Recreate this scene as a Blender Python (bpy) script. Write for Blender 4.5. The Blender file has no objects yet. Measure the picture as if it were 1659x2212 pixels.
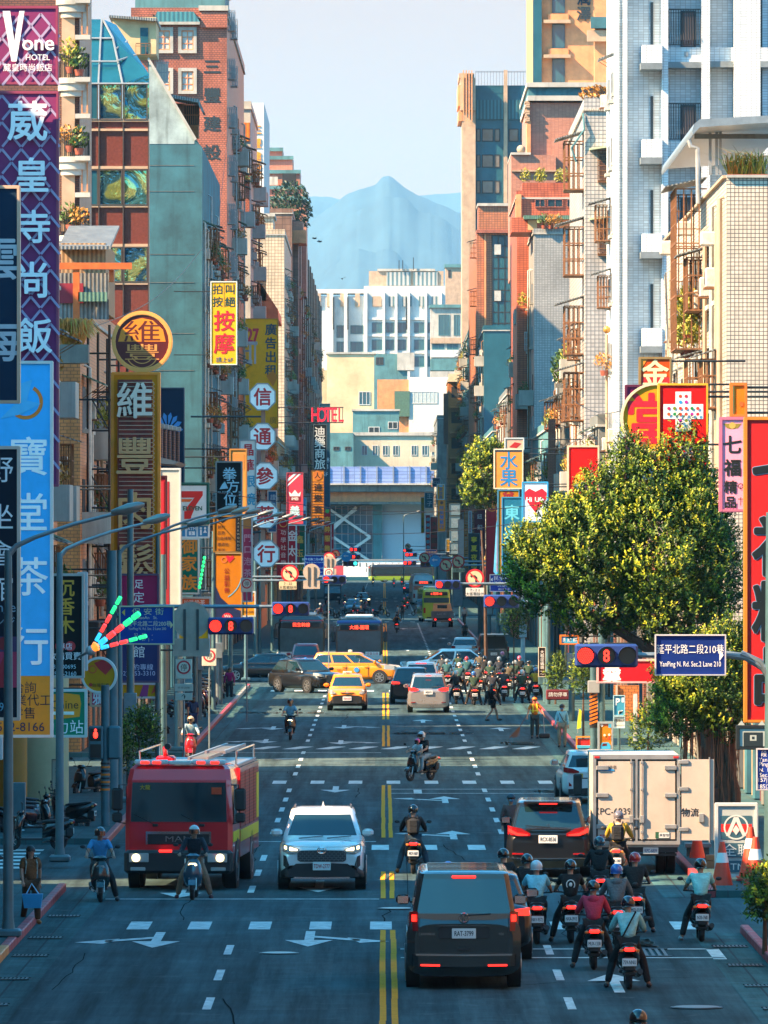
import bpy,math,random
from mathutils import Vector,Matrix
rnd = random.Random(7)
SC = bpy.context.scene
COL = SC.collection
PI = math.pi
# ---------------------------------------------------------------- camera (long lens,level,shifted up)
F,CX,HZ,HC = 16000.0,829.5,1165.0,7.5
cam_d = bpy.data.cameras.new('camera'); cam = bpy.data.objects.new('camera', cam_d); COL.objects.link(cam)
cam.location = (0,0,HC);cam.rotation_euler = (PI/2,0,0)
cam_d.sensor_fit = 'HORIZONTAL'; cam_d.sensor_width = 36; cam_d.lens = F/1659*36
cam_d.shift_y = 59/1659;cam_d.clip_start = 1;cam_d.clip_end = 60000
SC.camera = cam
# ---------------------------------------------------------------- sky,sun,exposure
SUN_EL,SUN_BACK = math.radians(40),math.radians(22)
w = bpy.data.worlds.new('World'); SC.world = w; w.use_nodes = True
nt = w.node_tree; bg = nt.nodes['Background']
sky = nt.nodes.new('ShaderNodeTexSky'); sky.sky_type = 'NISHITA'; sky.sun_disc = False
sky.sun_elevation = SUN_EL;sky.sun_rotation = math.radians(255)
sky.air_density = 1.0;sky.dust_density = 1.5;sky.ozone_density = 3.0
tc = nt.nodes.new('ShaderNodeTexCoord'); sp = nt.nodes.new('ShaderNodeSeparateXYZ')
nt.links.new(tc.outputs['Generated'], sp.inputs[0])
rp = nt.nodes.new('ShaderNodeValToRGB'); nt.links.new(sp.outputs['Z'], rp.inputs[0])
e = rp.color_ramp.elements
e[0].position = 0.0;e[0].color = (0.54,0.305,0.212,1)
e[1].position = 0.075;e[1].color = (0.61,0.282,0.188,1)
el = e.new(0.16);el.color = (0.32,0.98,1.10,1)
el = e.new(1.0);el.color = (0.22,0.94,1.04,1)
mx = nt.nodes.new('ShaderNodeMix'); mx.data_type = 'RGBA'; mx.blend_type = 'MULTIPLY'; mx.inputs[0].default_value = 1
nt.links.new(sky.outputs[0],mx.inputs[6]);nt.links.new(rp.outputs[0],mx.inputs[7])
nt.links.new(mx.outputs[2],bg.inputs[0]);bg.inputs[1].default_value = 0.105
sd = bpy.data.lights.new('sun', 'SUN'); sun = bpy.data.objects.new('sun', sd); COL.objects.link(sun)
sd.energy = 5.0;sd.angle = math.radians(0.5);sd.color = (1.0,0.64,0.36)
dv = Vector((-math.cos(SUN_BACK)*math.cos(SUN_EL),-math.sin(SUN_BACK)*math.cos(SUN_EL),math.sin(SUN_EL)))
sun.rotation_euler = dv.to_track_quat('Z', 'Y').to_euler(); sun.location = (-60, 60, 90)
SC.view_settings.view_transform = 'Standard'; SC.view_settings.look = 'None'
SC.view_settings.gamma = 1;SC.view_settings.exposure = 2.2;SC.view_settings.use_curve_mapping = False
SC.cycles.max_bounces = 6;SC.cycles.volume_bounces = 1;SC.cycles.use_denoising = True
# ---------------------------------------------------------------- photo geometry helpers
def wx(x,Y): return (x-CX)/F*Y
def wz(y,Y): return HC-(y-HZ)/F*Y
def gy(y): return F*HC/(y-HZ)
# ---------------------------------------------------------------- materials
MATS = {}
def mat(key,rgb=(.5,.5,.5),rough=.6,metal=0,var=.15,scale=3.0,bump=0,emit=None,es=1,coat=0,pat=None,pc=(.1,.1,.1),pw=.3,ph=.1,mortar=.02,off=0.0,alt=None,streak=0,spec=None,trans=0):
 if key in MATS: return MATS[key]
 m = bpy.data.materials.new(key);m.use_nodes = True;MATS[key] = m
 n = m.node_tree.nodes; l = m.node_tree.links; b = n['Principled BSDF']
 b.inputs['Roughness'].default_value = rough; b.inputs['Metallic'].default_value = metal
 if coat: b.inputs['Coat Weight'].default_value = coat
 if spec is not None: b.inputs['Specular IOR Level'].default_value = spec
 if trans: b.inputs['Transmission Weight'].default_value = trans
 c = (*rgb,1)
 if emit:
  b.inputs['Base Color'].default_value = c
  b.inputs['Emission Color'].default_value = (*emit, 1); b.inputs['Emission Strength'].default_value = es
  return m
 def math_(op,a,bb):
  q = n.new('ShaderNodeMath'); q.operation = op
  for i,v in enumerate((a,bb)):
   if isinstance(v,(int,float)): q.inputs[i].default_value = v
   else: l.new(v,q.inputs[i])
  return q.outputs[0]
 def mixc(fac, a, bb, bt='MIX'):
  q = n.new('ShaderNodeMix'); q.data_type = 'RGBA'; q.blend_type = bt
  if isinstance(fac,(int,float)): q.inputs[0].default_value = fac
  else: l.new(fac,q.inputs[0])
  for i,v in ((6,a),(7,bb)):
   if isinstance(v,tuple): q.inputs[i].default_value = v
   else: l.new(v,q.inputs[i])
  return q.outputs[2]
 g = n.new('ShaderNodeNewGeometry')
 base = c;hgt = None
 sepn = n.new('ShaderNodeSeparateXYZ'); l.new(g.outputs['Position'], sepn.inputs[0])
 if pat:
  u = math_('ADD', sepn.outputs[0], sepn.outputs[1])
  cb = n.new('ShaderNodeCombineXYZ'); l.new(u, cb.inputs[0]); l.new(sepn.outputs[2], cb.inputs[1])
  if pat == 'flat':
   l.new(sepn.outputs[0],cb.inputs[0]);l.new(sepn.outputs[1],cb.inputs[1])
  if pat == 'wave':
   wv = n.new('ShaderNodeTexWave'); wv.bands_direction = 'X'; wv.inputs['Scale'].default_value = 1/pw/2*.63
   l.new(cb.outputs[0], wv.inputs[0]); base = mixc(wv.outputs['Fac'], (*pc, 1), c); hgt = wv.outputs['Fac']
  else:
   bt = n.new('ShaderNodeTexBrick'); bt.offset = off; bt.inputs['Scale'].default_value = 1
   bt.inputs['Brick Width'].default_value = pw; bt.inputs['Row Height'].default_value = ph
   bt.inputs['Mortar Size'].default_value = mortar; bt.inputs['Mortar Smooth'].default_value = .2
   a2 = alt or tuple(v*.8 for v in rgb)
   bt.inputs['Color1'].default_value = c; bt.inputs['Color2'].default_value = (*a2, 1); bt.inputs['Mortar'].default_value = (*pc, 1)
   l.new(cb.outputs[0], bt.inputs[0]); base = bt.outputs['Color']; hgt = bt.outputs['Fac']
 if var:
  nz = n.new('ShaderNodeTexNoise'); nz.inputs['Scale'].default_value = scale; nz.inputs['Detail'].default_value = 6; nz.inputs['Roughness'].default_value = .65
  l.new(g.outputs['Position'], nz.inputs['Vector'])
  mr = n.new('ShaderNodeMapRange'); mr.inputs[1].default_value = .3; mr.inputs[2].default_value = .7
  mr.inputs[3].default_value = 1-var;mr.inputs[4].default_value = 1+var*.6
  l.new(nz.outputs[0],mr.inputs[0])
  vm = n.new('ShaderNodeVectorMath'); vm.operation = 'SCALE'; l.new(mr.outputs[0], vm.inputs['Scale'])
  if isinstance(base,tuple): vm.inputs[0].default_value = base[:3]
  else: l.new(base,vm.inputs[0])
  base = vm.outputs[0]
  r2 = n.new('ShaderNodeMapRange'); r2.inputs[3].default_value = max(.02, rough-var*.5); r2.inputs[4].default_value = min(1, rough+var*.5)
  l.new(nz.outputs[0], r2.inputs[0]); l.new(r2.outputs[0], b.inputs['Roughness'])
 if key.startswith('asphalt') or key.startswith('gutter'):
  mp = n.new('ShaderNodeMapping'); mp.inputs['Scale'].default_value = (1.6, .045, 1); l.new(g.outputs['Position'], mp.inputs[0])
  n3 = n.new('ShaderNodeTexNoise'); n3.inputs['Scale'].default_value = 1; n3.inputs['Detail'].default_value = 7; n3.inputs['Roughness'].default_value = .7; l.new(mp.outputs[0], n3.inputs['Vector'])
  m4 = n.new('ShaderNodeMapRange'); m4.inputs[1].default_value = .35; m4.inputs[2].default_value = .68; m4.inputs[3].default_value = .5; m4.inputs[4].default_value = 1.8; l.new(n3.outputs[0], m4.inputs[0])
  n5 = n.new('ShaderNodeTexNoise'); n5.inputs['Scale'].default_value = .9; n5.inputs['Detail'].default_value = 9; n5.inputs['Roughness'].default_value = .75; l.new(g.outputs['Position'], n5.inputs['Vector'])
  m6 = n.new('ShaderNodeMapRange'); m6.inputs[1].default_value = .57; m6.inputs[2].default_value = .72; m6.inputs[3].default_value = 0; m6.inputs[4].default_value = .5; l.new(n5.outputs[0], m6.inputs[0])
  v2 = n.new('ShaderNodeVectorMath'); v2.operation = 'SCALE'; l.new(base, v2.inputs[0]); l.new(m4.outputs[0], v2.inputs['Scale']); base = mixc(m6.outputs[0], v2.outputs[0], (.16, .20, .20, 1))
 if streak:
  mp = n.new('ShaderNodeMapping'); mp.inputs['Scale'].default_value = (2.2, 2.2, .22)
  l.new(g.outputs['Position'], mp.inputs[0])
  n2 = n.new('ShaderNodeTexNoise'); n2.inputs['Scale'].default_value = 1.0; n2.inputs['Detail'].default_value = 5
  l.new(mp.outputs[0], n2.inputs['Vector'])
  m3 = n.new('ShaderNodeMapRange'); m3.inputs[1].default_value = .52; m3.inputs[2].default_value = .75; m3.inputs[4].default_value = streak
  l.new(n2.outputs[0],m3.inputs[0])
  base = mixc(m3.outputs[0],base,(rgb[0]*.28,rgb[1]*.3,rgb[2]*.3,1))
 if isinstance(base, tuple): b.inputs['Base Color'].default_value = base
 else: l.new(base, b.inputs['Base Color'])
 if bump:
  bp = n.new('ShaderNodeBump'); bp.inputs['Strength'].default_value = bump; bp.inputs['Distance'].default_value = .03
  src = hgt
  if src is None:
   q = n.new('ShaderNodeTexNoise'); q.inputs['Scale'].default_value = scale*3; q.inputs['Detail'].default_value = 4
   l.new(g.outputs['Position'], q.inputs['Vector']); src = q.outputs[0]
  else:
   bp.invert = pat != 'wave'
  l.new(src, bp.inputs['Height']); l.new(bp.outputs[0], b.inputs['Normal'])
 return m
def hexc(h):
 h = h.lstrip('#'); v = [int(h[i:i+2], 16)/255 for i in (0, 2, 4)]
 return tuple(((c+.055)/1.055)**2.4 if c > .04 else c/12.92 for c in v)
def C(h,rough=.5, **k):
 """a paint of one colour, from its hex code"""
 key = 'paint_'+h.lstrip('#')+('' if rough == .5 else '_%d' % int(rough*100))
 k.setdefault('var', .10)
 return mat(key,hexc(h),rough, **k)
# ---------------------------------------------------------------- mesh builder
class MB:
 def __init__(s): s.v = [];s.f = [];s.m = [];s.ms = [];s.sm = []
 def mi(s,m):
  if m not in s.ms: s.ms.append(m)
  return s.ms.index(m)
 def add(s,vs,fs,m,smooth=False):
  o = len(s.v);k = s.mi(m);s.v += [tuple(p) for p in vs]
  for f in fs: s.f.append([i+o for i in f]);s.m.append(k);s.sm.append(smooth)
  return s
 def box(s,x0,x1,y0,y1,z0,z1,m,tz=0,ty=0):
  vs = [(x0,y0,z0),(x1,y0,z0),(x1,y1,z0),(x0,y1,z0),(x0,y0,z1),(x1,y0,z1),(x1,y1,z1),(x0,y1,z1)]
  return s.add(vs,[(0,3,2,1),(4,5,6,7),(0,1,5,4),(1,2,6,5),(2,3,7,6),(3,0,4,7)],m)
 def bev(s,x0,x1,y0,y1,z0,z1,m,r=.03):
  """box with all edges chamfered"""
  r = min(r,(x1-x0)*.45,(y1-y0)*.45,(z1-z0)*.45)
  rings = []
  for z,q in ((z0,r),(z0+r,0),(z1-r,0),(z1,r)):
   a,b,c,d = x0+q,x1-q,y0+q,y1-q
   rings.append([(a+r,c,z),(b-r,c,z),(b,c+r,z),(b,d-r,z),(b-r,d,z),(a+r,d,z),(a,d-r,z),(a,c+r,z)])
  return s.loft(rings,m,smooth=False)
 def loft(s,rings,m,smooth=True,cap=True):
  n = len(rings[0]);vs = [p for r in rings for p in r];fs = []
  for i in range(len(rings)-1):
   for j in range(n):
    k = (j+1) % n;fs.append((i*n+j,i*n+k,(i+1)*n+k,(i+1)*n+j))
  s.add(vs,fs,m,smooth)
  if cap:
   s.add(rings[0],[tuple(range(n))[::-1]],m);s.add(rings[-1],[tuple(range(n))],m)
  return s
 def tube(s,pts,r,m,n=8,smooth=True):
  pts = [Vector(p) for p in pts];rs = r if isinstance(r,(list,tuple)) else [r]*len(pts);rings = []
  for i,p in enumerate(pts):
   t = (pts[min(i+1,len(pts)-1)]-pts[max(i-1,0)]).normalized()
   a = t.orthogonal().normalized() if i == 0 else (pa - t*pa.dot(t)).normalized()
   pa = a;b = t.cross(a)
   rings.append([p+(a*math.cos(2*PI*k/n)+b*math.sin(2*PI*k/n))*rs[i] for k in range(n)])
  return s.loft(rings,m,smooth)
 def cyl(s,c,axis,r,h,m,n=20,r2=None):
  a = {'x': Vector((1, 0, 0)), 'y': Vector((0, 1, 0)), 'z': Vector((0, 0, 1))}[axis]*h/2
  c = Vector(c);return s.tube([c-a,c+a],[r,r if r2 is None else r2],m,n,True)
 def ell(s,c,r,m,n=12,k=8,z0=-1,z1=1):
  c = Vector(c);rings = [];a0 = math.asin(z0);a1 = math.asin(z1)
  for i in range(k+1):
   ph = a0+(a1-a0)*i/k;q = max(.002,math.cos(ph))
   rings.append([(c.x+r[0]*q*math.cos(2*PI*j/n),c.y+r[1]*q*math.sin(2*PI*j/n),c.z+r[2]*math.sin(ph)) for j in range(n)])
  return s.loft(rings,m)
 def prism(s,pts,y0,y1,m):
  """polygon in x,z pushed through from y0 to y1"""
  n = len(pts);vs = [(p[0],y0,p[1]) for p in pts]+[(p[0],y1,p[1]) for p in pts]
  fs = [tuple(range(n)),tuple(range(2*n-1,n-1,-1))]+[(i,i+n,(i+1) % n+n,(i+1) % n) for i in range(n)]
  return s.add(vs,fs,m)
 def sheet(s,pts,z,m): return s.add([(p[0],p[1],z) for p in pts],[tuple(range(len(pts)))],m)
 def xf(s,M_,start=0):
  for i in range(start,len(s.v)): s.v[i] = tuple(M_ @ Vector(s.v[i]))
  return s
 def text(s, t, cx, cz, size, y, m, depth=.0, sx=1, bold=.0, flat=False, axis='y', back=False):
  """writing centred on cx,cz in the plane y, read from -y; size is the height of a CJK character"""
  if bold > .013:                                   # heavy strokes: the same character stamped around its centre
   k = bold*size*.8
   for i,(ax,az) in enumerate(((0,0),(1,0),(-1,0),(0,1),(0,-1),(.7,.7),(-.7,.7),(.7,-.7),(-.7,-.7))):
    if bold < .02 and i > 4: break
    s.text(t, cx+ax*k, cz+az*k, size, y+(i*.0004 if axis == 'y' else 0), m, depth if i < 5 else 0, sx, 0, flat, axis, back)
   return s
  bold = 0
  vs,fs,ed = text_mesh(t,bold)
  if not vs: return s
  x0 = min(p[0] for p in vs);x1 = max(p[0] for p in vs);z0 = min(p[1] for p in vs);z1 = max(p[1] for p in vs)
  mxx,mzz = (x0+x1)/2,(z0+z1)/2
  o = [((p[0]-mxx)*size*sx,(p[1]-mzz)*size) for p in vs]
  if axis == 'y':
   sg = -1 if back else 1
   s.add([(cx+a*sg,y,cz+b) for a,b in o],fs,m)
   if depth:
    nn = len(o);s.add([(cx+a*sg,y,cz+b) for a,b in o]+[(cx+a*sg,y+depth,cz+b) for a,b in o],[(i,j,j+nn,i+nn) for i,j in ed],m)
  elif axis == 'z':
   s.add([(cx+a,cz+b,y) for a,b in o],fs,m)
  return s
 def vtext(s,t,cx,ztop,zbot,size,y,m,depth=0,sx=1,bold=0):
  t = [c for c in t];n = len(t)
  for i,c in enumerate(t):
   if c == ' ': continue
   s.text(c,cx,ztop-(ztop-zbot)*(i+.5)/n,size,y,m,depth,sx,bold)
  return s
 def build(s,name,parent=None,loc=None,rz=0,label=None,cat=None,group=None,kind=None):
  me = bpy.data.meshes.new(name);me.from_pydata(s.v,[],s.f)
  for m in s.ms: me.materials.append(m)
  me.polygons.foreach_set('material_index', s.m); me.polygons.foreach_set('use_smooth', s.sm)
  if any(s.sm):
   try: me.set_sharp_from_angle(angle=math.radians(42))
   except Exception: pass
  me.update()
  return obj(name,me,parent,loc,rz,label,cat,group,kind)
def obj(name,me,parent=None,loc=None,rz=0,label=None,cat=None,group=None,kind=None):
 o = bpy.data.objects.new(name,me);COL.objects.link(o)
 if parent is not None: o.parent = parent
 if loc is not None: o.location = loc
 if rz: o.rotation_euler = (0,0,rz)
 tag(o,label,cat,group,kind);return o
def tag(o,label=None,cat=None,group=None,kind=None):
 for k, v in (('label', label), ('category', cat), ('group', group), ('kind', kind)):
  if v: o[k] = v
 return o
def thing(name,label,cat,loc=(0,0,0),rz=0,group=None):
 return obj(name,None,None,loc,rz,label,cat,group)
TM = {}
def text_mesh(t,bold=0):
 k = (t,bold)
 if k not in TM:
  cu = bpy.data.curves.new('writing', 'FONT'); cu.body = t; cu.size = 1.05; cu.offset = bold; cu.resolution_u = 3
  o = bpy.data.objects.new('writing', cu); me = bpy.data.meshes.new_from_object(o)
  cnt = {}
  fs = [tuple(p.vertices) for p in me.polygons]
  for f in fs:
   for i in range(len(f)):
    a,b = f[i],f[(i+1) % len(f)];kk = (min(a,b),max(a,b));cnt[kk] = cnt.get(kk,0)+1
  TM[k] = ([(v.co.x,v.co.y) for v in me.vertices],fs,[e for e,c in cnt.items() if c == 1])
  bpy.data.objects.remove(o);bpy.data.curves.remove(cu);bpy.data.meshes.remove(me)
 return TM[k]
def copy_tree(root,loc,rz=0,label=None,group=None,swap=None,cat=None,tree=None):
 """a thing with copies of its parts and sub-parts; swap = {material: other material}"""
 def cp(o,par):
  c = o.copy();COL.objects.link(c)
  if par is not None: c.parent = par
  if swap and c.data is not None:
   for sl in c.material_slots:
    if sl.material in swap:
     nm = swap[sl.material]; sl.link = 'OBJECT'; sl.material = nm
  for k in o.children: cp(k,c)
  return c
 r = cp(root,None);r.location = loc;r.rotation_euler = (0,0,rz)
 for k in ('label', 'group'):
  if k in r: del r[k]
 tag(r,label,cat,group)
 return r
def kill(root):
 for k in list(root.children_recursive)+[root]: bpy.data.objects.remove(k)
# ================================================================ ground,road,markings,hills,air
from mathutils import noise as mn
ASPH = mat('asphalt', (.038, .070, .077), .9, var=.4, scale=.4, bump=.1, spec=.08)
ASPH2 = mat('asphalt_patch', (.052, .084, .090), .9, var=.3, scale=1.2, bump=.1, spec=.08)
GUT = mat('gutter_concrete', (.04, .10, .105), .9, spec=.1, var=.35, scale=1.5, pat='flat', pw=.9, ph=2.2, pc=(.03, .045, .05), mortar=.02, bump=.1)
PAVE = mat('pavement_tile', (.05, .115, .12), .9, spec=.1, var=.3, scale=1, pat='flat', pw=.4, ph=.8, pc=(.05, .07, .08), mortar=.012)
WHT = mat('road_white', (.62, .66, .64), .85, spec=.1, var=.45, scale=4)
YEL = mat('road_yellow', (.80, .31, .02), .85, spec=.1, var=.2, scale=4)
KRED = mat('kerb_red', (.42, .045, .05), .5, var=.45, scale=2.5)
KYEL = mat('kerb_orange', (.75, .25, .03), .5, var=.3, scale=2.5)
CONC = mat('concrete', (.30, .31, .29), .8, var=.3, scale=.6, streak=.5)
def sheet_obj(name, polys, z, m, kind='structure'):
 b = MB()
 for p in polys: b.sheet(p,z,m)
 return b.build(name,kind=kind)
def rect(x0,x1,y0,y1): return [(x0,y0),(x1,y0),(x1,y1),(x0,y1)]
GRD = mat('ground_earth', (.07, .09, .085), .9, var=.3, scale=.05)
sheet_obj('ground', [rect(-9000, 9000, -400, 26000)], -.02, GRD)
b = MB()
b.sheet(rect(-60,60,30,1500),.0,ASPH)
b.build('road', kind='structure')
b = MB()   # resurfaced strips and trenches in the asphalt
for x0,x1,y0,y1 in ((-5.6,-.3,240,262),(.4,5.8,183,187),(-5.4,5.6,145.5,147.2),(1.2,2.6,90,128),(-2.2,-.9,118,136),(-5,5.5,293,299),(.5,5.6,300,318),(-5,0,430,470),(1,5.5,480,560)):
 b.sheet(rect(x0,x1,y0,y1),.004,ASPH2)
b.build('road_patch', kind='structure')
b = MB(); q = random.Random(17); TAR = mat('tar_seam', (.006, .012, .014), .95, spec=.02)
for i in range(28):
 x,y = q.uniform(-5.6,5.4),100*(5.5**q.random());along = q.random() < .5;n_ = q.randrange(5,12);w_ = q.uniform(.008,.018)
 for k in range(n_):
  x2,y2 = (x+q.gauss(0,.07),y+q.uniform(.8,2.2)) if along else (x+q.uniform(.25,.6),y+q.gauss(0,.35))
  if abs(x2) > 5.7: break
  b.sheet([(x-w_,y),(x+w_,y-w_*3),(x2+w_,y2),(x2-w_,y2+w_*3)],.0085,TAR);x,y = x2,y2
b.build('road_crack', kind='structure')
LG = [(158,182),(240,255),(376,404),(686,724),(905,935),(1285,1340)]      # side streets on the east side
RG = [(141,155),(376,404),(686,724),(905,935),(1285,1340)]
def spans(gaps,a=60,z=1400):
 out = [];p = a
 for g0,g1 in gaps:
  if g0 > p: out.append((p,g0))
  p = g1
 if p < z: out.append((p,z))
 return out
for sgn,gaps in ((-1,LG),(1,RG)):
 g = MB();pv = MB()
 for a,z in spans(gaps):
  xa,xb = sorted((sgn*5.85,sgn*6.78));g.sheet(rect(xa,xb,a,z),.008,GUT)
  xa,xb = sorted((sgn*6.95,sgn*12.5));pv.box(xa,xb,a,z,-.01,.15,PAVE)
  k = MB();xa,xb = sorted((sgn*6.78,sgn*6.95));y = a
  while y < z:
   m = KYEL if (sgn < 0 and y < 133.5) else (KRED if (int(y/31) % 4 != 3) else CONC)
   y2 = min(z,y+(1.0 if y < 420 else 6));k.bev(xa,xb,y,y2-.012,-.01,.165,m,.02);y = y2
  k.build('kerb', kind='structure')
 g.build('gutter', kind='structure'); pv.build('pavement', kind='structure')
mk = MB();yl = MB();ZM = .012
def bar(x0,x1,y0,y1,m=mk,mt=WHT,jag=True): m.sheet(rect(x0,x1,y0,y1),ZM,mt)
for y0,y1 in ((60,142),(154.5,167),(186,225.6),(268,298),(308,361),(410,660),(735,890),(945,1270)):
 for xc in (-.02,.17):
  y = y0
  while y < y1-.1:                                   # slightly uneven lengths of line
   y2 = min(y1,y+rnd.uniform(3,6));j = rnd.uniform(-.008,.008);yl.sheet(rect(xc-.052+j,xc+.052+j,y,y2),ZM,YEL);y = y2
for xl in (-2.83,3.0):
 y = 63.4
 while y < 1270:
  if not any(a-2 < y < z for a,z in ((142,152),(176,184),(224,234),(262,270),(358,408),(662,735),(890,945))): bar(xl-.07,xl+.07,y,y+3.1)
  y += 7.8
for yc,xa,xb in ((143.6,-4.95,6.3),(180,-.3,6),(228.3,-4.6,6.2),(366,-5.6,6),(411,-5.6,6),(672,-5.8,6),(738,-5.8,6),(897,-5.8,6),(942,-5.8,6)):
 x = xa
 while x < xb: bar(x,x+.42,yc-1.4,yc+1.5);x += 1.17
for k in range(9): x = -4.8+k*1.17;mk.sheet([(x,264.5),(x+.5,264.2),(x+1.1,267.5),(x+.6,267.8)],ZM,WHT)
for y,xa,xb in ((154.2,-5.8,-.1),(222,.2,5.8),(218.4,.2,5.8),(132.6,.3,6.1),(135.4,.3,6.1),(183.5,-.2,-5.5),(260,-5.5,-.1),(357,.2,5.8),(350,.2,5.8),(414,-5.7,-.1),(665,.2,5.7),(742,-5.7,-.1)):
 bar(min(xa,xb),max(xa,xb),y-.12,y+.12)
for x,y in ((1.0,220),(.62,134),(6.0,134),(-5.7,258)): bar(x-.12,x+.12,y-1.9,y+1.5)
def arrow(x,y,d,br=0,straight=True,s=1.0):
 """lane arrow; d=+1 points away from the camera; br = side branch -1 / +1 as seen"""
 def P(l): mk.sheet([(x+a*s,y+bb*d*s) for a,bb in l],ZM,WHT)
 P([(-.09,-2.6),(.09,-2.6),(.09,.6),(-.09,.6)])
 if straight: P([(-.45,.6),(.45,.6),(0,2.8)])
 if br: P([(.09*br,-.9),(.09*br,-.3),(.95*br,.9),(.95*br,.3)]);P([(.7*br,-.3),(.95*br,1.5),(1.5*br,1.0)])
for x,y,d,br in ((-4.25,138.6,-1,-1),(-1.4,139,-1,1),(-1.45,222,-1,0),(1.75,213,1,-1),(1.75,187.5,1,-1),(-4.3,157.5,-1,0),(-1.4,160,-1,0),(3.9,125,1,0),(-4.4,294,-1,-1),(-1.6,296,-1,1),(-4.4,275,-1,-1),(-1.6,273.5,-1,1),(1.6,305,1,0),(4.6,292,1,0),(1.6,500,1,0),(1.6,440,1,0),(4.5,560,1,0),(-1.5,560,-1,0),(1.6,620,1,1)):
 arrow(x,y,d,br)
for t, x, y, sz in (('機慢車', 1.9, 286, 1.0), ('慢', 4.9, 272, 1.3), ('禁行機車', -4.4, 320, .9), ('慢', 4.6, 137.5, .9), ('慢', 4.9, 220, .9), ('停', 4.6, 452, 1.3), ('公車', -4.4, 480, 1.4)):
 st = len(mk.v); mk.text(t, 0, 0, sz, ZM, WHT, axis='z', bold=.02); 
 for i in range(st,len(mk.v)): v = mk.v[i];mk.v[i] = (x+v[0],y+v[1]*3.2,ZM+.002)
mk.build('road_marking', kind='structure'); yl.build('road_line', kind='structure')
IRON = mat('cast_iron', (.05, .06, .06), .45, metal=.8, var=.3)
for x, y, r, lb in ((.25, 150.2, .38, 'round manhole cover beside the double yellow line in front of the white car'), (5.0, 118.5, .42, 'round manhole cover in the open asphalt low at the right'), (-1.9, 134, .36, 'round manhole cover between the lane dashes and the yellow line'), (3.4, 196, .4, 'round manhole cover behind the black people carrier'), (-3.4, 252, .4, 'manhole cover close to the sunlit strip of road')):
 b = MB(); b.cyl((0, 0, .006), 'z', r, .014, IRON, 28); b.cyl((0, 0, .0165), 'z', r*.86, .008, mat('iron_worn', (.12, .14, .14), .35, metal=.8), 28)
 b.build('manhole_cover', loc=(x, y, .006), label=lb, cat='manhole cover')
b = MB()
for i in range(9): b.box(-.5+i*.115,-.44+i*.115,-1.1,1.1,0,.012,IRON)
b.box(-.55,.55,-1.2,-1.1,0,.014,IRON);b.box(-.55,.55,1.1,1.2,0,.014,IRON)
gr = b.build('drain_grate', loc=(4.62, 134, .02), label='slotted iron drain grate in the scooter waiting box', cat='drain grate')
k = 0
for sg in (-1,1):
 for y in (112,119,126,133,139,147) if sg < 0 else (112,118,124,130,136):
  g2 = copy_tree(gr, (sg*6.35, y, .022), 0, 'slotted drain grate in the gutter by the %s kerb, number %s from the bottom' % (('left' if sg < 0 else 'right'), ('one', 'two', 'three', 'four', 'five', 'six')[k % 6 if sg < 0 else (k-6) % 6]), 'drain grates in the gutters along the near kerbs'); k += 1
  g2.scale = (.6,.25,1)
# ---- hills
def ridge(name,pts,Y,depth,seed,m,amp):
 b = MB();nx,ny = 150,40;xs = [pts[0][0]+(pts[-1][0]-pts[0][0])*i/nx for i in range(nx+1)];vs = []
 for j in range(ny+1):
  t = j/ny*1.5
  for x in xs:
   for (xa,ya),(xb,yb) in zip(pts,pts[1:]):
    if xa <= x <= xb: q = (x-xa)/(xb-xa);yy = ya+(yb-ya)*q;break
   h = wz(yy,Y);X = wx(x,Y);yw = Y-depth*(1-t)
   p = (t if t <= 1 else max(0,1-(t-1)*2.2))
   nz = mn.fractal(Vector((X/300+seed,yw/300,seed)),1,2.1,6)
   rid = abs(mn.fractal(Vector((X/700+seed,yw/900,3)),1,2,4))
   z = h*p*(1+amp*.16*nz*p*(1-p)*4)+amp*(18*nz*p-60*rid*p*(1-p)*4);vs.append((X,yw,z-2))
 n = nx+1
 b.add(vs,[(j*n+i,j*n+i+1,(j+1)*n+i+1,(j+1)*n+i) for j in range(ny) for i in range(nx)],m,True)
 return b.build(name, kind='structure')
HILL = mat('wooded_hill', (.018, .05, .07), .9, var=.5, scale=.02)
ridge('hills', [(540, 375), (640, 392), (683, 395), (720, 404), (760, 416), (800, 440), (850, 440), (905, 408), (953, 404), (989, 398), (1030, 392), (1100, 380)], 21000, 5000, 3.3, HILL, .7)
ridge('mountain', [(520, 620), (600, 540), (640, 503), (676, 476), (703, 456), (730, 433), (753, 413), (780, 396), (800, 389), (813, 382), (826, 365), (840, 361), (859, 368), (886, 386), (916, 404), (950, 421), (1000, 452), (1080, 520), (1160, 620)], 16000, 5000, 8.1, HILL, 1.0)
HZ_D = .000032
hm = bpy.data.materials.new('air'); hm.use_nodes = True; n = hm.node_tree.nodes; n.clear()
pv_ = n.new('ShaderNodeVolumePrincipled'); out = n.new('ShaderNodeOutputMaterial'); hm.node_tree.links.new(pv_.outputs[0], out.inputs['Volume'])
pv_.inputs['Color'].default_value = (.30, .62, .88, 1); pv_.inputs['Density'].default_value = HZ_D
b = MB(); b.box(-7000, 7000, -420, 23500, -3, 1250, hm); b.build('haze', kind='stuff')
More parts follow.
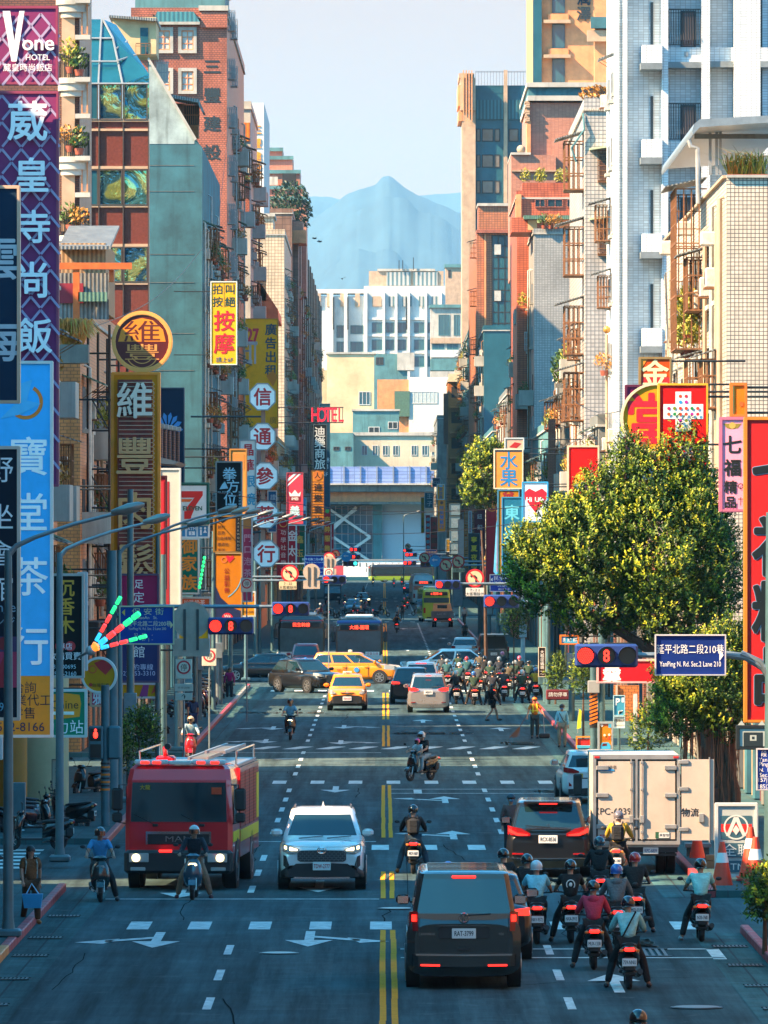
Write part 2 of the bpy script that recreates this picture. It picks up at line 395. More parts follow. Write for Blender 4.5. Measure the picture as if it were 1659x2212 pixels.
# ================================================================ buildings
GLASS = mat('window_glass', (.015, .035, .045), .06, var=.05, spec=.9, coat=.3)
GLASSB = mat('blue_glass', (.02, .10, .14), .05, var=.1, spec=1.0, coat=.6)
CURT = mat('pale_curtain', (.42, .45, .42), .7, var=.3, scale=2)
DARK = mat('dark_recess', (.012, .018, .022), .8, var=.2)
FRM = mat('aluminium_frame', (.30, .33, .34), .4, metal=.5, var=.15)
FRB = mat('bronze_frame', (.06, .05, .045), .45, var=.2)
RUST = mat('rusty_iron', (.20, .085, .03), .75, var=.5, scale=6)
BLKI = mat('black_iron', (.014, .018, .02), .5, var=.3)
ACW = mat('air_conditioner_casing', (.52, .50, .44), .55, var=.35, scale=3)
ACG = mat('air_conditioner_grille', (.05, .06, .06), .6, pat='brick', pw=.5, ph=.045, pc=(.28, .28, .26), mortar=.014, var=.1)
PIPE = mat('grey_pipe', (.33, .34, .32), .5, var=.3)
CORR = mat('corrugated_grey', (.25, .28, .28), .5, metal=.4, pat='wave', pw=.14, pc=(.10, .11, .11), var=.35, bump=.6)
CORG = mat('corrugated_green', (.10, .22, .16), .5, pat='wave', pw=.14, pc=(.05, .12, .09), var=.3, bump=.6)
PLANT = mat('pot_plant_leaf', (.06, .13, .02), .5, var=.5, scale=6)
PLANTR = mat('dry_plant_leaf', (.45, .20, .03), .6, var=.4, scale=6)
PLANTY = mat('yellow_plant_leaf', (.30, .30, .03), .5, var=.4, scale=6)  # yellow-green leaf colour
POT = mat('clay_pot', (.28, .07, .04), .6, var=.3)
def tile(key,rgb,pw=.25,ph=.08,pc=(.08,.08,.08),mortar=.012,var=.22,streak=.55,off=0,rough=.45,scale=.5, **k):
 return mat(key, rgb, rough, pat='brick', pw=pw, ph=ph, pc=pc, mortar=mortar, var=var, streak=streak, off=off, scale=scale, **k)
BR_RED = tile('red_brick', (.44, .14, .08), .22, .14, (.12, .05, .04), .018, off=.5)
BR_BRN = tile('brown_brick', (.19, .075, .045), .24, .09, (.05, .03, .03), .016, off=.5)
GRANITE = mat('brown_granite', (.15, .040, .028), .35, var=.35, scale=9)
STONE = mat('sandstone', (.42, .30, .20), .7, var=.25, scale=1, streak=.3)
CREAMT = tile('cream_tile', (.60, .48, .33), .34, .34, (.20, .15, .10), .03)
WHITET = tile('white_tile', (.62, .70, .74), .24, .12, (.30, .31, .32), .010, off=0, streak=.2, var=.08)
GRIDT = tile('white_grid_tile', (.66, .58, .46), .125, .125, (.07, .06, .055), .0125, streak=.35, var=.12)
GREYT = tile('grey_grid_tile', (.50, .48, .44), .22, .22, (.12, .13, .14), .022, streak=.4)
TERRA = tile('terracotta_tile', (.46, .17, .075), .32, .26, (.16, .07, .04), .03)
SALM = tile('salmon_tile', (.50, .23, .15), .3, .10, (.28, .13, .09), .014, streak=.2)
SALM2 = mat('salmon_stone', (.60, .27, .12), .7, var=.25, scale=1.2, streak=.3)
REDT = tile('red_orange_tile', (.50, .13, .06), .25, .16, (.20, .05, .03), .02)
CONT = mat('weathered_concrete', (.032, .135, .17), .85, var=.6, scale=.35, streak=.6, bump=.15)
CONL = mat('pale_concrete', (.40, .40, .36), .85, var=.3, scale=.4, streak=.55)
ORNG = tile('orange_brick', (.52, .19, .05), .24, .12, (.15, .07, .03), .014, off=.5)
YELP = mat('yellow_plaster', (.52, .40, .22), .8, var=.3, scale=.5, streak=.3)
TEAL = mat('teal_cladding', (.012, .085, .12), .4, var=.25, scale=.6)
TEALP = mat('teal_plaster', (.07, .20, .22), .8, var=.35, scale=.4, streak=.5)
WALLW = mat('off_white_wall', (.52, .55, .54), .75, var=.15, scale=.3, streak=.3)
OLDG = mat('old_grey_render', (.13, .14, .13), .85, var=.45, scale=.6, streak=.7)
BRNW = tile('brown_wall_tile', (.20, .12, .085), .9, .7, (.08, .05, .04), .03, var=.3, scale=.8)
def building(name,label,X0,X1,Y0,Y1,Zt,wall,cap=.5,capm=None,Z0=0,extra=None):
 r = thing(name, label, 'building', ((X0+X1)/2, Y0, Z0))
 r['o'] = 1; del r['o']
 b = MB();b.box(X0,X1,Y0,Y1,Z0,Zt,wall)
 if cap:
  cm = capm or CONL
  b.box(X0-.12,X1+.12,Y0-.12,Y1+.1,Zt+.003,Zt+.12,cm)
  b.box(X0-.06,X1+.06,Y0-.06,Y0+.2,Zt+.122,Zt+.12+cap,wall)
  b.box(X0-.06,X0+.2,Y0+.203,Y1,Zt+.122,Zt+.12+cap,wall);b.box(X1-.2,X1+.06,Y0+.203,Y1,Zt+.122,Zt+.12+cap,wall)
 if extra: extra(b)
 L0(r, b, 'wall'); return r
def L0(r,mb,name,label=None):
 """link a mesh written in world coordinates as a part of r"""
 o = mb.build(name,r,label=label);o.matrix_parent_inverse = Matrix.Translation(-r.location);return o
def window(r, x0, x1, z0, z1, y, fr=FRB, gl=GLASS, nx=2, nz=1, sill=None, axis='y', d=.09, surr=None, t=.06):
 """framed window on a wall that faces the camera (axis y) or the street (axis x, y = wall x, side = sign of d)"""
 b = MB();p = MB()
 def bx(m_,a0,a1,q0,q1,c0,c1,mt):
  q0,q1 = sorted((q0,q1))
  if axis == 'y': m_.box(a0, a1, y-q1, y-q0, c0, c1, mt)
  else:
   s_ = 1 if d > 0 else -1;u = sorted((y+s_*q0,y+s_*q1));m_.box(u[0],u[1],a0,a1,c0,c1,mt)
 D = abs(d)
 bx(p,x0+t,x1-t,.004,.03,z0+t,z1-t,gl)
 bx(b,x0,x1,.002,D,z0,z0+t,fr);bx(b,x0,x1,.002,D,z1-t,z1,fr)
 bx(b,x0,x0+t,.003,D,z0+t,z1-t,fr);bx(b,x1-t,x1,.003,D,z0+t,z1-t,fr)
 for i in range(1,nx): xx = x0+(x1-x0)*i/nx;bx(b,xx-t*.4,xx+t*.4,.003,D*.8,z0+t,z1-t,fr)
 for i in range(1,nz): zz = z0+(z1-z0)*i/nz;bx(b,x0+t,x1-t,.0035,D*.7,zz-t*.4,zz+t*.4,fr)
 if sill: bx(b,x0-.12,x1+.12,.001,D+.14,z0-.16,z0-.001,sill)
 if surr:
  w_ = .22;bx(b,x0-w_,x1+w_,.0015,D+.06,z1+.001,z1+w_,surr);bx(b,x0-w_,x1+w_,.0015,D+.08,z0-w_,z0-.001,surr)
  bx(b,x0-w_,x0-.001,.0015,D+.06,z0,z1,surr);bx(b,x1+.001,x1+w_,.0015,D+.06,z0,z1,surr)
 o = L0(r, b, 'window'); q = p.build('pane', o); q.matrix_parent_inverse = Matrix.Translation(-r.location)
 q.matrix_parent_inverse = Matrix.Identity(4)
 return o
def dwin(r,Y,rects, **k):
 for (x0,y0,x1,y1) in rects: window(r,wx(x0,Y),wx(x1,Y),wz(y1,Y),wz(y0,Y),Y, **k)
# ---- fittings shared by many walls (meshes made once,facing -y / centred)
def m_ac():
 b = MB();b.bev(-.42,.42,-.35,.0,0,.62,ACW,.03);b.box(-.36,.22,-.356,-.35,.07,.55,ACG)
 b.cyl((-.07, -.36, .31), 'y', .2, .02, mat('fan_guard', (.10, .11, .11), .5), 16); b.box(-.42, .42, -.4, .02, -.05, 0, RUST); return b
def m_cage(w_=1.9,h=1.5,d=.6,mt=RUST,roof=True,n=9):
 b = MB();r_ = .022
 for i in range(n+1):
  x = -w_/2+w_*i/n;b.box(x-r_,x+r_,-d-r_,-d+r_,0,h,mt)
 for s_ in (-1,1):
  for j in range(1,4): y = -d*j/4;b.box(s_*w_/2-r_,s_*w_/2+r_,y-r_,y+r_,0,h,mt)
 for z in (0,h*.33,h*.66,h):
  b.box(-w_/2,w_/2,-d-r_*1.3,-d+r_*1.3,z-r_,z+r_,mt)
  for s_ in (-1,1): b.box(s_*w_/2-r_*1.3,s_*w_/2+r_*1.3,-d,0,z-r_,z+r_,mt)
 b.box(-w_/2,w_/2,-d,0,-.05,-.025,mt)
 if roof: b.add([(-w_/2-.15,-d-.35,h+.05),(w_/2+.15,-d-.35,h+.05),(w_/2+.15,0,h+.35),(-w_/2-.15,0,h+.35),(-w_/2-.15,-d-.35,h+.09),(w_/2+.15,-d-.35,h+.09),(w_/2+.15,0,h+.39),(-w_/2-.15,0,h+.39)],[(0,3,2,1),(4,5,6,7),(0,1,5,4),(1,2,6,5),(2,3,7,6),(3,0,4,7)],CORR)
 return b
def m_awning(w_=2.2,d=.9,mt=CORR):
 b = MB();b.add([(-w_/2,-d,-.05),(w_/2,-d,-.05),(w_/2,0,.3),(-w_/2,0,.3),(-w_/2,-d,0),(w_/2,-d,0),(w_/2,0,.36),(-w_/2,0,.36)],[(0,3,2,1),(4,5,6,7),(0,1,5,4),(1,2,6,5),(2,3,7,6),(3,0,4,7)],mt)
 for s_ in (-.9,.9): b.tube([(s_*w_/2,-d*.9,-.03),(s_*w_/2,-.02,-.5)],.015,RUST,5)
 return b
def m_win(w_=1.7,h=1.35):
 b = MB();b.box(-w_/2,w_/2,-.02,-.004,0,h,GLASS);t = .06
 for a0,a1,c0,c1 in ((-w_/2-t,w_/2+t,-t,0),(-w_/2-t,w_/2+t,h,h+t),(-w_/2-t,-w_/2,0,h),(w_/2,w_/2+t,0,h),(-.03,.03,0,h)): b.box(a0,a1,-.1,-.003,c0,c1,FRM)
 b.box(-w_/2-.15,w_/2+.15,-.25,-.002,-.2,-t-.001,CONL);return b
def m_balc(w_=2.6,d=1.0):
 b = MB();b.box(-w_/2,w_/2,-d,0,-.15,0,CONL);b.box(-w_/2,w_/2,-d,-d+.1,.002,.95,CONL)
 for s_ in (-1,1): b.box(min(s_*w_/2,s_*(w_/2-.1)),max(s_*w_/2,s_*(w_/2-.1)),-d+.102,0,.002,.95,CONL)
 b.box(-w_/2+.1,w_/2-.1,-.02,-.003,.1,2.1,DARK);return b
def m_leaf(n,rx,ry,rz_,mt,s_=.09,seed=1,pot=True):
 b = MB();q = random.Random(seed)
 for i in range(n):
  while 1:
   x,y,z = (q.uniform(-1,1) for _ in range(3))
   if x*x+y*y+z*z < 1: break
  c = Vector((x*rx,y*ry,z*rz_+rz_));a = Vector((q.gauss(0,1),q.gauss(0,1),q.gauss(0,.6)+.5)).normalized();u = a.orthogonal().normalized();v = a.cross(u)
  k = s_*q.uniform(.6,1.4);b.add([c-u*k*.4,c+v*k,c+u*k*.4,c-v*k],[(0,1,2,3)],mt)
 if pot: b.cyl((0, 0, -.1), 'z', .16, .25, POT, 10, .2)
 return b
def proto(mb,name):
 me_o = mb.build(name);me = me_o.data;bpy.data.objects.remove(me_o);return me
FIT = {'air_conditioner': [proto(m_ac(), 'air_conditioner')],
       'window_cage': [proto(m_cage(), 'window_cage'), proto(m_cage(2.3, 1.7, .7, RUST, True, 11), 'window_cage'), proto(m_cage(1.7, 1.3, .45, FRM, False, 8), 'window_cage')],
       'awning': [proto(m_awning(), 'awning'), proto(m_awning(2.6, .8, CORG), 'awning')],
       'window': [proto(m_win(), 'window'), proto(m_win(1.1, 1.2), 'window')],
       'balcony': [proto(m_balc(), 'balcony')],
       'pot_plant': [proto(m_leaf(140, .5, .35, .45, PLANT, .10, 1), 'pot_plant'), proto(m_leaf(160, .45, .35, .6, PLANTY, .10, 2), 'pot_plant'), proto(m_leaf(120, .5, .4, .45, PLANTR, .10, 3), 'pot_plant')]}
def fit(r,kind,k,X,Y,Z,ang):
 o = obj(kind,FIT[kind][k % len(FIT[kind])],r,(X-r.location.x,Y-r.location.y,Z-r.location.z),ang);return o
def clutter(r,side,X,Y0,Y1,Z0,Z1,seed,step=5.0,fl=3.2,dens=1.0,pipes=2,balc=.12,lush=.15):
 """windows, cages, coolers, awnings and pipes on a wall that faces the street; side = -1 east row, +1 west row"""
 q = random.Random(seed);ang = PI/2*(1 if side < 0 else -1);z = Z0
 while z < Z1-2:
  y = Y0+step*.5
  while y < Y1-step*.3:
   u = q.random()*1.0
   if u < balc: fit(r, 'balcony', 0, X, y, z, ang); 
   else:
    k = q.randrange(2); fit(r, 'window', k, X, y, z+.9, ang)
    v = q.random()
    if v < .38*dens: fit(r, 'window_cage', q.randrange(3), X, y, z+.8, ang)
    elif v < .6*dens: fit(r, 'awning', q.randrange(2), X, y, z+2.4, ang)
   if q.random() < .42*dens: fit(r, 'air_conditioner', 0, X-side*.05, y+q.uniform(1.1, step*.4), z+q.uniform(.3, 1.4), ang)
   if q.random() < lush*dens: fit(r, 'pot_plant', q.randrange(3), X-side*.45, y+q.uniform(-.8, .8), z+.85, 0)
   y += step*q.uniform(.9,1.2)
  z += fl
 for i in range(pipes):
  b = MB();yy = q.uniform(Y0,Y1);xx = X-side*q.uniform(.12,.3);z1 = Z1-q.uniform(0,3)
  b.tube([(xx, yy, Z0+.2), (xx, yy, z1), (xx+side*.2, yy, z1+.1)], .06, q.choice([PIPE, RUST, ACW]), 7); L0(r, b, 'drainpipe')
def rail(r, x0, x1, y, z0, z1, mt=BLKI, step=.11, name='railing', belly=0):
 b = MB();n = max(3,int((x1-x0)/step))
 for i in range(n+1):
  x = x0+(x1-x0)*i/n
  if belly: b.tube([(x,y,z1),(x,y-.02,z0+(z1-z0)*.35),(x,y-belly,z0+(z1-z0)*.12),(x,y-.02,z0)],.017,mt,5)
  else: b.box(x-.015,x+.015,y-.015,y+.015,z0,z1,mt)
 b.box(x0,x1,y-.03,y+.03,z1,z1+.05,mt);b.box(x0,x1,y-.025,y+.025,z0-.03,z0,mt)
 b.box(x0,x1,y-.02,y+.02,z1-.14,z1-.11,mt)
 return L0(r,b,name)
def dbox(mb,x0,y0,x1,y1,Y,d,m,y_=0):
 """box given by photo edges on the plane Y, sticking out d towards the camera"""
 mb.box(wx(x0,Y),wx(x1,Y),Y-d,Y+y_,wz(y1,Y),wz(y0,Y),m);return mb
# ---------------------------------------------------------------- east row (left in the photo)
XL = -10.5
# shading row out of frame,needed for the light and for the ends of the lanes
for i,(a,z,h,x1_) in enumerate(((62,153,16.5,XL),(183,203,17,XL),(155.5,182,33,-26),(243.6,256,30,-27),(380,404,34,-26),(690,724,34,-26),(60,130,14,-38))):
 r = building('off_frame_block', ('grey rendered block east of the street before the near crossing', 'tiled block just beyond the near side street', 'unseen block added to shade the near side street', 'unseen block added to shade the second side street', 'unseen block added to shade the third side street', 'unseen block added to shade the wide cross street', 'unseen block behind the near row')[i], x1_-13, x1_, a, z, h, BRNW)
 if i < 2: clutter(r,-1,x1_,a,z,4,h-2,50+i,dens=.6)
r = building('shop_house', 'low orange brick house behind the tall sky blue signboard', -20, XL, 203, 238, 15.5, ORNG)
clutter(r,-1,XL,204,237,5,15,60,step=4.5)
r0 = building('shop_house', 'brown four storey house with black fire ladder frames and a rusty red roof beam', -20, XL, 256, 290, 15.2, ORNG)
clutter(r0,-1,XL,257,289,4.5,14,61,step=3.6,fl=3,dens=1.2,pipes=5,lush=.3)
Y = 262
for k in range(3):                      # black escape frames on the wall
 b = MB();yy = 259+k*9;xx = XL+.9
 for dx in (0,.75):
  b.tube([(xx-dx,yy,2.5),(xx-dx,yy,15.0)],.05,BLKI,6)
 for j in range(9): b.tube([(xx,yy,3.2+j*1.35),(xx-.75,yy,3.2+j*1.35)],.035,BLKI,5)
 for j in range(0,8,2): b.tube([(xx,yy,3.2+j*1.35),(xx-.75,yy,4.55+j*1.35)],.025,BLKI,5)
 L0(r0, b, 'escape_ladder')
b = MB()              # rooftop shed with corrugated roof,red beam
Y = 257; b.box(wx(132, Y), wx(228, Y), Y, Y+9, 15.4, wz(525, Y), mat('plank_wall', (.42, .27, .14), .8, pat='wave', pw=.16, pc=(.2, .12, .06), var=.3, bump=.3))
zz = wz(485,Y);b.add([(wx(128,Y),Y-.6,wz(540,Y)),(wx(240,Y),Y-.6,wz(540,Y)),(wx(240,Y),Y+8,zz+.2),(wx(128,Y),Y+8,zz+.2),(wx(128,Y),Y-.6,wz(533,Y)),(wx(240,Y),Y-.6,wz(533,Y)),(wx(240,Y),Y+8,zz+.3),(wx(128,Y),Y+8,zz+.3)],[(0,3,2,1),(4,5,6,7),(0,1,5,4),(1,2,6,5),(2,3,7,6),(3,0,4,7)],CORR)
L0(r0, b, 'rooftop_shed')
b = MB(); ORI = mat('orange_primer_steel', (.55, .12, .02), .55, var=.3)
dbox(b,118,568,285,582,255,.25,ORI);dbox(b,158,582,172,700,255,.2,ORI);dbox(b,236,583,246,610,255.2,.12,ORI)
L0(r0, b, 'steel_gantry')
b = MB(); Y = 255.6; dbox(b, 128, 590, 235, 690, Y, .05, CORR); dbox(b, 128, 612, 180, 655, Y-.1, .1, mat('wine_door', (.25, .02, .04), .5)); dbox(b, 170, 632, 232, 652, Y-.3, .5, CORG); L0(r0, b, 'lean_to')
pl = MB();q = random.Random(4)
for i in range(420):
 a = q.uniform(0,2*PI);ln = q.uniform(.5,1.25);cx_,cy_ = wx(158,252)+q.uniform(-.35,.35),252+q.uniform(-.4,.4);z = wz(745,252)
 ex = math.cos(a)*ln*.6;p0 = Vector((cx_,cy_,z));p1 = Vector((cx_+ex*.5,cy_+math.sin(a)*.3,z+ln*.75));p2 = Vector((cx_+ex,cy_+math.sin(a)*.5,z+ln*.35))
 u = Vector((.014,.012,0));pl.add([p0-u,p0+u,p1+u,p1-u],[(0,1,2,3)],PLANTR);pl.add([p1-u,p1+u,p2+u*.3,p2-u*.3],[(0,1,2,3)],PLANTY if i % 4 == 0 else PLANTR)
pl.box(wx(128,252),wx(192,252),251.4,252.6,wz(785,252),wz(745,252),OLDG)
pl.build('planter_grass', label='big clump of dry orange grass drooping from a ledge beside the purple hotel sign', cat='grass planter')
# L1 hotel block with round balconies
r = building('hotel_block', 'brown brick hotel block with stacked round balconies full of plants', -26, -12, 292, 304, 48, BR_BRN)
Y = 292
for k,yb in enumerate((-10,160,330,500)):
 b = MB();cx_ = wx(158,Y);R_ = wx(182,Y)-cx_;z = wz(yb+0,Y)
 for (dz0,dz1,rr) in ((0,.22,1.0),(-.28,-.002,.88),(-.5,-.282,.72)):
  b.cyl((cx_, Y-.05, z-.4+(dz0+dz1)/2), 'z', R_*1.55*rr, dz1-dz0, CONL, 28)
 L0(r, b, 'balcony')
 b = MB();zt = z-.18
 for j in range(25):
  a = PI+PI*j/24;x = cx_+math.cos(a)*R_*1.45;y = Y+math.sin(a)*R_*1.45;b.box(x-.015,x+.015,y-.015,y+.015,zt,zt+.95,BLKI)
  if j: b.tube([(px,py,zt+.95),(x,y,zt+.95)],.03,BLKI,5);b.tube([(px,py,zt+.7),(x,y,zt+.7)],.018,BLKI,4)
  px,py = x,y
 L0(r, b, 'railing')
 fit(r, 'pot_plant', k, cx_-.1, Y-.5, zt+.4, 0); fit(r, 'pot_plant', k+2 if k != 2 else 0, cx_+.25, Y-.55, zt+.3, 1)
 window(r, wx(176, Y), wx(191, Y), wz(yb+88, Y), wz(yb+8, Y), Y-.3, fr=mat('timber_frame', (.45, .20, .09), .5), gl=CURT, nx=1, nz=1, sill=CONL)
 b = MB(); dbox(b, 163, yb+87, 196, yb+97, Y-.3, .5, CONL); dbox(b, 163, yb+8, 196, yb+18, Y-.3, .5, CONL); L0(r, b, 'ledge')
b = MB(); dbox(b, 134, -40, 162, 500, Y-.002, .3, STONE); L0(r, b, 'stone_strip')
# L2 glass and granite block
Y = 331
r = building('office_block', 'office block of brown granite bands and mirror windows under a sloping glass roof', wx(150, Y), XL-.45, Y+.02, Y+14, wz(262, Y), GRANITE, cap=0)
b = MB(); b.box(wx(150, Y), XL, Y-.01, Y+.6, 0, wz(262, Y)+.01, GRANITE); L0(r, b, 'facade')
MIR = []  # pane colours with reflected greens and blues painted in
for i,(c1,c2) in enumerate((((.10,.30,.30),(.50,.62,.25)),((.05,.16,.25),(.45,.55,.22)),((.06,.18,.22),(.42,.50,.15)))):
 m = bpy.data.materials.new('painted_reflection_window'); m.use_nodes = True; n = m.node_tree.nodes; l = m.node_tree.links; bs = n['Principled BSDF']
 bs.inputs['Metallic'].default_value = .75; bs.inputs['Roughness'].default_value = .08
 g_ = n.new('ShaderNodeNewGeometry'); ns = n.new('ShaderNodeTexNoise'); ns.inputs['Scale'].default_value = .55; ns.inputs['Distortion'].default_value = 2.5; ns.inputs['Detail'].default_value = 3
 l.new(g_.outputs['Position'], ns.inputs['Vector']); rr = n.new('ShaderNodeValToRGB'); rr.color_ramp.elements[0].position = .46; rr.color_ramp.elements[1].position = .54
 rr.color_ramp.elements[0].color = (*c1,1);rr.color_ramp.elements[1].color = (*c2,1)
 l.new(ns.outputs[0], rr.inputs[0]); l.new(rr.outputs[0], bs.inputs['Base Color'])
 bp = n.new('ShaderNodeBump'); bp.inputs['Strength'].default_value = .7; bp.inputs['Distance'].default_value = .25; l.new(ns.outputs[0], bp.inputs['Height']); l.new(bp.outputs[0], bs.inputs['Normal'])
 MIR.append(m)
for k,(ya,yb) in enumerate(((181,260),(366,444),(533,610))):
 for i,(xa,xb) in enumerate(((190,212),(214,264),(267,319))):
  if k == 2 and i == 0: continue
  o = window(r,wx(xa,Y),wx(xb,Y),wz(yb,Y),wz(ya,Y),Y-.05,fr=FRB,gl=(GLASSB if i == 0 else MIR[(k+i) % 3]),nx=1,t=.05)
b = MB()
for ya,yb in ((257,263),(278,283),(359,365),(442,448),(527,533),(609,615)): dbox(b,188,ya,322,yb,Y,.12,STONE)
for xa in (189,212.5,265,319.5): dbox(b,xa,263,xa+2.2,700,Y-.002,.14,FRB)
L0(r, b, 'stone_band')
b = MB(); TG = mat('teal_roof_glass', (.010, .085, .12), .12, var=.25, scale=.8, spec=.9, coat=.4)   # sloping atrium
P = lambda x,y,d: (wx(x,Y),Y+d,wz(y,Y))
b.add([P(190,181,0),P(265,181,0),P(240,75,2.5),P(190,75,2.5)],[(0,1,2,3)],TG)
b.add([P(190,75.3,2.5),P(240,75.3,2.5),P(215,28,4),P(190,28,4)],[(0,1,2,3)],TG)
b.add([P(265,181,0),P(321,158,.6),P(243,38,4.5),P(215,28,4),P(240,75,2.5)],[(0,1,2,3,4)],TG)
b.add([P(190,181,0),P(190,75,2.5),P(190,28,4),P(190,28,12),P(190,181,12)],[(0,1,2,3,4)],TG)
b.add([P(265,181,.01),P(321,158,.6),P(321,262,.6),P(265,262,.01)],[(0,1,2,3)],MIR[0])
L0(r, b, 'glass_roof')
b = MB()
for p0,p1 in ((P(190,130,.9),P(252,130,.9)),(P(190,75,2.4),P(240,75,2.4)),(P(213,181,-.1),P(213,75,2.4)),(P(265,181,-.1),P(240,75,2.4)),(P(240,75,2.4),P(215,28,3.9)),(P(253,128,1),P(290,112,2)),(P(247,100,1.8),P(270,78,3.2)),(P(213,75,2.4),P(213,28,3.9)),(P(190,181,-.1),P(321,181,-.1))): b.tube([p0,p1],.05,FRM,5)
L0(r, b, 'glazing_bar')
# L3 bare concrete gable with stepped roof
Y = 425
def pg(pts,Y): return [(wx(x,Y),wz(y,Y)) for x,y in pts]
r = thing('concrete_building', 'building with a bare weathered concrete gable wall and a steep stepped back roofline', 'building', (wx(380, Y), Y, 0))
b = MB(); b.prism([(wx(320, Y), 0), (XL, 0)]+pg([(437, 318), (437, 345)][::-1]+[(421, 300), (322, 130), (300, 95), (252, 10), (320, 10)][:2]+[(320, 130)], Y), Y, Y+46, CONT); L0(r, b, 'wall')
b = MB(); b.prism(pg([(322, 311), (322, 133), (420, 302), (420, 311)], Y), Y-.02, Y-.004, mat('sunlit_stained_plaster', (.26, .34, .34), .85, var=.6, scale=.5, streak=.9)); b.prism(pg([(318, 128), (322, 124), (425, 300), (421, 304)], Y), Y-.2, Y+46, CONL); L0(r, b, 'coping')  # paler stained wedge paints the sunlit top of the gable into its colour
b = MB()
for yy in (357,413,549,610,720,800): dbox(b,322,yy,419.5,yy+1,Y-.003,.02,OLDG)
L0(r, b, 'formwork_joint')
clutter(r,-1,XL,Y+1,Y+45,4,28,71,step=5,dens=1.5,pipes=5,lush=.3)
# upper terraces that stand on the slope
Y = 430;b = MB();dbox(b,250,50,343,130,Y,5,YELP);dbox(b,303,60,320,118,Y-5.01,.05,GLASSB)
b.prism(pg([(243, 47), (346, 54), (346, 60), (243, 52)], Y), Y-5.5, Y+2, CORR); L0(r, b, 'rooftop_hut')
o = rail(r,wx(300,Y),wx(332,Y),Y-5.3,wz(130,Y),wz(108,Y),RUST,.25)
b = MB()
for x0,y0,x1,y1 in ((337,135,365,178),(395,225,432,272)):
 for i in range(9): xx = wx(x0+(x1-x0)*i/8,Y);b.box(xx-.02,xx+.02,Y-2.02,Y-1.98,wz(y1,Y),wz(y0,Y),FRM if y0 < 200 else RUST)
 for yy in (y0,(y0+y1)/2,y1): dbox(b,x0,yy-1,x1,yy+1,Y-1.96,.08,FRM if y0 < 200 else RUST)
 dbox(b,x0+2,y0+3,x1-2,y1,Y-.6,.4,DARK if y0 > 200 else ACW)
b.prism(pg([(345,207),(433,222),(445,250),(440,250),(430,229),(345,214)],Y),Y-3.5,Y-.2,CORR);dbox(b,370,225,398,250,Y-.5,.8,BRNW);dbox(b,392,272,430,300,Y-.3,1.2,RUST)
L0(r, b, 'caged_balcony')
# L4 brick tower
Y = 495
r = building('brick_tower', 'tall red brick tower with four dark characters down its right edge', wx(285, Y), XL, Y, Y+60, wz(40, Y), BR_RED, cap=.6)
b = MB();dbox(b,430,15,494,26,Y+1,1.4,CONL,4);dbox(b,433,26,491,60,Y+.0,.3,BR_RED,4);dbox(b,300,32,331,130,Y+1,1.3,BR_RED,4)
b.prism(pg([(330, 48), (340, 26), (418, 26), (432, 48)], Y), Y-.5, Y+5, mat('teal_roof', (.05, .22, .26), .5, pat='wave', pw=.3, pc=(.03, .12, .15), bump=.4)); dbox(b, 328, 48, 432, 54, Y-.01, .5, CONL); L0(r, b, 'roof_parapet')
TF = mat('orange_timber', (.62, .22, .08), .5)
dwin(r,Y-.02,[(x,y,x+26,y+42) for x in (341,392) for y in (66,154)],fr=TF,gl=CURT,nx=2,nz=3,surr=CONL)
t = MB()
for i, ch in enumerate('三豐建設'): t.text(ch, wx(458, Y), wz((144, 205, 267, 329)[i], Y), 1.02, Y-.03, mat('dark_letter', (.01, .03, .045), .8), 0, 1.15, .03)
L0(r, t, 'lettering')
for k in range(12): fit(r, 'window_cage', 2, XL, Y+4, 6+k*3.25, PI/2); fit(r, 'window_cage', 2, XL, Y+12, 6+k*3.25, PI/2)
clutter(r,-1,XL,Y+16,Y+58,5,38,72,step=6,dens=1.1,pipes=3)
clutter(r,-1,XL,Y+1,Y+12,4,20,73,step=4,dens=1.5,pipes=4)
r = building('teal_tower', 'teal tiled tower top rising behind the brick tower', wx(292, 560), wx(486, 560), 560, 575, wz(-30, 560), TEALP)
r = building('grey_house_block', 'grey block with arched parapet and orange shutters right of the brick tower', wx(440, 580), wx(541, 580), 580, 610, wz(236, 580), CONL)
Y = 580; b = MB(); dbox(b, 518, 265, 540, 305, Y, .1, mat('orange_shutter', (.62, .20, .02), .5, pat='wave', pw=.3, pc=(.4, .1, .01))); dbox(b, 492, 262, 517, 295, Y, .1, TEALP); dbox(b, 492, 300, 520, 322, Y, .8, CORG); L0(r, b, 'shutter')
b = MB(); dbox(b, 492, 380, 539, 462, Y, .3, BR_RED); L0(r, b, 'brick_bay'); b = MB(); dbox(b, 491, 389, 540, 394, Y, .8, BLKI); L0(r, b, 'railing')
for i in range(4): fit(r, 'pot_plant', i, wx(498+i*11, Y), Y-.6, wz(390, Y)-.3, 0)
dwin(r,Y-.02,[(494,315,505,345),(510,325,536,355)],gl=GLASS)
clutter(r,-1,wx(541,580),582,608,6,38,74,step=5,dens=1)
Y = 800
r = building('slab_tower', 'slim pale stone slab with small orange characters down it', wx(541, Y), wx(570, Y), Y, Y+40, wz(222, Y), WALLW, cap=0)
t = MB()
for i, ch in enumerate('三豐建設'): t.text(ch, wx(554, Y), wz((280, 309, 338, 363)[i], Y), 1.05, Y-.1, mat('orange_letter', (.75, .28, .02), .5), .08, bold=.03)
L0(r, t, 'lettering')
Y = 783
r = building('cream_tile_block', 'cream grid-tiled block with a small barred window and a lower step', wx(440, Y), wx(614, Y), Y, Y+60, wz(508, Y), CREAMT)
b = MB(); dbox(b, 520, 467, 590, 508, Y+2, .5, CREAMT, 12); dbox(b, 518, 462, 594, 468, Y+2, .8, CONL, 12); L0(r, b, 'upper_storey')
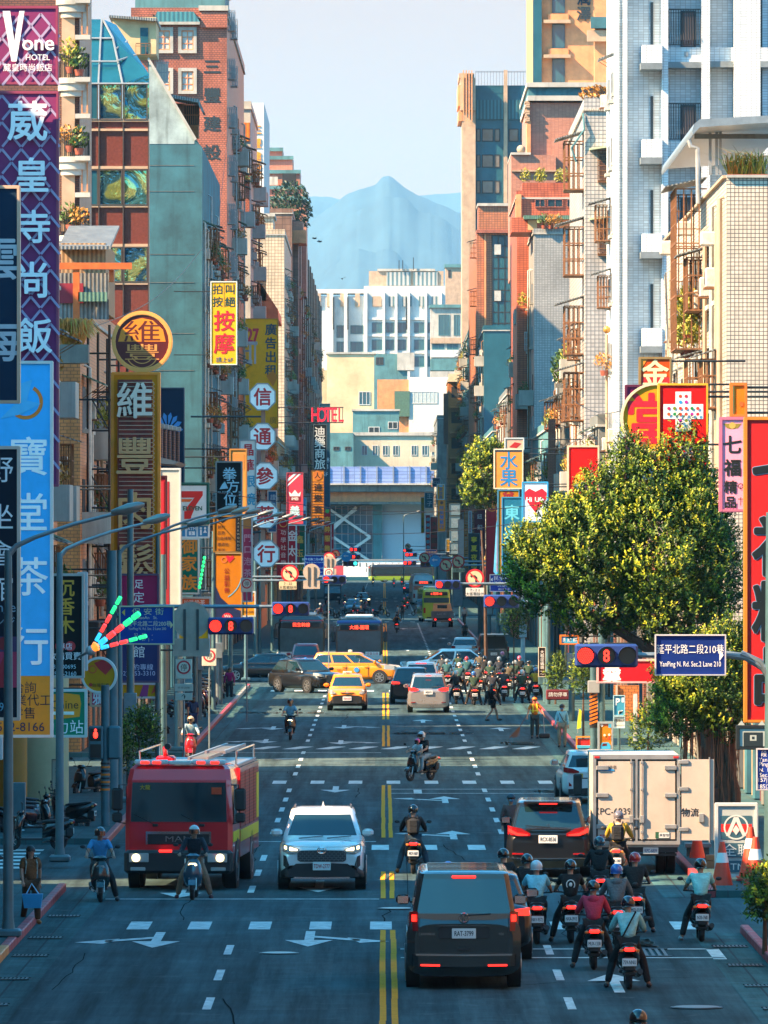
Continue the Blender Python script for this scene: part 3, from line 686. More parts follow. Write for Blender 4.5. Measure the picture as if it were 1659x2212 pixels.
dwin(r,Y-.01,[(524,476,546,493)],fr=FRB,gl=GLASS,nx=3,nz=2)
clutter(r,-1,wx(614,Y),Y+2,Y+58,8,38,75,step=7,dens=1.5,pipes=3)
Y = 900
r = thing('stepped_block', 'pink brick block that steps back in terraces with a dark tree on one terrace', 'building', (wx(610, Y), Y, 0))
b = MB()
for x0,y0,x1,d in ((570,320,610,6),(570,338,632,4),(570,368,648,2),(570,402,656,0),(570,425,662,-2)):
 dbox(b,x0,y0,x1,640,Y+d,1,SALM,12);dbox(b,x0,y0-1,x1+2,y0+7,Y+d-1.01,.3,TEALP)
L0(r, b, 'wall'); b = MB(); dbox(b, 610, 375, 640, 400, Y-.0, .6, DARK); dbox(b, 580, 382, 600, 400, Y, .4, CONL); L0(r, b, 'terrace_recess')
pt = m_leaf(1500, 2.7, 2.0, 3.4, mat('dark_leaf', (.02, .055, .03), .6, var=.5, scale=2), .28, 9, False); pt.tube([(0, 0, -1), (0, 0, 3)], .15, BR_BRN, 6)
o = pt.build('terrace_tree', loc=(wx(627, 890), 890, wz(512, 890)), label='dark bushy tree growing on a high terrace of the stepped block', cat='tree')
r = building('brown_tile_block', 'very long dark brown tiled block with ribbed pilasters and planted parapet', -24, XL, 845, 1180, wz(505, 900), BRNW)
b = MB()
for k in range(14): yy = 850+k*24;b.box(XL+.002,XL+.7,yy,yy+6,3,wz(505,900)-.5,BRNW)
L0(r, b, 'pilaster')
b = MB(); dbox(b, 600, 480, 655, 512, 850, 2, SALM, 5); dbox(b, 604, 500, 662, 528, 850, 3.5, SALM2, 5); L0(r, b, 'corner_balcony')
clutter(r,-1,XL+.3,850,1180,6,40,76,step=26,dens=.9,lush=.5)
# lower houses between,seen beyond the concrete gable
for i, (a, z, h, X_, m_, lb) in enumerate(((556, 580, 20, XL, ORNG, 'orange brick house with coolers hanging over the pavement beyond the brick tower'), (610, 640, wz(690, 620), XL+.4, SALM2, 'house with a rusty domed roof behind the yellow billboard'), (640, 684, 19, XL, YELP, 'peeling yellow house before the wide cross street'), (726, 783, 17, XL, ORNG, 'orange tiled house just past the wide cross street'), (1186, 1280, 22, XL, OLDG, 'grey block at the far end of the east row'))):
 r = building('shop_house', lb, X_-12, X_, a, z, h, m_); clutter(r, -1, X_, a, z, 4, h, 80+i, step=6, dens=1.4, pipes=3, lush=.4)
 if i == 1:
  b = MB();Y = 612
  b.prism(pg([(505, 690), (505, 612), (530, 580), (548, 590), (600, 668), (602, 690)], Y), Y-1, Y+20, mat('rusty_roof', (.40, .15, .07), .7, var=.4, scale=1)); L0(r, b, 'roof')
  b = MB(); dbox(b, 495, 545, 530, 600, Y-1.2, .5, SALM2); dbox(b, 500, 548, 523, 575, Y-1.8, .1, TF); dbox(b, 540, 590, 575, 650, Y-.9, .1, YELP); L0(r, b, 'attic')
  b = MB(); dbox(b, 512, 785, 552, 832, Y-1.1, .3, mat('red_mosaic', (.40, .02, .02), .4, pat='brick', pw=.22, ph=.22, pc=(.1, .01, .01), alt=(.15, .02, .02), mortar=.01)); L0(r, b, 'mosaic_panel')
  for k in range(9): fit(r, 'pot_plant', k, wx(515+k*3, Y), Y-1.8, wz(842+k*11, Y), 0)
# east row shopfronts and arcade columns at street level
q = random.Random(11)
SHL = [mat('shop_front_'+c, hexc(h), .6, var=.2) for c, h in (('amber', '#c8832c'), ('cream', '#b49a70'), ('wine', '#5a1420'), ('teal', '#12343c'), ('black', '#0a1013'))]  # plain shopfront colours, picked at random
for side,(Ya,Yb) in ((-1,(183,238)),(-1,(256,374)),(-1,(406,684)),(-1,(726,900)),(1,(156,374)),(1,(406,684)),(1,(726,900))):
 nm = 'arcade'; r = thing('shop_arcade', '%s with columns and dim shopfronts along the %s pavement, %s' % (('arcade', 'left', 'nearest stretch') if (side, Ya) == (-1, 183) else ('arcade', 'left' if side < 0 else 'right', {256: 'past the second lane', 406: 'short of the wide cross street', 726: 'past the wide cross street', 156: 'behind the box truck'}[Ya])), 'arcade', (side*10.4, Ya, 0))
 y = Ya+1.5;st_ = 4.7 if Ya < 400 else 9.4;kc = 0
 while y < Yb-1:
  m_ = q.choice([BR_BRN,OLDG,OLDG,CONT,BRNW,DARK])
  cb = MB(); cb.bev(min(side*10.9, side*10.42), max(side*10.9, side*10.42), y-.35, y+.35, .152, 3.6, m_, .04); L0(r, cb, 'column')
  sb = MB(); sb.box(min(side*10.62, side*10.56), max(side*10.62, side*10.56), y+.5, y+st_-1.1, .16, 3.3, q.choice(SHL)); L0(r, sb, 'shopfront')
  bm = MB(); bm.bev(min(side*10.5, side*(10.15+q.uniform(-.15, .2))), max(side*10.5, side*9.9), y-.3, y+st_-.4, 3.62+q.uniform(0, .2), 4.35+q.uniform(-.1, .3), q.choice([C('#5a1420'), C('#8a4a18'), C('#123648'), C('#5c584c'), C('#12342a'), OLDG, DARK]), .03); L0(r, bm, 'fascia')
  y += st_
# ---------------------------------------------------------------- west row (right in the photo)
XR = 10.5
r = building('off_frame_block', 'tall grey block west of the street before the near lane', XR, XR+13, 62, 141, 12, BRNW)
clutter(r,1,XR,62,140,4,15,90,dens=.4)
# R1 grid tile house
Y = 227
r = building('tile_house', 'white grid-tiled house with a sunlit side, caged plant balcony and steel roof canopy', XR, 24, Y, 275, wz(384, Y), GRIDT, cap=0)
r1 = r
b = MB(); b.box(7.2+3.3, 24, Y-.12, Y+.1, wz(384, Y)+.002, wz(378, Y), CONL); b.box(XR-.12, XR+.1, Y+.11, 275, wz(384, Y)+.002, wz(378, Y), STONE); L0(r, b, 'coping')
b = MB();Y = 236   # roof canopy
b.prism(pg([(1488, 283), (1500, 273), (1700, 262), (1700, 276), (1500, 290), (1486, 305), (1484, 298)], Y), Y-4, Y+22, mat('canopy_metal', (.20, .25, .28), .4, metal=.3, var=.2))
for x in (1534,1548,1556): dbox(b,x-3,286,x+3,378,Y,.12,FRM)
dbox(b,1500,290,1700,300,Y-.1,.2,OLDG)
b.tube([(wx(1488, 232), 232, wz(303, 232)), (wx(1492, 232), 232, wz(316, 232)), (wx(1507, 232), 232, wz(320, 232)), (wx(1508, 232), 232, wz(440, 232))], .07, PIPE, 8); L0(r, b, 'roof_canopy')
q = random.Random(5);pl = MB()
for i in range(300):
 cx_ = wx(q.uniform(1575,1655),227);z = wz(380,227);ln = q.uniform(.4,1.05);a = q.gauss(0,.35);y = 227.2+q.random()*.6
 p0 = Vector((cx_,y,z));p1 = p0+Vector((a*ln*.5,q.gauss(0,.1),ln*.7));p2 = p0+Vector((a*ln*1.6,q.gauss(0,.2),ln*q.uniform(.6,1)))
 u = Vector((.012,.01,0));m_ = q.choice([PLANT,PLANTY,PLANTY,PLANTR]);pl.add([p0-u,p0+u,p1+u,p1-u],[(0,1,2,3)],m_);pl.add([p1-u,p1+u,p2],[(0,1,2)],m_)
pl.box(wx(1572,227),wx(1660,227),227.1,227.8,wz(384,227)+.01,wz(376,227),POT)
pl.build('roof_grass', label='tuft of long green and red grass growing on the grid-tiled parapet', cat='grass planter')
clutter(r,1,XR,229,274,4.2,17,91,step=4.5,fl=3.3,dens=.7,pipes=0,balc=0,lush=0)
for i,(yy,zz0,zz1,rr_,mt) in enumerate(((228.5,4,18,.09,STONE),(230.5,5,17.5,.07,STONE),(234,4,18,.08,PIPE),(239,6,17,.07,STONE),(246,4,17,.08,FRM),(255,5,17,.06,STONE))):
 b = MB(); b.tube([(XR-.15, yy, zz0), (XR-.15, yy, zz1), (XR+.1, yy, zz1+.12)], rr_, mt, 8); L0(r, b, 'drainpipe')
me = m_cage(4.2,5.2,1.0,RUST,True,12)
b = MB();b.v = me.v;b.f = me.f;b.m = me.m;b.ms = me.ms;b.sm = me.sm
for k in range(1,9): b.box(-2.1,2.1,-1.02,-.98,k*.58,k*.58+.03,RUST);b.box(-2.12,-2.08,-1,0,k*.58,k*.58+.03,RUST)
o = b.build('plant_cage', r, (XR-r.location.x, 243-r.location.y, wz(757, 243)), -PI/2)
for i in range(7): fit(r, 'pot_plant', 1 if i != 4 else 0, XR-.55, 241.4+i*.5, wz(750-(i % 3)*30, 243)-.1, i)
b = MB();q = random.Random(8)
for k in range(5):
 y0 = 258+k*2;pts = [(XR-.3-q.random()*.2,y0+q.uniform(-1,1),17-j*2.0) for j in range(7)];b.tube(pts,.035,FRM if k % 2 else CREAMT,5)
L0(r, b, 'hanging_hose')
for (x_,z_,s_) in ((1552,500,.5),(1500,478,.4),(1460,520,.5)): 
 b = MB(); Yp = 16000*XR/(x_-CX); b.bev(XR-.55, XR-.01, Yp, Yp+.9, wz(z_+30, Yp), wz(z_, Yp), ACW, .04); L0(r, b, 'air_conditioner')
# R2 white tower
Y = 339
r = thing('white_tower', 'white tiled tower with vertical ribs, black bellied railings and tall dark windows', 'building', (14, Y, 0))
b = MB(); b.box(XR+.35, 26, Y, Y+22, 0, 46, WHITET); L0(r, b, 'wall')
b = MB()
for i,(x0,x1,d) in enumerate(((1326,1337,.45),(1337.3,1344,.25),(1344.3,1354,.7),(1428,1441,1.35),(1513,1531,1.2),(1583,1639,1.5),(1645,1700,.6))):
 b.box(wx(x0,Y),wx(x1,Y),Y-d,Y-.002,.1,46,WHITET)
L0(r, b, 'rib')
floors = [155-203*2,155-203,155,358,561,764,967,1170]
SLAB = mat('blue_grey_slab', (.16, .20, .22), .7, var=.3, scale=2)
for k,yb in enumerate(floors):                      # yb = underside of the bay slab
 b = MB()
 dbox(b,1385,yb-53,1427.5,yb-14,Y-.003,1.75,WHITET);dbox(b,1381,yb-13.8,1427.5,yb,Y-.003,1.85,SLAB)
 L0(r, b, 'balcony_slab'); b = MB()
 dbox(b,1441.3,yb-50,1512.8,yb-18,Y-.003,.95,WHITET);dbox(b,1441.3,yb-17.8,1512.8,yb-5,Y-.003,1.15,SLAB)
 L0(r, b, 'balcony_slab'); b = MB()
 dbox(b,1531.3,yb-50,1582.8,yb-20,Y-.003,.8,WHITET);dbox(b,1528,yb-19.8,1582.8,yb-7,Y-.003,1.0,SLAB)
 L0(r, b, 'balcony_slab'); b = MB()
 dbox(b,1640,yb-50,1662,yb-20,Y-.7,.8,WHITET);dbox(b,1640,yb-19.8,1662,yb-7,Y-.7,1.0,SLAB)
 L0(r, b, 'balcony_slab')
 window(r, wx(1470, Y), wx(1503, Y), wz(yb-50, Y), wz(yb-132, Y), Y-.02, fr=mat('navy_frame', (.012, .04, .06), .3), gl=GLASSB, nx=1, t=.1)
 window(r, wx(1405, Y), wx(1411, Y), wz(yb-53, Y), wz(yb-150, Y), Y-.02, fr=mat('navy_frame'), gl=GLASSB, nx=1, t=.05)
 rail(r,wx(1442.5,Y),wx(1511.5,Y),Y-1.0,wz(yb-56,Y),wz(yb-130,Y),BLKI,.105,belly=.25)
 b = MB(); dbox(b, 1478, yb-43, 1486, yb-34, Y-.96, .05, FRM); L0(r, b, 'vent')
clutter(r,1,XR+.35,342,360,5,30,92,step=5,dens=.5,pipes=2,balc=0)
# R3 grid tile slab with cages
Y = 388 if False else 406
r = building('tile_apartment', 'narrow grid-tiled apartment house with rusty window cages and dry plants on its roof', wx(1264, Y), wx(1400, Y), Y, Y+34, wz(240, Y), GREYT, cap=.6, capm=GRIDT)
XR3 = wx(1264,Y)
for (x0,y0,x1,y1) in ((1291,326,1326,392),(1291,477,1326,550)):
 window(r,wx(x0+3,Y),wx(x1,Y),wz(y1-6,Y),wz(y0+4,Y),Y-.02,fr=FRB,nx=2,nz=2)
 b = MB();w_ = wx(x1,Y)-wx(x0,Y)
 for i in range(9): xx = wx(x0,Y)+w_*i/8;b.box(xx-.02,xx+.02,Y-.6,Y-.56,wz(y1,Y),wz(y0,Y),RUST)
 for i in range(7): zz = wz(y1,Y)+(wz(y0,Y)-wz(y1,Y))*i/6;b.box(wx(x0,Y),wx(x1,Y),Y-.61,Y-.55,zz-.02,zz+.02,RUST)
 b.prism(pg([(x0-18, y0-4), (x1+4, y0-12), (x1+4, y0-8), (x0-18, y0)], Y), Y-1.1, Y, mat('pale_green_awning', (.45, .50, .30), .6)); dbox(b, x0, y1-2, x1, y1+3, Y-.01, .6, RUST); L0(r, b, 'window_cage')
for z in (wz(404,Y),wz(590,Y),wz(762,Y),wz(906,Y)):
 me = FIT['window_cage'][1]; o = obj('window_cage', me, r, (XR3-r.location.x, Y+4-r.location.y, z), -PI/2); o.scale = (1.3, 1.5, 1.55)
clutter(r,1,XR3,Y+8,Y+33,4,20,93,step=5,dens=1.3,pipes=4)
q = random.Random(6); o = m_leaf(260, .9, .3, .45, PLANTR, .12, 31, False).build('roof_shrub', loc=(wx(1285, Y), Y+.2, wz(240, Y)+.55), label='dry orange shrub on the flat roof of the grid-tiled apartment', cat='shrub')
b = MB(); b.tube([(XR3-.1, Y, wz(245, Y)), (XR3-.05, Y-.2, wz(280, Y)), (XR3-.75, Y-.2, wz(320, Y)), (XR3-.5, Y-.1, wz(350, Y))], .06, TEALP, 6); L0(r, b, 'hose')
# R5 red tiled house with green awning,grey tile wall below
Y = 525
r = building('grey_tile_block', 'grey grid-tiled gable with one narrow sunlit side, flat roofed', XR+.15, wx(1400, Y), Y, Y+30, wz(506, Y), tile('fine_grey_tile', (.36, .38, .37), .2, .12, (.17, .19, .19), .022), cap=.3)
clutter(r,1,XR+.15,Y+2,Y+29,14,27,94,step=6,dens=.5,pipes=3)
b = MB(); dbox(b, 1105, 470, 1262, 502, Y+4, .1, REDT, 8); dbox(b, 1131, 466, 1264, 474, Y+3.5, .6, CORG, 8); dbox(b, 1140, 476, 1160, 497, Y+3.8, .1, YELP); dbox(b, 1195, 474, 1228, 500, Y+3.8, .1, TF); L0(r, b, 'rooftop_room')
for i in range(3): fit(r, 'pot_plant', (0, 2, 2)[i], wx(1175+i*14, Y), Y-.3, wz(500, Y)+.4, i)
Y = 545
r = building('red_tile_house', 'bright red-orange tiled penthouse with arched windows behind the grey tiled gable', wx(1117, Y), wx(1300, Y), Y, Y+30, wz(430, Y), REDT)
b = MB(); dbox(b, 1128, 395, 1262, 430, Y+1, .3, REDT, 8); dbox(b, 1115, 420, 1126, 470, Y-.01, .3, SALM2, 3); L0(r, b, 'upper_parapet')
dwin(r,Y-.02,[(1155,430,1178,448),(1182,430,1216,448),(1224,430,1250,448)],fr=BR_RED,nx=2)
for i, x in enumerate((1136, 1164, 1172, 1210, 1222)): fit(r, 'pot_plant', 1, wx(x, Y), Y+1.2, wz(396, Y), i)
# R4 salmon blocks
Y = 590
r = building('salmon_block', 'blank salmon gable with a heavy grey cornice and stone-trimmed edge', wx(1143, Y), wx(1420, Y), Y, Y+30, wz(222, Y), SALM, cap=0)
b = MB(); dbox(b, 1137, 180, 1430, 190, Y+.5, 1.3, CONL, 30); dbox(b, 1141, 190.2, 1428, 208, Y+.5, .9, CONT, 30); dbox(b, 1139, 208.2, 1428, 219, Y+.5, 1.1, CONL, 30); L0(r, b, 'cornice')
b = MB()
for i in range(9): dbox(b,1134+(i % 2)*2,219+i*5,1144,223+i*5,Y-.01,.4+.1*(i % 3),STONE,2)
dbox(b, 1138, 262, 1146, 372, Y-.02, .5, SALM2, 3); L0(r, b, 'quoin')
b = MB(); dbox(b, 1104, 336, 1200, 600, Y-1, 1, SALM, 14); dbox(b, 1103, 331, 1146, 336, Y-.99, 1.3, CONL, 14); dbox(b, 1104, 368, 1260, 371, Y-2.01, .3, STONE); b.ell((wx(1125, Y), Y-1.5, wz(325, Y)), (.35, .35, .35), STONE, 12, 8); L0(r, b, 'side_wing')
Y = 610
r = building('orange_tower', 'tall orange stone tower with three dark windows under small ledges and dark characters', wx(1152, Y), wx(1420, Y), Y, Y+30, wz(-60, Y), SALM2)
dwin(r,Y-.02,[(1193,y,1220,y+52) for y in (-24,52,127)],fr=TEAL,gl=GLASSB,nx=1)
b = MB()
for y in (-30,46,121): dbox(b,1174,y-2,1232,y+5,Y-.01,.8,STONE);dbox(b,1184,y-16,1228,y-3,Y-.01,.2,SALM2)
dbox(b, 1151, -60, 1170, 181, Y-.01, .5, TEAL); L0(r, b, 'ledge')
t = MB(); t.text('澤', wx(1261, Y), wz(30, Y), 1.15, Y-.1, mat('dark_letter'), .08, bold=.03); t.text('潤', wx(1261, Y), wz(-4, Y), 1.15, Y-.1, mat('dark_letter'), .08, bold=.03); L0(r, t, 'lettering')
b = MB();Y = 600;dbox(b,1283,30,1330,182,Y,1.5,SALM2);dbox(b,1276,38,1330,62,Y-1.5,.8,CONT);dbox(b,1268,66,1330,90,Y-1.5,.5,STONE)
for i in range(5): dbox(b,1312,96+i*46-40*0,1330,104+i*46,Y-1.6,.2,STONE)
L0(r, b, 'corner_bay')
# R6 terracotta with dark glass strip
Y = 838
r = building('terracotta_block', 'terracotta tiled block with a tall dark glass strip down its front', XR, wx(1150, Y), Y, Y+80, wz(500, Y), TERRA, cap=0)
b = MB(); dbox(b, 1033, 445, 1135, 500, Y+.5, 1.1, TERRA, 8); dbox(b, 1031, 440, 1137, 446, Y+.5, 1.4, CONL, 8); dbox(b, 1029, 497, 1137, 504, Y+.5, 1.3, BR_RED, 8); L0(r, b, 'crown_band')
window(r,wx(1062,Y),wx(1105,Y),12,wz(508,Y),Y-.02,fr=BLKI,gl=GLASSB,nx=3,nz=24,t=.14)
b = MB()
for i,yy in enumerate((528,628,728,828)): dbox(b,1068,yy,1082,yy+22,Y-.1,.12,CURT)
L0(r, b, 'opening_sash')
b = MB(); dbox(b, 1046, 505, 1050, 900, Y-.01, .25, SALM2); dbox(b, 1106, 505, 1112, 900, Y-.01, .4, SALM2); L0(r, b, 'pilaster')
for i in range(6): fit(r, 'window_cage', 1, XR, Y+4, 12+i*5.5, -PI/2)
b = MB();dbox(b,1112,500,1160,900,700,1,TEAL,20)
L0(r, b, 'dark_wing')
# R7 teal high rise
Y = 1047
r = building('teal_high_rise', 'dark teal high-rise with a sunlit ribbed stone corner and roof railing', wx(1027, Y), wx(1260, Y), Y, Y+50, wz(185, Y), TEAL, cap=0)
b = MB();dbox(b,998,225,1027,1200,Y,1.2,STONE,12);dbox(b,994,170,1026.8,240,Y-.5,2.2,STONE,14);dbox(b,989,185,996,230,Y-.4,1.6,SALM2,14);dbox(b,991,160,1024,170,Y-.5,2.0,STONE,14);dbox(b,990,240,999,262,Y-.3,1,SALM2,14)
for x in (1000,1006,1012,1018): dbox(b,x,152,x+2.4,262,Y-2.72,.3,SALM2)
dbox(b, 1088, 152, 1096, 1200, Y-.01, .8, STONE); L0(r, b, 'corner_pier')
rail(r,wx(1027,Y),wx(1150,Y),Y-.5,wz(185,Y),wz(155,Y),BLKI,.42)
b = MB(); dbox(b, 1027, 216, 1087.5, 258, Y-.02, .3, mat('teal_louvre', (.03, .14, .17), .5, pat='wave', pw=.5, pc=(.01, .05, .06), var=.1)); dbox(b, 1097, 216, 1160, 258, Y-.02, .3, mat('teal_louvre')); L0(r, b, 'louvre_band')
for k in range(6):
 for (x0, x1) in ((1029, 1038), (1041, 1066), (1068, 1080), (1099, 1120), (1124, 1146)): window(r, wx(x0, Y), wx(x1, Y), wz(306+k*56, Y), wz(278+k*56, Y), Y-.02, fr=BLKI, gl=mat('warm_reflect_glass', (.14, .13, .11), .15, var=.3, scale=.3, spec=.8), nx=1, t=.12)
# low old row between
for i, (a, z, h, X_, m_, lb) in enumerate(((275.5, 338, 9.5, XR+.1, TERRA, 'low house clad in orange tile behind the box truck and the big tree'), (362, 376, 13, XR, OLDG, 'stained grey house beside the white tower'), (404.5, 405.8, 5, XR+2, OLDG, 'garden wall at the corner of the third side street'), (441, 470, 17.5, XR+.3, OLDG, 'old stained house with a round bush on its roof terrace'), (470, 524, 14.5, XR, TEALP, 'low teal plaster house with tangled pipes'), (556, 588, 24, XR, OLDG, 'dark old block right below the salmon gable'), (640, 686, 20, XR+.2, OLDG, 'dark block before the wide cross street'), (724, 800, 18, XR+.2, CONT, 'teal-stained block just past the wide cross street'), (800, 836, 30, XR+.3, TEAL, 'dark glazed block in front of the terracotta one'), (918, 1040, 33, XR+.1, TEAL, 'dark block with stacked enclosed balconies'))):
 r = building('old_house', lb, X_, X_+12, a, z, h, m_)
 if z-a > 5: clutter(r,1,X_,a,z,4,h,100+i,step=5 if a < 600 else 8,dens=1.5,pipes=6,lush=.3)
 if a == 441:
  o = m_leaf(900, .75, .7, 1.1, PLANT, .12, 12, False).build('roof_bush', loc=(wx(1216, 442), 442, wz(832, 442)), label='round green bush in a railed terrace above the old stained house', cat='bush')
  b = MB(); dbox(b, 1200, 828, 1234, 838, 441, .3, OLDG); L0(r, b, 'ledge'); rail(r, wx(1206, 441), wx(1232, 441), 440.8, wz(828, 441), wz(815, 441), RUST, .2)
  b = MB(); dbox(b, 1184, 905, 1200, 1130, 440, .25, BR_BRN); L0(r, b, 'chimney_duct')
 if a == 362:
  b = MB(); X0 = wx(1311, 350); b.tube([(X0, 350, 10), (X0, 350, wz(722, 350))], .07, STONE, 8); L0(r, b, 'mast')
  b = MB(); b.ell((X0, 350, wz(712, 350)), (.18, .18, .18), mat('ball_gold', (.55, .28, .06), .35, metal=.4), 14, 10); L0(r, b, 'finial_ball')
# orange balconied house far on the right
Y = 1010
r = building('orange_balcony_house', 'orange house far along the right row with four stacked balconies', wx(1003, Y)-2.2, wx(1003, Y)-.1, Y, Y+25, wz(825, Y), ORNG, cap=.2)
for k in range(5):
 b = MB();z = wz(878+k*55,Y);x0,x1 = wx(972,Y),wx(1003,Y)
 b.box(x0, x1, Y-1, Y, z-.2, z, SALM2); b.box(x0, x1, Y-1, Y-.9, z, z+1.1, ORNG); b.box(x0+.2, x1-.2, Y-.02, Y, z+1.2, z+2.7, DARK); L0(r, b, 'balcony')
b = MB(); dbox(b, 968, 808, 1005, 825, Y, 1.6, mat('pale_awning', (.6, .5, .35), .6)); dbox(b, 958, 850, 972, 960, Y+2, .5, BR_BRN); L0(r, b, 'awning')
r = building('far_grey_house', 'narrow dark house beside the end of the railway viaduct', wx(945, 1180), wx(975, 1180), 1180, 1260, wz(905, 1180), OLDG)
clutter(r,1,wx(945,1180),1182,1258,6,24,120,step=14,dens=1.5)
# ---------------------------------------------------------------- the far end
Y = 1345
r = thing('railway_viaduct', 'elevated railway viaduct with blue noise panels crossing the end of the street', 'viaduct', (0, Y, 0))
b = MB(); dbox(b, 560, 1047, 1120, 1062, Y, .5, OLDG, 14); dbox(b, 560, 1044, 1120, 1047.5, Y, 1.2, CONL, 14); L0(r, b, 'deck')
b = MB(); dbox(b, 560, 1008, 1120, 1044, Y-.3, .15, mat('blue_noise_panel', (.22, .32, .62), .4, pat='brick', pw=2.4, ph=.62, pc=(.10, .15, .30), mortar=.06, var=.12)); L0(r, b, 'noise_panel')
b = MB()
for i in range(15): x = 600+i*35.5;dbox(b,x,1006,x+2,1045,Y-.55,.25,FRM)
L0(r, b, 'panel_post')
b = MB(); dbox(b, 560, 1063, 1120, 1084, Y+2, .4, SALM2, 8); dbox(b, 560, 1084.5, 1120, 1089, Y+1.5, .9, OLDG, 8); L0(r, b, 'girder')
Y = 1352
r = thing('station_block', 'glazed station block with crossing white stair trusses beneath the viaduct', 'building', (0, Y, 0))
b = MB(); dbox(b, 560, 1089, 806, 1262, Y, 1, TEAL, 10); L0(r, b, 'wall')
window(r,wx(712,Y),wx(805,Y),wz(1215,Y),wz(1092,Y),Y-1.02,fr=FRM,gl=GLASSB,nx=7,nz=6,t=.12)
b = MB()
for p0,p1 in (((712,1100),(800,1160)),((800,1160),(720,1215)),((712,1150),(770,1095)),((770,1100),(700,1150)),((712,1155),(800,1212))):
 b.tube([(wx(p0[0],Y),Y-1.8,wz(p0[1],Y)),(wx(p1[0],Y),Y-1.8,wz(p1[1],Y))],.32,WALLW,4,False)
L0(r, b, 'stair_truss'); b = MB(); dbox(b, 806, 1089, 825, 1262, Y-.5, 1, TEALP, 6); L0(r, b, 'pier')
b = MB(); dbox(b, 825.3, 1089, 1000, 1262, Y+.5, 1, mat('grey_blue_wall', (.30, .38, .44), .7, var=.12, scale=.1), 6); L0(r, b, 'rear_wall')
Y = 1338
b = MB(); dbox(b, 740, 1211, 1000, 1246, Y, .2, mat('white_hoarding', (.62, .66, .66), .7, var=.12, scale=.4)); dbox(b, 740, 1208, 1000, 1211, Y, .35, FRM)
for i in range(9): dbox(b,748+i*14,1216,751+i*14,1224,Y-.21,.02,OLDG)
b.build('hoarding', label='long white hoarding closing the street beneath the viaduct', cat='hoarding')
b = MB(); dbox(b, 680, 1222, 742, 1246, Y-4, .3, C('#b04048')); dbox(b, 670, 1216, 700, 1246, Y-5, .3, BRNW); b.build('hoarding', label='short red hoarding at the left end of the white one', cat='hoarding')
def far(name,lb,Y,parts_,win=(), **k):
 r = thing(name, lb, 'building', (wx(parts_[0][0], Y), Y, 0)); b = MB()
 for x0,y0,x1,y1,d,m_ in parts_: dbox(b,x0,y0,x1,y1,Y-d,1,m_,10-d)
 L0(r, b, 'wall')
 for w_ in win: window(r,wx(w_[0],Y),wx(w_[2],Y),wz(w_[3],Y),wz(w_[1],Y),Y-1.02-(w_[4] if len(w_) > 4 else 0),nx=w_[5] if len(w_) > 5 else 2,t=.12, **k)
 return r
r = far('civic_block', 'huge white concrete block with recessed windows standing behind the viaduct', 1900, [(560, 640, 800, 1250, 0, WALLW), (786, 618, 962, 1250, 1.5, WALLW), (560, 625, 786, 634, .5, WALLW)],
 [(x,y,x+w_,y+23,1.5) for y in (697,734,770) for x,w_ in ((803,23),(833,19),(859,19),(894,23),(924,16))]+[(727,703,744,730),(727,738,744,765),(757,738,785,760),(757,703,785,722)],fr=TEALP,gl=GLASSB)
b = MB()
for x in (788,826,853,880,917,949): dbox(b,x,632,x+5.5,840,1900-2.5,1,WALLW)
for x in (712,743): dbox(b,x,634,x+8,840,1899,1.6,WALLW)
for x in (683,706,735,767): dbox(b,x,634,x+10,662,1899,.5,STONE)
for y in (686,722,759): dbox(b,788,y,955,y+5,1897.6,.6,WALLW)
L0(r, b, 'rib')
b = MB()
for i in range(14): dbox(b,797+0*i,582,798,583,1900,.1,WALLW)
dbox(b, 797, 586, 958, 618, 1902, 1, STONE, 8); dbox(b, 815, 581, 940, 586, 1902, 1.5, CONL, 8); dbox(b, 835, 588, 887, 617, 1900.9, .3, mat('louvre_dark', (.04, .12, .15), .5, pat='wave', pw=1.1, pc=(.4, .4, .38), var=.1)); dbox(b, 893, 588, 945, 617, 1900.9, .3, mat('louvre_dark')); L0(r, b, 'penthouse')
b = MB()
for i, x in enumerate((796, 832, 861, 897, 925)): dbox(b, x+8, 640, x+28, 662, 1897.2, .1, mat('louvre_dark') if i else STONE)
for x in (719,750,790,877): dbox(b,x,642,x+3,712,1896.9,.3,BLKI)
L0(r, b, 'roof_screen')
b = MB()
for x,y in ((862,562),(870,562),(893,556)): b.tube([(wx(x,1900),1900,wz(583,1900)),(wx(x,1900),1900,wz(y,1900))],.15,BLKI,4)
L0(r, b, 'antenna')
far('far_slab', 'pale slab with a flat roof showing right of the white concrete block', 1950, [(962, 575, 1040, 1200, 0, STONE), (960, 571, 1040, 578, .5, TEALP)], [(968, 583, 974, 600)])
far('far_flat_block', 'grey flat roofed house with a broad window in front of the white block', 1750, [(930, 664, 1040, 1200, 0, CONL), (927, 658, 1040, 665, .6, TEALP), (930, 730, 1040, 742, .5, STONE), (930, 756, 1040, 772, .5, WALLW)], [(947, 680, 971, 725), (980, 680, 992, 725), (933, 742, 960, 756), (965, 742, 990, 756)], fr=TEALP, gl=GLASSB)
far('stepped_roof_block', 'teal rooftop house with a tent roof between the beige gable and the white block', 1700, [(805, 765, 880, 1200, 0, TEALP), (858, 762, 895, 800, .6, CONL), (930, 775, 1040, 800, .4, TEALP)], [(812, 772, 828, 788), (865, 768, 888, 790)])
r = far('beige_gable', 'blank beige gable catching patches of sun, with one white window', 1480, [(706, 765, 808, 1200, 0, mat('beige_render', (.62, .48, .28), .8, var=.3, scale=.25)), (704, 761, 812, 765, .3, CONL)], [(775, 846, 800, 875, 0, 3)], fr=WALLW, gl=GLASSB)
far('yellow_dome_house', 'small yellow house with a domed water tank behind the hotel sign', 1600, [(684, 800, 712, 1100, 0, YELP), (688, 795, 700, 800, 0, YELP)])
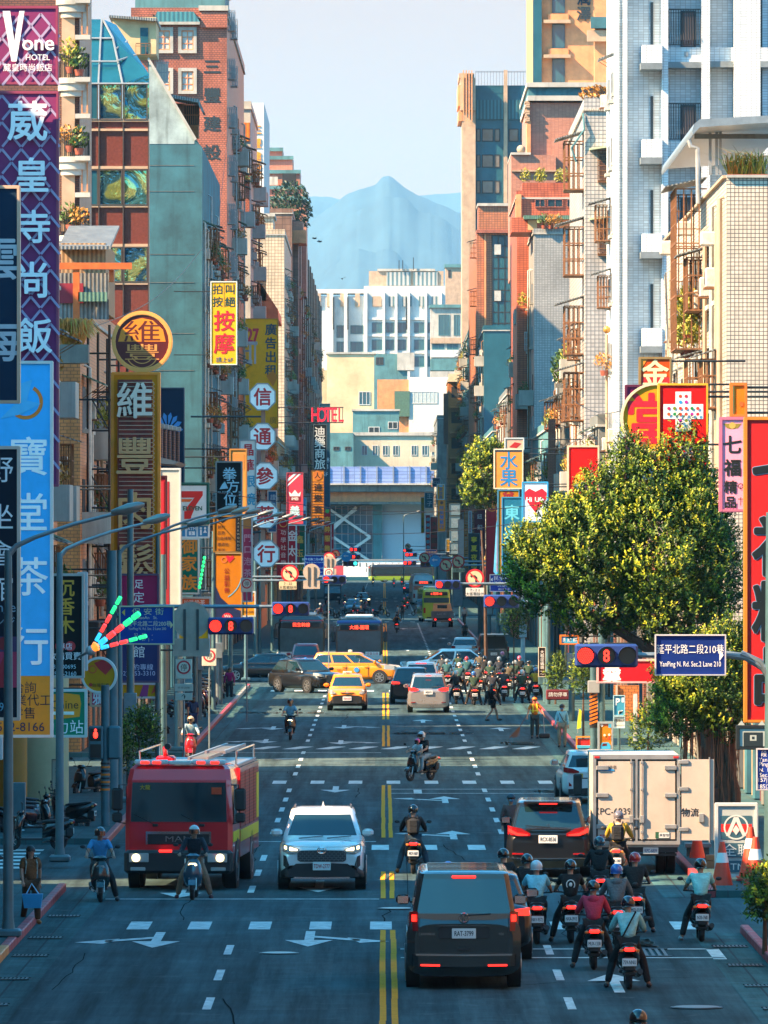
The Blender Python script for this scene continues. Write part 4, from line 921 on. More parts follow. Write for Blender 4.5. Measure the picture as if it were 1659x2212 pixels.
far('long_beige_house', 'long beige building with a row of white sash windows behind the viaduct', 1420, [(764, 940, 990, 1200, 0, mat('beige_stone', (.50, .46, .34), .8, var=.2, scale=.2, streak=.3)), (762, 934, 990, 941, .4, CONL)], [(x, 962, x+13, 984) for x in (781, 804, 826, 848, 888, 911, 932)], fr=WALLW, gl=GLASSB)
far('teal_rooftop_block', 'teal rooftop block with antennas above the long beige building', 1440, [(762, 886, 862, 1200, 0, TEALP), (760, 884, 864, 888, .3, CONL)], [(838, 911, 859, 927), (796, 922, 820, 938)], fr=WALLW)
far('white_workshop', 'white block with a big grid window and green corrugated annex', 1500, [(883, 815, 990, 1200, 0, mat('white_render', (.66, .66, .60), .8, var=.12)), (852, 845, 885, 900, .3, CORG), (815, 820, 884, 1100, -.6, SALM2)], [(886, 846, 945, 872, 0, 7)], fr=WALLW, gl=mat('frosted_glass', (.40, .50, .52), .3, var=.2))
r = far('teal_annex', 'teal annex with pipes left of the long beige building', 1410, [(706, 935, 763, 1200, 0, TEALP)], [(720, 965, 733, 973), (745, 965, 758, 973)])
# birds
BD = mat('bird_black', (.01, .01, .012), .7)
for i,(x,y,Y) in enumerate(((739,602,900),(680,515,820),(691,522,820))):
 b = MB();b.ell((0,0,0),(.11,.25,.09),BD,8,6);b.add([(0,-.1,.03),(0,.1,.03),(.5,.02,.2),(.42,-.08,.2)],[(0,1,2,3)],BD);b.add([(0,-.1,.03),(0,.1,.03),(-.5,.05,.1),(-.42,-.08,.1)],[(0,1,2,3)],BD)
 b.ell((0,.26,.03),(.06,.08,.06),BD,8,6);b.add([(-.04,-.2,0),(.04,-.2,0),(.08,-.42,0),(-.08,-.42,0)],[(0,1,2,3)],BD)
 b.build('bird', loc=(wx(x, Y), Y, wz(y, Y)), rz=i, label=('small dark bird alone in the sky left of the mountain foot', 'small dark bird close to the planted parapet, upper of two', 'small dark bird close to the planted parapet, lower of two')[i], cat='bird')
# ================================================================ shop signs and road signs
SFR = mat('sign_edge_metal', (.35, .37, .38), .45, metal=.4, var=.2)
def sign(name, label, x0, y0, x1, y1, Y, bg, items=(), frame='#b9c2c2', depth=.28, cat='shop sign', wall=None, shape=None, group=None, glow=0, fw=.05):
 """box sign facing the camera; edges and writing in photo units on the plane Y"""
 X0,X1,Z0,Z1 = wx(x0,Y),wx(x1,Y),wz(y1,Y),wz(y0,Y);cx,cz = (X0+X1)/2,(Z0+Z1)/2;s_ = Y/F
 r = thing(name,label,cat,(cx,Y,Z0),group=group);pan = MB();bgm = C(bg,.6,spec=.2) if isinstance(bg,str) else bg
 if shape == 'oct':
  w2,h2 = (X1-X0)/2,(Z1-Z0)/2;k = .41;pts = [(cx-w2*k,Z0),(cx+w2*k,Z0),(X1,cz-h2*k),(X1,cz+h2*k),(cx+w2*k,Z1),(cx-w2*k,Z1),(X0,cz+h2*k),(X0,cz-h2*k)]
 elif shape == 'round':
  pts = [(cx+math.cos(2*PI*i/40)*(X1-X0)/2,cz+math.sin(2*PI*i/40)*(Z1-Z0)/2) for i in range(40)]
 elif shape == 'ubot':
  w2 = (X1-X0)/2;pts = [(X1,Z1),(X0,Z1)]+[(cx-math.cos(PI*i/16)*w2,Z0+w2-math.sin(PI*i/16)*w2) for i in range(17)]
 else: pts = [(X0,Z0),(X1,Z0),(X1,Z1),(X0,Z1)]
 pan.prism(pts, Y, Y+depth, bgm); L0(r, pan, 'panel')
 if frame:
  fm = C(frame,.45);fb = MB();n_ = len(pts)
  for i in range(n_):
   (a,b_),(c,d) = pts[i],pts[(i+1) % n_];ux,uz = c-a,d-b_;ln = math.hypot(ux,uz) or 1;nx_,nz_ = -uz/ln*fw,ux/ln*fw
   fb.prism([(a,b_),(c,d),(c+nx_,d+nz_),(a+nx_,b_+nz_)],Y-.035-.0007*i,Y-.001,fm)
   fb.prism([(a,b_),(a-nx_*.3,b_-nz_*.3),(c-nx_*.3,d-nz_*.3),(c,d)],Y-.03-.0007*i,Y+depth-.02,fm)
  L0(r, fb, 'frame')
 tx = MB();em = MB();lay = 0
 for it in items:
  k = it[0];lay += 1;yy = Y-.006-.0022*lay
  opt = it[-1] if isinstance(it[-1], dict) else {}; sx = opt.get('sx', 1); bo = opt.get('b', .012); dp = opt.get('d', 0)
  if k == 'v': tx.vtext(it[1], wx(it[2], Y), wz(it[3], Y), wz(it[4], Y), it[5]*s_, yy-dp, C(it[6], .5), dp, sx, bo)
  elif k == 'h': tx.text(it[1], wx(it[2], Y), wz(it[3], Y), it[4]*s_, yy-dp, C(it[5], .5), dp, sx, bo)
  elif k == 'r': em.add([(wx(it[1], Y), yy, wz(it[4], Y)), (wx(it[3], Y), yy, wz(it[4], Y)), (wx(it[3], Y), yy, wz(it[2], Y)), (wx(it[1], Y), yy, wz(it[2], Y))], [(0, 1, 2, 3)], C(it[5], .6))
  elif k == 'c':
   rx = it[3]*s_; ry = opt.get('ry', it[3])*s_; c0 = (wx(it[1], Y), wz(it[2], Y)); ri = opt.get('ri', 0); a0, a1 = opt.get('a', (0, 360)); n_ = 28
   an = [math.radians(a0+(a1-a0)*i/n_) for i in range(n_+1)]
   if ri:
    vs = [(c0[0]+math.cos(a)*rx,yy,c0[1]+math.sin(a)*ry) for a in an]+[(c0[0]+math.cos(a)*rx*ri,yy,c0[1]+math.sin(a)*ry*ri) for a in an]
    em.add(vs,[(i,i+1,n_+2+i,n_+1+i) for i in range(n_)],C(it[4],.45))
   else: em.add([(c0[0]+math.cos(a)*rx,yy,c0[1]+math.sin(a)*ry) for a in an],[tuple(range(n_+1))],C(it[4],.45))
  elif k == 'p': em.add([(wx(x, Y), yy, wz(y, Y)) for x, y in it[1]], [tuple(range(len(it[1])))], C(it[2], .45))
  elif k == 'l':
   for (xa,ya),(xb,yb) in zip(it[1],it[1][1:]):
    dx,dz = xb-xa,yb-ya;ln = math.hypot(dx,dz);px,pz = -dz/ln*it[3],dx/ln*it[3]
    em.add([(wx(u,Y),yy,wz(v,Y)) for u,v in ((xa-px,ya-pz),(xb-px,yb-pz),(xb+px,yb+pz),(xa+px,ya+pz))],[(0,1,2,3)],C(it[2],.6))
 if tx.v: L0(r, tx, 'lettering')
 if em.v: L0(r, em, 'emblem')
 if wall is not None:
  bb = MB();xe = X0 if wall < 0 else X1
  for zz in (Z0+(Z1-Z0)*.12,Z0+(Z1-Z0)*.88):
   if abs(wall) > abs(xe): bb.tube([(xe,Y+depth*.5,zz),(wall,Y+depth*.5,zz)],.03,BLKI,6)
  if bb.v: L0(r, bb, 'bracket')
 return r
LW,RW = XL,XR
W_ = '#e8eeee'
# ---- east row
dmd = []
for a in range(6):
 for b_ in range(3):
  x,y = 14+b_*42+(a % 2)*21-10,30+a*26
  dmd.append(('l', [(x-20, y+24), (x, y), (x+20, y+24)], '#a094b4', 2.6)); 
sign('hotel_sign', 'purple diamond patterned hotel sign, the upper square panel with a giant white V', -70, 14, 125, 182, 178, '#7c3060', dmd+[('p', [(6, 24), (22, 24), (31, 90), (42, 24), (53, 24), (36, 133), (25, 133)], W_), ('h', 'one', 83, 98, 44, W_, {'b': .02, 'd': .05}), ('h', 'HOTEL', 82, 124, 17, W_, {'sx': .95}), ('h', '葳皇時尚飯店', 60, 146, 17, W_, {'b': .01})], frame='#8a3550', wall=LW)
dm2 = []
for a in range(28):
 for b_ in range(3): x, y = 14+b_*42+(a % 2)*21-10, 206+a*29; dm2.append(('l', [(x-20, y+24), (x, y), (x+20, y+24)], '#a094b4', 2.6))
sign('hotel_sign', 'tall purple diamond patterned hotel sign with big white characters running down it', -40, 198, 126, 1050, 178, '#7c3060', dm2+[('h', '葳', 60, 262, 86, W_, {'b': .022, 'd': .02}), ('h', '皇', 69, 378, 76, W_, {'b': .022, 'd': .02}), ('h', '寺', 74, 490, 72, W_, {'b': .022, 'd': .02}), ('h', '尚', 70, 605, 78, W_, {'b': .022, 'd': .02}), ('h', '飯', 75, 725, 76, W_, {'b': .022, 'd': .02})], frame='#8a3550', wall=LW)
sign('shop_sign', 'dark navy box sign with pale outlined characters, highest at the left edge', -70, 402, 42, 870, 150, '#0d2c44', [('h', '雲', -4, 560, 92, '#b9c6cc', {'b': .02}), ('h', '海', -4, 735, 92, '#b9c6cc', {'b': .02})], frame='#c9a78c', wall=LW)
sign('shop_sign', 'dark navy hotel lounge sign with a pink photograph strip and phone number', -70, 965, 42, 1555, 150, '#0c1c2c', [('h', '野', 0, 1015, 58, W_), ('h', '坐', 0, 1115, 58, W_), ('h', '會', 0, 1195, 58, W_), ('h', '館', 0, 1270, 58, W_), ('h', 'Lounge', -8, 1315, 28, '#7ba3b8'), ('h', 'ラウンジ', -12, 1342, 22, '#7ba3b8'), ('r', -68, 1375, 40, 1485, '#b03058'), ('r', -68, 1375, 40, 1408, '#40305c'), ('c', 8, 1390, 14, '#7c1020'), ('p', [(-20, 1484), (14, 1404), (26, 1484)], '#a01a30'), ('h', '2559-9955', -16, 1527, 25, '#5fb0cc', {'sx': .8})], frame='#c9b8a8', wall=LW)
sign('shop_sign', 'tall sky blue sign with thin silver characters, orange band and a phone number', -40, 781, 113, 1592, 165, '#3cb0f0', [('c', 55, 868, 38, '#e07a20', {'ri': .8, 'a': (-150, 60)}), ('p', [(0, 905), (40, 865), (46, 828), (70, 820), (58, 865), (88, 872), (45, 895)], '#4cb4e4'), ('h', '寶', 62, 985, 84, '#f4fafa', {'b': .014}), ('h', '堂', 62, 1105, 84, '#f4fafa', {'b': .014}), ('h', '茶', 62, 1245, 84, '#f4fafa', {'b': .014}), ('h', '行', 62, 1395, 84, '#f4fafa', {'b': .014}), ('r', -38, 1460, 111, 1590, '#d88c14'), ('h', '洽詢', 52, 1485, 26, '#1c2530'), ('h', '專業代工', 58, 1512, 26, '#1c2530'), ('h', '零售', 50, 1540, 26, '#1c2530'), ('h', '2552-8166', 38, 1570, 26, '#16254a', {'sx': 1.0})], frame='#c8ccc8', wall=LW)
sign('shop_sign', 'black sign with golden brush characters and a red and white lower block', 112, 1240, 181, 1464, 185, '#0a0d0e', [('v', '沉香木', 142, 1250, 1370, 38, '#d09a28', {'b': .02}), ('c', 130, 1396, 11, '#c02028'), ('c', 152, 1396, 11, '#c02028'), ('h', '專店', 141, 1396, 15, W_), ('h', '收購買賣', 140, 1417, 17, W_), ('h', '0932200695', 133, 1440, 12, '#a8d0dc'), ('h', '2549-2160', 138, 1455, 12, '#a8d0dc')], wall=LW, frame='#a8a8a0')
sign('shop_sign', 'grey and deep purple blank sign behind the black sign with golden characters', 168, 1237, 188, 1448, 190, '#57506a', [('r', 170, 1312, 186, 1446, '#2a1038')], wall=LW)
sign('shop_sign', 'green sign with an orange wavy patch and white characters beside the blue one', 100, 1490, 187, 1592, 180, '#11805c', [('p', [(112, 1500), (140, 1497), (172, 1501), (175, 1520), (172, 1548), (140, 1552), (112, 1554)], '#e8900c'), ('h', 'Chine', 140, 1522, 24, '#101010', {'b': -.01}), ('r', 108, 1537, 160, 1544, '#e8ecd8'), ('h', '動力站', 134, 1570, 30, W_, {'b': .01})], wall=LW, frame='#b8c8c0')
sign('shop_sign', 'round yellow lottery sign with a red heart and a pale beaded rim', 176, 1420, 252, 1497, 195, '#cf8f10', [('p', [(203, 1432), (224, 1424), (232, 1432), (240, 1428), (244, 1440), (228, 1458), (212, 1444)], '#c01c24'), ('c', 200, 1446, 9, '#d85a20', {'ri': .7}), ('c', 196, 1479, 4, '#c03020'), ('h', '台灣彩券', 218, 1480, 9, '#1c1c14')], shape='round', frame='#d8dcd4', wall=-9)
sign('shop_sign', 'small pink sign with one white brush character under the round lottery sign', 195, 1493, 236, 1526, 205, '#c02a5c', [('h', '鴉', 213, 1509, 26, W_, {'b': .03})], wall=LW, frame='#d8b090')
# neon pork floss sign
NW = []
for i in range(44): y = 822+i*9.4; NW.append(('l', [(254, y), (334, y)], '#c0a090', .9))
rr = sign('neon_sign', 'tall rusty neon sign with rounded foot and four weathered tube characters', 241, 805, 345, 1288, 236, '#d08010', [], shape='ubot', frame='#e08a20', wall=LW, depth=.5, fw=.07)
rr2 = MB(); Y = 235.9; pts = pg([(329, 820), (254, 820), (254, 1240), (262, 1262), (280, 1275), (303, 1275), (321, 1262), (329, 1240)], Y); rr2.prism(pts, Y-.01, Y-.002, mat('rust_red_tray', (.22, .035, .02), .6, var=.5, scale=2.5, streak=.8))
for i in range(46):
 y = 826+i*9.3
 if y < 1262: rr2.tube([(wx(257, Y), Y-.06, wz(y, Y)), (wx(331, Y), Y-.06, wz(y, Y)), (wx(333, Y), Y-.06, wz(y+4.5, Y)), (wx(331, Y), Y-.06, wz(y+7, Y))], .016, C('#b49a80'), 4)
L0(rr, rr2, 'tube_grid'); t = MB()
for ch, x, y, s_, c_ in (('維', 291, 865, 78, '#d9d4c0'), ('豐', 291, 984, 82, '#cda06a'), ('肉', 291, 1103, 80, '#d4a060'), ('鬆', 291, 1215, 82, '#c8a068')):
 t.text(ch,wx(x,Y),wz(y,Y),s_*Y/F,Y-.2,C(c_,.5),.12,bold=.016)
L0(rr, t, 'lettering')
rr = sign('neon_sign', 'round rusty neon emblem sign standing on top of the tall pork floss sign', 243, 673, 371, 803, 236.2, '#c07c16', [('c', 307, 738, 58, '#54100c'), ('c', 307, 738, 60, '#e8b060', {'ri': .96}), ('p', [(255, 738), (262, 712), (285, 692), (307, 687), (330, 692), (352, 712), (358, 738)], '#d8861c'), ('h', '維', 307, 716, 48, '#5a1c10', {'b': .01, 'sx': 1.7}), ('h', '豐', 307, 760, 36, '#d09048', {'b': -.004, 'sx': 2.2}), ('c', 307, 760, 36, '#d09048', {'ri': .93, 'a': (-150, -30)}), ('c', 307, 760, 26, '#d09048', {'ri': .92, 'a': (-150, -30)})], shape='round', frame='#e0a050', depth=.4, fw=.09)
sign('shop_sign', 'plain deep red box sign between the neon sign and a white one', 318, 1028, 360, 1272, 246, '#8c1420', [('r', 324, 1040, 354, 1262, '#b01828')], wall=LW, frame='#3a1018')
sign('shop_sign', 'tall blank pale sign partly covering a balcony behind the neon sign', 342, 1012, 390, 1330, 248, '#b8b8ac', [('r', 345, 1040, 366, 1330, '#941824')], wall=LW)
sign('shop_sign', 'magenta and dark blue clinic sign with white characters and a phone number', 258, 1240, 343, 1474, 232, '#9a2050', [('h', '定', 300, 1290, 24, W_), ('h', '足', 300, 1262, 20, W_), ('r', 259, 1318, 342, 1473, '#16225e'), ('h', '館', 300, 1408, 26, W_), ('h', '預約專線', 302, 1441, 14, '#b8c4e0'), ('h', '(02)2553-3310', 295, 1456, 13, '#b8c4e0')], wall=LW, frame='#50405c')
sign('shop_sign', 'yellow sign hidden behind the back of a pale round road sign', 384, 1350, 453, 1412, 240, '#d8a814', [('h', '銀行', 418, 1398, 24, '#1c2c5c', {'b': .02})], wall=LW)
sign('shop_sign', 'yellow and violet sign below the clinic sign', 262, 1476, 345, 1508, 236, '#b89414', [('p', [(300, 1507), (310, 1478), (322, 1478), (318, 1507)], '#8a3a80'), ('p', [(326, 1500), (334, 1480), (342, 1490)], '#c04a3a')], wall=LW)
sign('shop_sign', 'white convenience store sign with a red and orange seven on a green rim', 388, 1043, 452, 1132, 270, '#e6ece8', [('r', 388, 1043, 452, 1049, '#0f5a46'), ('r', 446, 1043, 452, 1132, '#0f5a46'), ('p', [(392, 1061), (438, 1061), (438, 1070), (424, 1090), (412, 1118), (400, 1118), (404, 1095), (420, 1075), (392, 1075)], '#e02010'), ('p', [(392, 1078), (416, 1078), (410, 1084), (392, 1084)], '#e87020'), ('h', 'ELEVEN', 416, 1098, 12, '#0c5a3c', {'b': .04}), ('r', 398, 1104, 413, 1121, '#e02010')], frame='#2c6a5c', wall=LW)
sign('shop_sign', 'light blue panel with cash machine and toilet pictograms', 388, 1132, 452, 1162, 270.1, '#cfe0e4', [('r', 391, 1136, 400, 1159, '#2a84b4'), ('r', 404, 1136, 424, 1159, '#2a84b4'), ('r', 428, 1136, 449, 1159, '#2a84b4'), ('h', 'ATM', 414, 1142, 9, W_), ('r', 408, 1148, 421, 1156, W_), ('h', '$', 414, 1152, 8, '#2a84b4'), ('c', 434, 1141, 2.4, W_), ('r', 432, 1144, 436, 1156, W_), ('c', 443, 1141, 2.4, W_), ('p', [(443, 1143), (447, 1151), (439, 1151)], W_)], frame='#e0e4e0', wall=LW)
sign('shop_sign', 'green sign with fat orange characters below the cash machine panel', 388, 1163, 430, 1283, 269.8, '#0f6e5c', [('h', '御', 409, 1180, 33, '#d88a1c', {'b': .035}), ('h', '家', 409, 1217, 33, '#d88a1c', {'b': .035}), ('h', '族', 409, 1258, 33, '#d88a1c', {'b': .035})], frame='#d0dcd4', wall=LW)
sign('shop_sign', 'white and red food sign below the green one with orange characters', 385, 1290, 455, 1345, 272, '#c8c4b8', [('r', 388, 1294, 452, 1308, '#d05818'), ('h', '珍珠奶茶', 420, 1301, 11, W_)], wall=LW)
sign('shop_sign', 'wide dark navy billboard with a light blue flower on the bare concrete gable', 318, 838, 398, 1200, 300, '#0b2c44', [('p', [(352+16*math.cos(math.radians(a-9)), 895-16*math.sin(math.radians(a-9))), ], '#3a90d0') for a in ()]+[('p', [(362+8*math.cos(math.radians(a)), 928-8*math.sin(math.radians(a))), (362+26*math.cos(math.radians(a-10)), 928-30*math.sin(math.radians(a-10))), (362+34*math.cos(math.radians(a)), 928-38*math.sin(math.radians(a))), (362+26*math.cos(math.radians(a+10)), 928-30*math.sin(math.radians(a+10)))], '#3a90d0') for a in (0, 26, 52, 78, 104, 130, 156)], frame='#183a50', wall=LW)
# stone balusters of the balcony behind it
r = thing('stone_balcony', 'curved stone balustrade with tall brown balusters beside the neon sign', 'balcony', (wx(365, 280), 280, 10)); b = MB()
for i in range(5): X = wx(348+i*9, 280+i*2); y = 280+i*2; b.cyl((X, y, wz(960, 280)), 'z', .07, 1.15, BR_BRN, 10); b.bev(X-.13, X+.13, y-.13, y+.13, wz(925, 280), wz(915, 280), CONL, .02)
L0(r, b, 'baluster'); b = MB(); b.prism(pg([(335, 1000), (378, 1004), (388, 998), (335, 985)], 280), 279.4, 290, CONL); L0(r, b, 'slab')
sign('shop_sign', 'black martial arts sign with light blue brush characters', 466, 997, 523, 1112, 310, '#081418', [('h', '拳', 496, 1024, 30, '#9cd0e0', {'b': .015}), ('h', '方', 503, 1050, 28, '#9cd0e0', {'b': .015}), ('h', '位', 497, 1078, 28, '#9cd0e0', {'b': .015}), ('p', [(480, 1046), (486, 1040), (493, 1055), (474, 1057)], '#9cd0e0'), ('h', 'ALL POWER', 484, 1063, 5, '#9cd0e0'), ('v', '跆拳道訓練中心', 518, 1060, 1104, 5, '#9cd0e0')], frame='#788888', wall=LW)
sign('shop_sign', 'plain orange-beige box sign right behind the black martial arts sign', 496, 970, 533, 1112, 316, '#c08a48', [('r', 500, 980, 528, 1015, '#b87c34')], frame='#a87838', wall=LW)
sign('shop_sign', 'dark gold sign with small navy characters in a column below the martial arts sign', 461, 1114, 521, 1193, 312, '#a46a10', [('p', [(462, 1115), (500, 1115), (480, 1130)], '#141c20'), ('h', '對打', 478, 1139, 8, '#141c20'), ('h', '品勢', 478, 1151, 8, '#141c20'), ('h', '自由搏擊', 484, 1163, 8, '#141c20'), ('h', '體適能', 482, 1176, 8, '#141c20'), ('h', '瑜珈', 478, 1188, 8, '#141c20'), ('r', 509, 1115, 520, 1192, '#18222a'), ('v', 'TAEKWONDO', 515, 1118, 1190, 6, '#c8c0a8')], frame='#8a6a30', wall=LW)
sign('shop_sign', 'gold and navy charity lottery sign with red characters and a small heart', 460, 1194, 523, 1345, 314, '#b46f12', [('p', [(461, 1344), (461, 1255), (476, 1290), (500, 1312), (522, 1320), (522, 1344)], '#14244c'), ('c', 463, 1238, 60, '#60b4d4', {'ri': .97, 'a': (-60, 0)}), ('p', [(486, 1204), (492, 1199), (497, 1203), (503, 1199), (506, 1206), (496, 1216)], '#c0203c'), ('c', 484, 1209, 7, '#d87038', {'ri': .6}), ('v', '公益彩券', 490, 1226, 1282, 12, '#8a2014', {'b': .02}), ('c', 491, 1336, 12, '#c81c2c'), ('h', 'We', 491, 1331, 9, W_)], wall=LW, frame='#98825c')
sign('shop_sign', 'white optician sign with two red and two teal characters', 517, 950, 553, 1114, 335, '#cfd2ca', [('h', '晶', 536, 972, 26, '#b81c28', {'b': .03}), ('h', '華', 536, 1005, 26, '#b81c28', {'b': .03}), ('h', '眼', 539, 1040, 26, '#3a94b0', {'b': .03}), ('h', '鏡', 539, 1078, 26, '#3a94b0', {'b': .03})], frame='#8a9494', wall=LW)
sign('shop_sign', 'narrow pink and orange sign in front of the octagon signs', 523, 1116, 545, 1300, 345, '#b8405c', [('r', 524, 1117, 544, 1142, '#c88038'), ('v', '門口泡茶', 535, 1150, 1250, 17, '#d8a0a8', {'b': .02})], wall=LW)
sign('shop_sign', 'yellow street food sign with red characters and a phone number near the mast arm', 521, 1278, 552, 1332, 350, '#c08414', [('h', '飯包', 537, 1292, 12, '#a01c18', {'b': .03}), ('h', '外送專線', 537, 1310, 6, '#1c1c18'), ('h', '550-0083', 537, 1322, 7, '#1c1c18')], wall=LW)
OC = ['信', '通', '參', '藥', '行']
for i,(x,y) in enumerate(((567,857),(567,943),(572,1028),(573,1112),(575,1196))):
 sign('octagon_sign', 'white octagon medicine shop sign with the red character %s, %s of the stack of five' % (OC[i], ('top', 'second', 'middle', 'fourth', 'lowest')[i]), x-28, y-29, x+28, y+29, 402+i*.01, '#eef0ee', [('h', OC[i], x, y, 38, '#b80c1c', {'b': .03})], shape='oct', frame='#8a9090', depth=.3, group='octagon signs in a stack')
b = MB();Y = 402.4
for ya, yb in ((830, 1300),): dbox(b, 564, ya, 573, yb, Y, .2, mat('copper_post', (.30, .14, .09), .5))
b.tube([(wx(568,Y),Y,wz(900,Y)),(LW,Y,wz(900,Y))],.05,BLKI);b.tube([(wx(568,Y),Y,wz(1150,Y)),(LW,Y,wz(1150,Y))],.05,BLKI)
b.build('sign_post', label='coppery post that carries the stack of octagon signs', cat='sign post')
sign('shop_sign', 'tall yellow massage sign with two fat red characters high on the left', 455, 608, 512, 788, 423, '#e0a818', [('h', '拍', 470, 625, 22, '#0e3c40', {'b': .02}), ('h', '按', 470, 652, 22, '#0e3c40', {'b': .02}), ('h', '叫', 497, 625, 22, '#0e3c40', {'b': .02}), ('h', '絕', 497, 652, 22, '#0e3c40', {'b': .02}), ('r', 483.5, 613, 484.5, 664, '#0e3c40'), ('h', '按', 484, 693, 44, '#b8142c', {'b': .024}), ('h', '摩', 484, 742, 44, '#b8142c', {'b': .024}), ('h', '請上6F', 485, 777, 12, '#1c5a68', {'b': .02})], frame='#c8d0c8', wall=-12)
sign('billboard', 'wide bright yellow billboard for hire with blue characters and a red number', 525, 688, 601, 925, 555, '#ffc020', [('h', '27', 546, 725, 40, '#d82848', {'b': .04, 'sx': .6}), ('v', '廣告出租', 585, 697, 815, 25, '#1c4a5c', {'b': .03}), ('r', 530, 700, 536, 780, '#f0b428'), ('p', [(575, 812), (590, 800), (600, 815), (590, 835)], '#d88a10'), ('h', '廣', 590, 908, 16, '#b07818')], frame='#b88a30', wall=LW, cat='billboard')
b = MB();Y = 552;dbox(b,511,738,556,745,Y,.4,WALLW);dbox(b,513,745,518,786,Y,.3,WALLW);dbox(b,538,745,543,786,Y,.3,WALLW);dbox(b,549,743,553,786,Y,.3,WALLW);dbox(b,511,778,545,786,Y,.6,WALLW);dbox(b,518,756,538,760,Y,.1,FRM)
b.build('roof_frame', label='white painted window frame hanging in front of the yellow billboard', cat='window frame')
sign('shop_sign', 'pink bakery sign with a white crown emblem and diagonal stripes', 619, 1021, 655, 1132, 480, '#c23c50', [('p', [(620, 1042), (620, 1036), (636, 1022), (643, 1022)], '#cfdadc'), ('p', [(620, 1052), (620, 1048), (647, 1022), (652, 1022)], '#cfdadc'), ('p', [(626, 1072), (624, 1062), (630, 1067), (637, 1058), (644, 1067), (650, 1062), (648, 1072)], '#e0e0d8'), ('r', 625, 1072, 649, 1083, '#7c1428'), ('h', 'IMEI', 637, 1077.5, 8, '#e0e0d8', {'b': .03}), ('h', '義', 637, 1103, 21, '#b8dce0', {'b': .03})], wall=LW, frame='#98404c')
sign('shop_sign', 'dark red music centre sign with small white characters in a column', 598, 1114, 622, 1262, 440, '#8e1428', [('c', 612, 1130, 9, '#c89040', {'ri': .8}), ('v', '功學社音樂中心', 612, 1142, 1256, 12, '#d0b8b8')], wall=LW, frame='#702030')
sign('shop_sign', 'blue securities sign half hidden behind the octagon signs', 578, 1060, 598, 1150, 450, '#1c5a88', [('v', '證券', 590, 1065, 1100, 12, '#a8c8d8')], wall=LW)
sign('shop_sign', 'crimson sign with big white brush strokes left of a green one', 622, 1134, 640, 1246, 500, '#a01426', [('v', '金太太', 631, 1140, 1240, 24, '#d8b8b0', {'b': .02})], wall=LW)
sign('shop_sign', 'dark red and green split sign above the blue lane sign', 640, 1134, 660, 1246, 505, '#17523c', [('r', 641, 1136, 647, 1244, '#861424'), ('v', '鑫玉成', 647, 1150, 1240, 17, '#cc9438', {'b': .02})], wall=LW)
sign('shop_sign', 'white and light blue pharmacy strip behind the pink bakery sign', 650, 1075, 662, 1135, 520, '#4a9cc8', [('c', 657, 1098, 5, W_), ('r', 651, 1110, 661, 1116, '#b02030')], wall=LW)
# hotel cluster
b = MB();Y = 700
r = thing('hotel_letters', 'open red neon letters spelling HOTEL projecting over the street from the left', 'neon sign', (wx(708, Y), Y, wz(914, Y)))
for i, ch in enumerate('HOTEL'):
 t = MB(); t.text(ch, wx(681+i*14, Y), wz(896, Y), 1.8, Y-.2, mat('neon_red', hexc('#c8102c'), .5, emit=(.9, .01, .03), es=.15), .12, sx=.62, bold=.014); L0(r, t, 'letter')
b = MB()
for yy in (880,913): b.tube([(LW,Y,wz(yy,Y)),(wx(742,Y),Y,wz(yy,Y))],.05,BLKI)
for x in range(676,744,8): b.tube([(wx(x,Y),Y,wz(880,Y)),(wx(x,Y),Y,wz(913,Y))],.03,BLKI,5)
L0(r, b, 'support_frame')
sign('hotel_sign', 'black vertical hotel sign with four silver outlined characters under the red letters', 677, 917, 706, 1018, 702, '#10191e', [('v', '迪樂商旅', 691, 921, 1014, 23, '#b0b8b4', {'b': .02})], frame='#3c484c', wall=LW)
sign('hotel_sign', 'tall teal hotel sign with thin white characters behind the black one', 690, 872, 713, 1100, 715, '#163e50', [('v', '商旅', 701, 915, 955, 11, '#a8c0c8'), ('v', '休', 707, 985, 1002, 12, '#a8c0c8'), ('h', '錦', 703, 1008, 12, '#a8c0c8'), ('h', '5F', 703, 1025, 11, '#a8c0c8')], frame='#2a5464', wall=LW)
sign('hotel_sign', 'amber slatted hotel sign with black characters below a round orange badge', 672, 1016, 700, 1135, 695, '#b87420', [('r', 673, 1040+i*6, 699, 1042+i*6, '#704010') for i in range(15)]+[('c', 686, 1027, 10, '#b0641c'), ('h', '人', 686, 1027, 13, '#1c1410', {'b': .03})]+[('h', c, 687, 1052+i*24, 17, '#15100c', {'b': .03}) for i, c in enumerate('迪樂商旅')], frame='#5c4020', wall=LW)
sign('shop_sign', 'narrow red sign with yellow characters and a green dot past the lamp row', 700, 1097, 714, 1218, 720, '#a81c28', [('c', 707, 1104, 4.5, '#3aa04c'), ('v', '奇帥服飾店', 707, 1112, 1215, 13, '#dc9a28', {'b': .03})], wall=LW, frame='#802028')
sign('shop_sign', 'thin crimson sign beside the narrow red sign with yellow characters', 715, 1130, 722, 1220, 760, '#a01c30', [('v', '銀樓', 718, 1150, 1200, 6, '#e0a8a8')], wall=LW)
sign('lane_sign', 'dark blue lane sign with white writing on the mast arm below the lamp row', 658, 1200, 700, 1243, 400, '#14358c', [('h', '延平北路二段60巷', 676, 1208, 5.6, W_), ('h', 'YanPing N. Rd. Sec.2 Lane 60', 676, 1215, 3.6, W_), ('h', '延平北路二段61巷', 678, 1227, 5.6, W_), ('h', 'YanPing N. Rd. Sec.2 Lane 61', 678, 1236, 3.6, W_), ('p', [(694, 1204), (698, 1208), (694, 1212)], W_)], frame='#a8b4c8', depth=.06, cat='street sign', fw=.03)
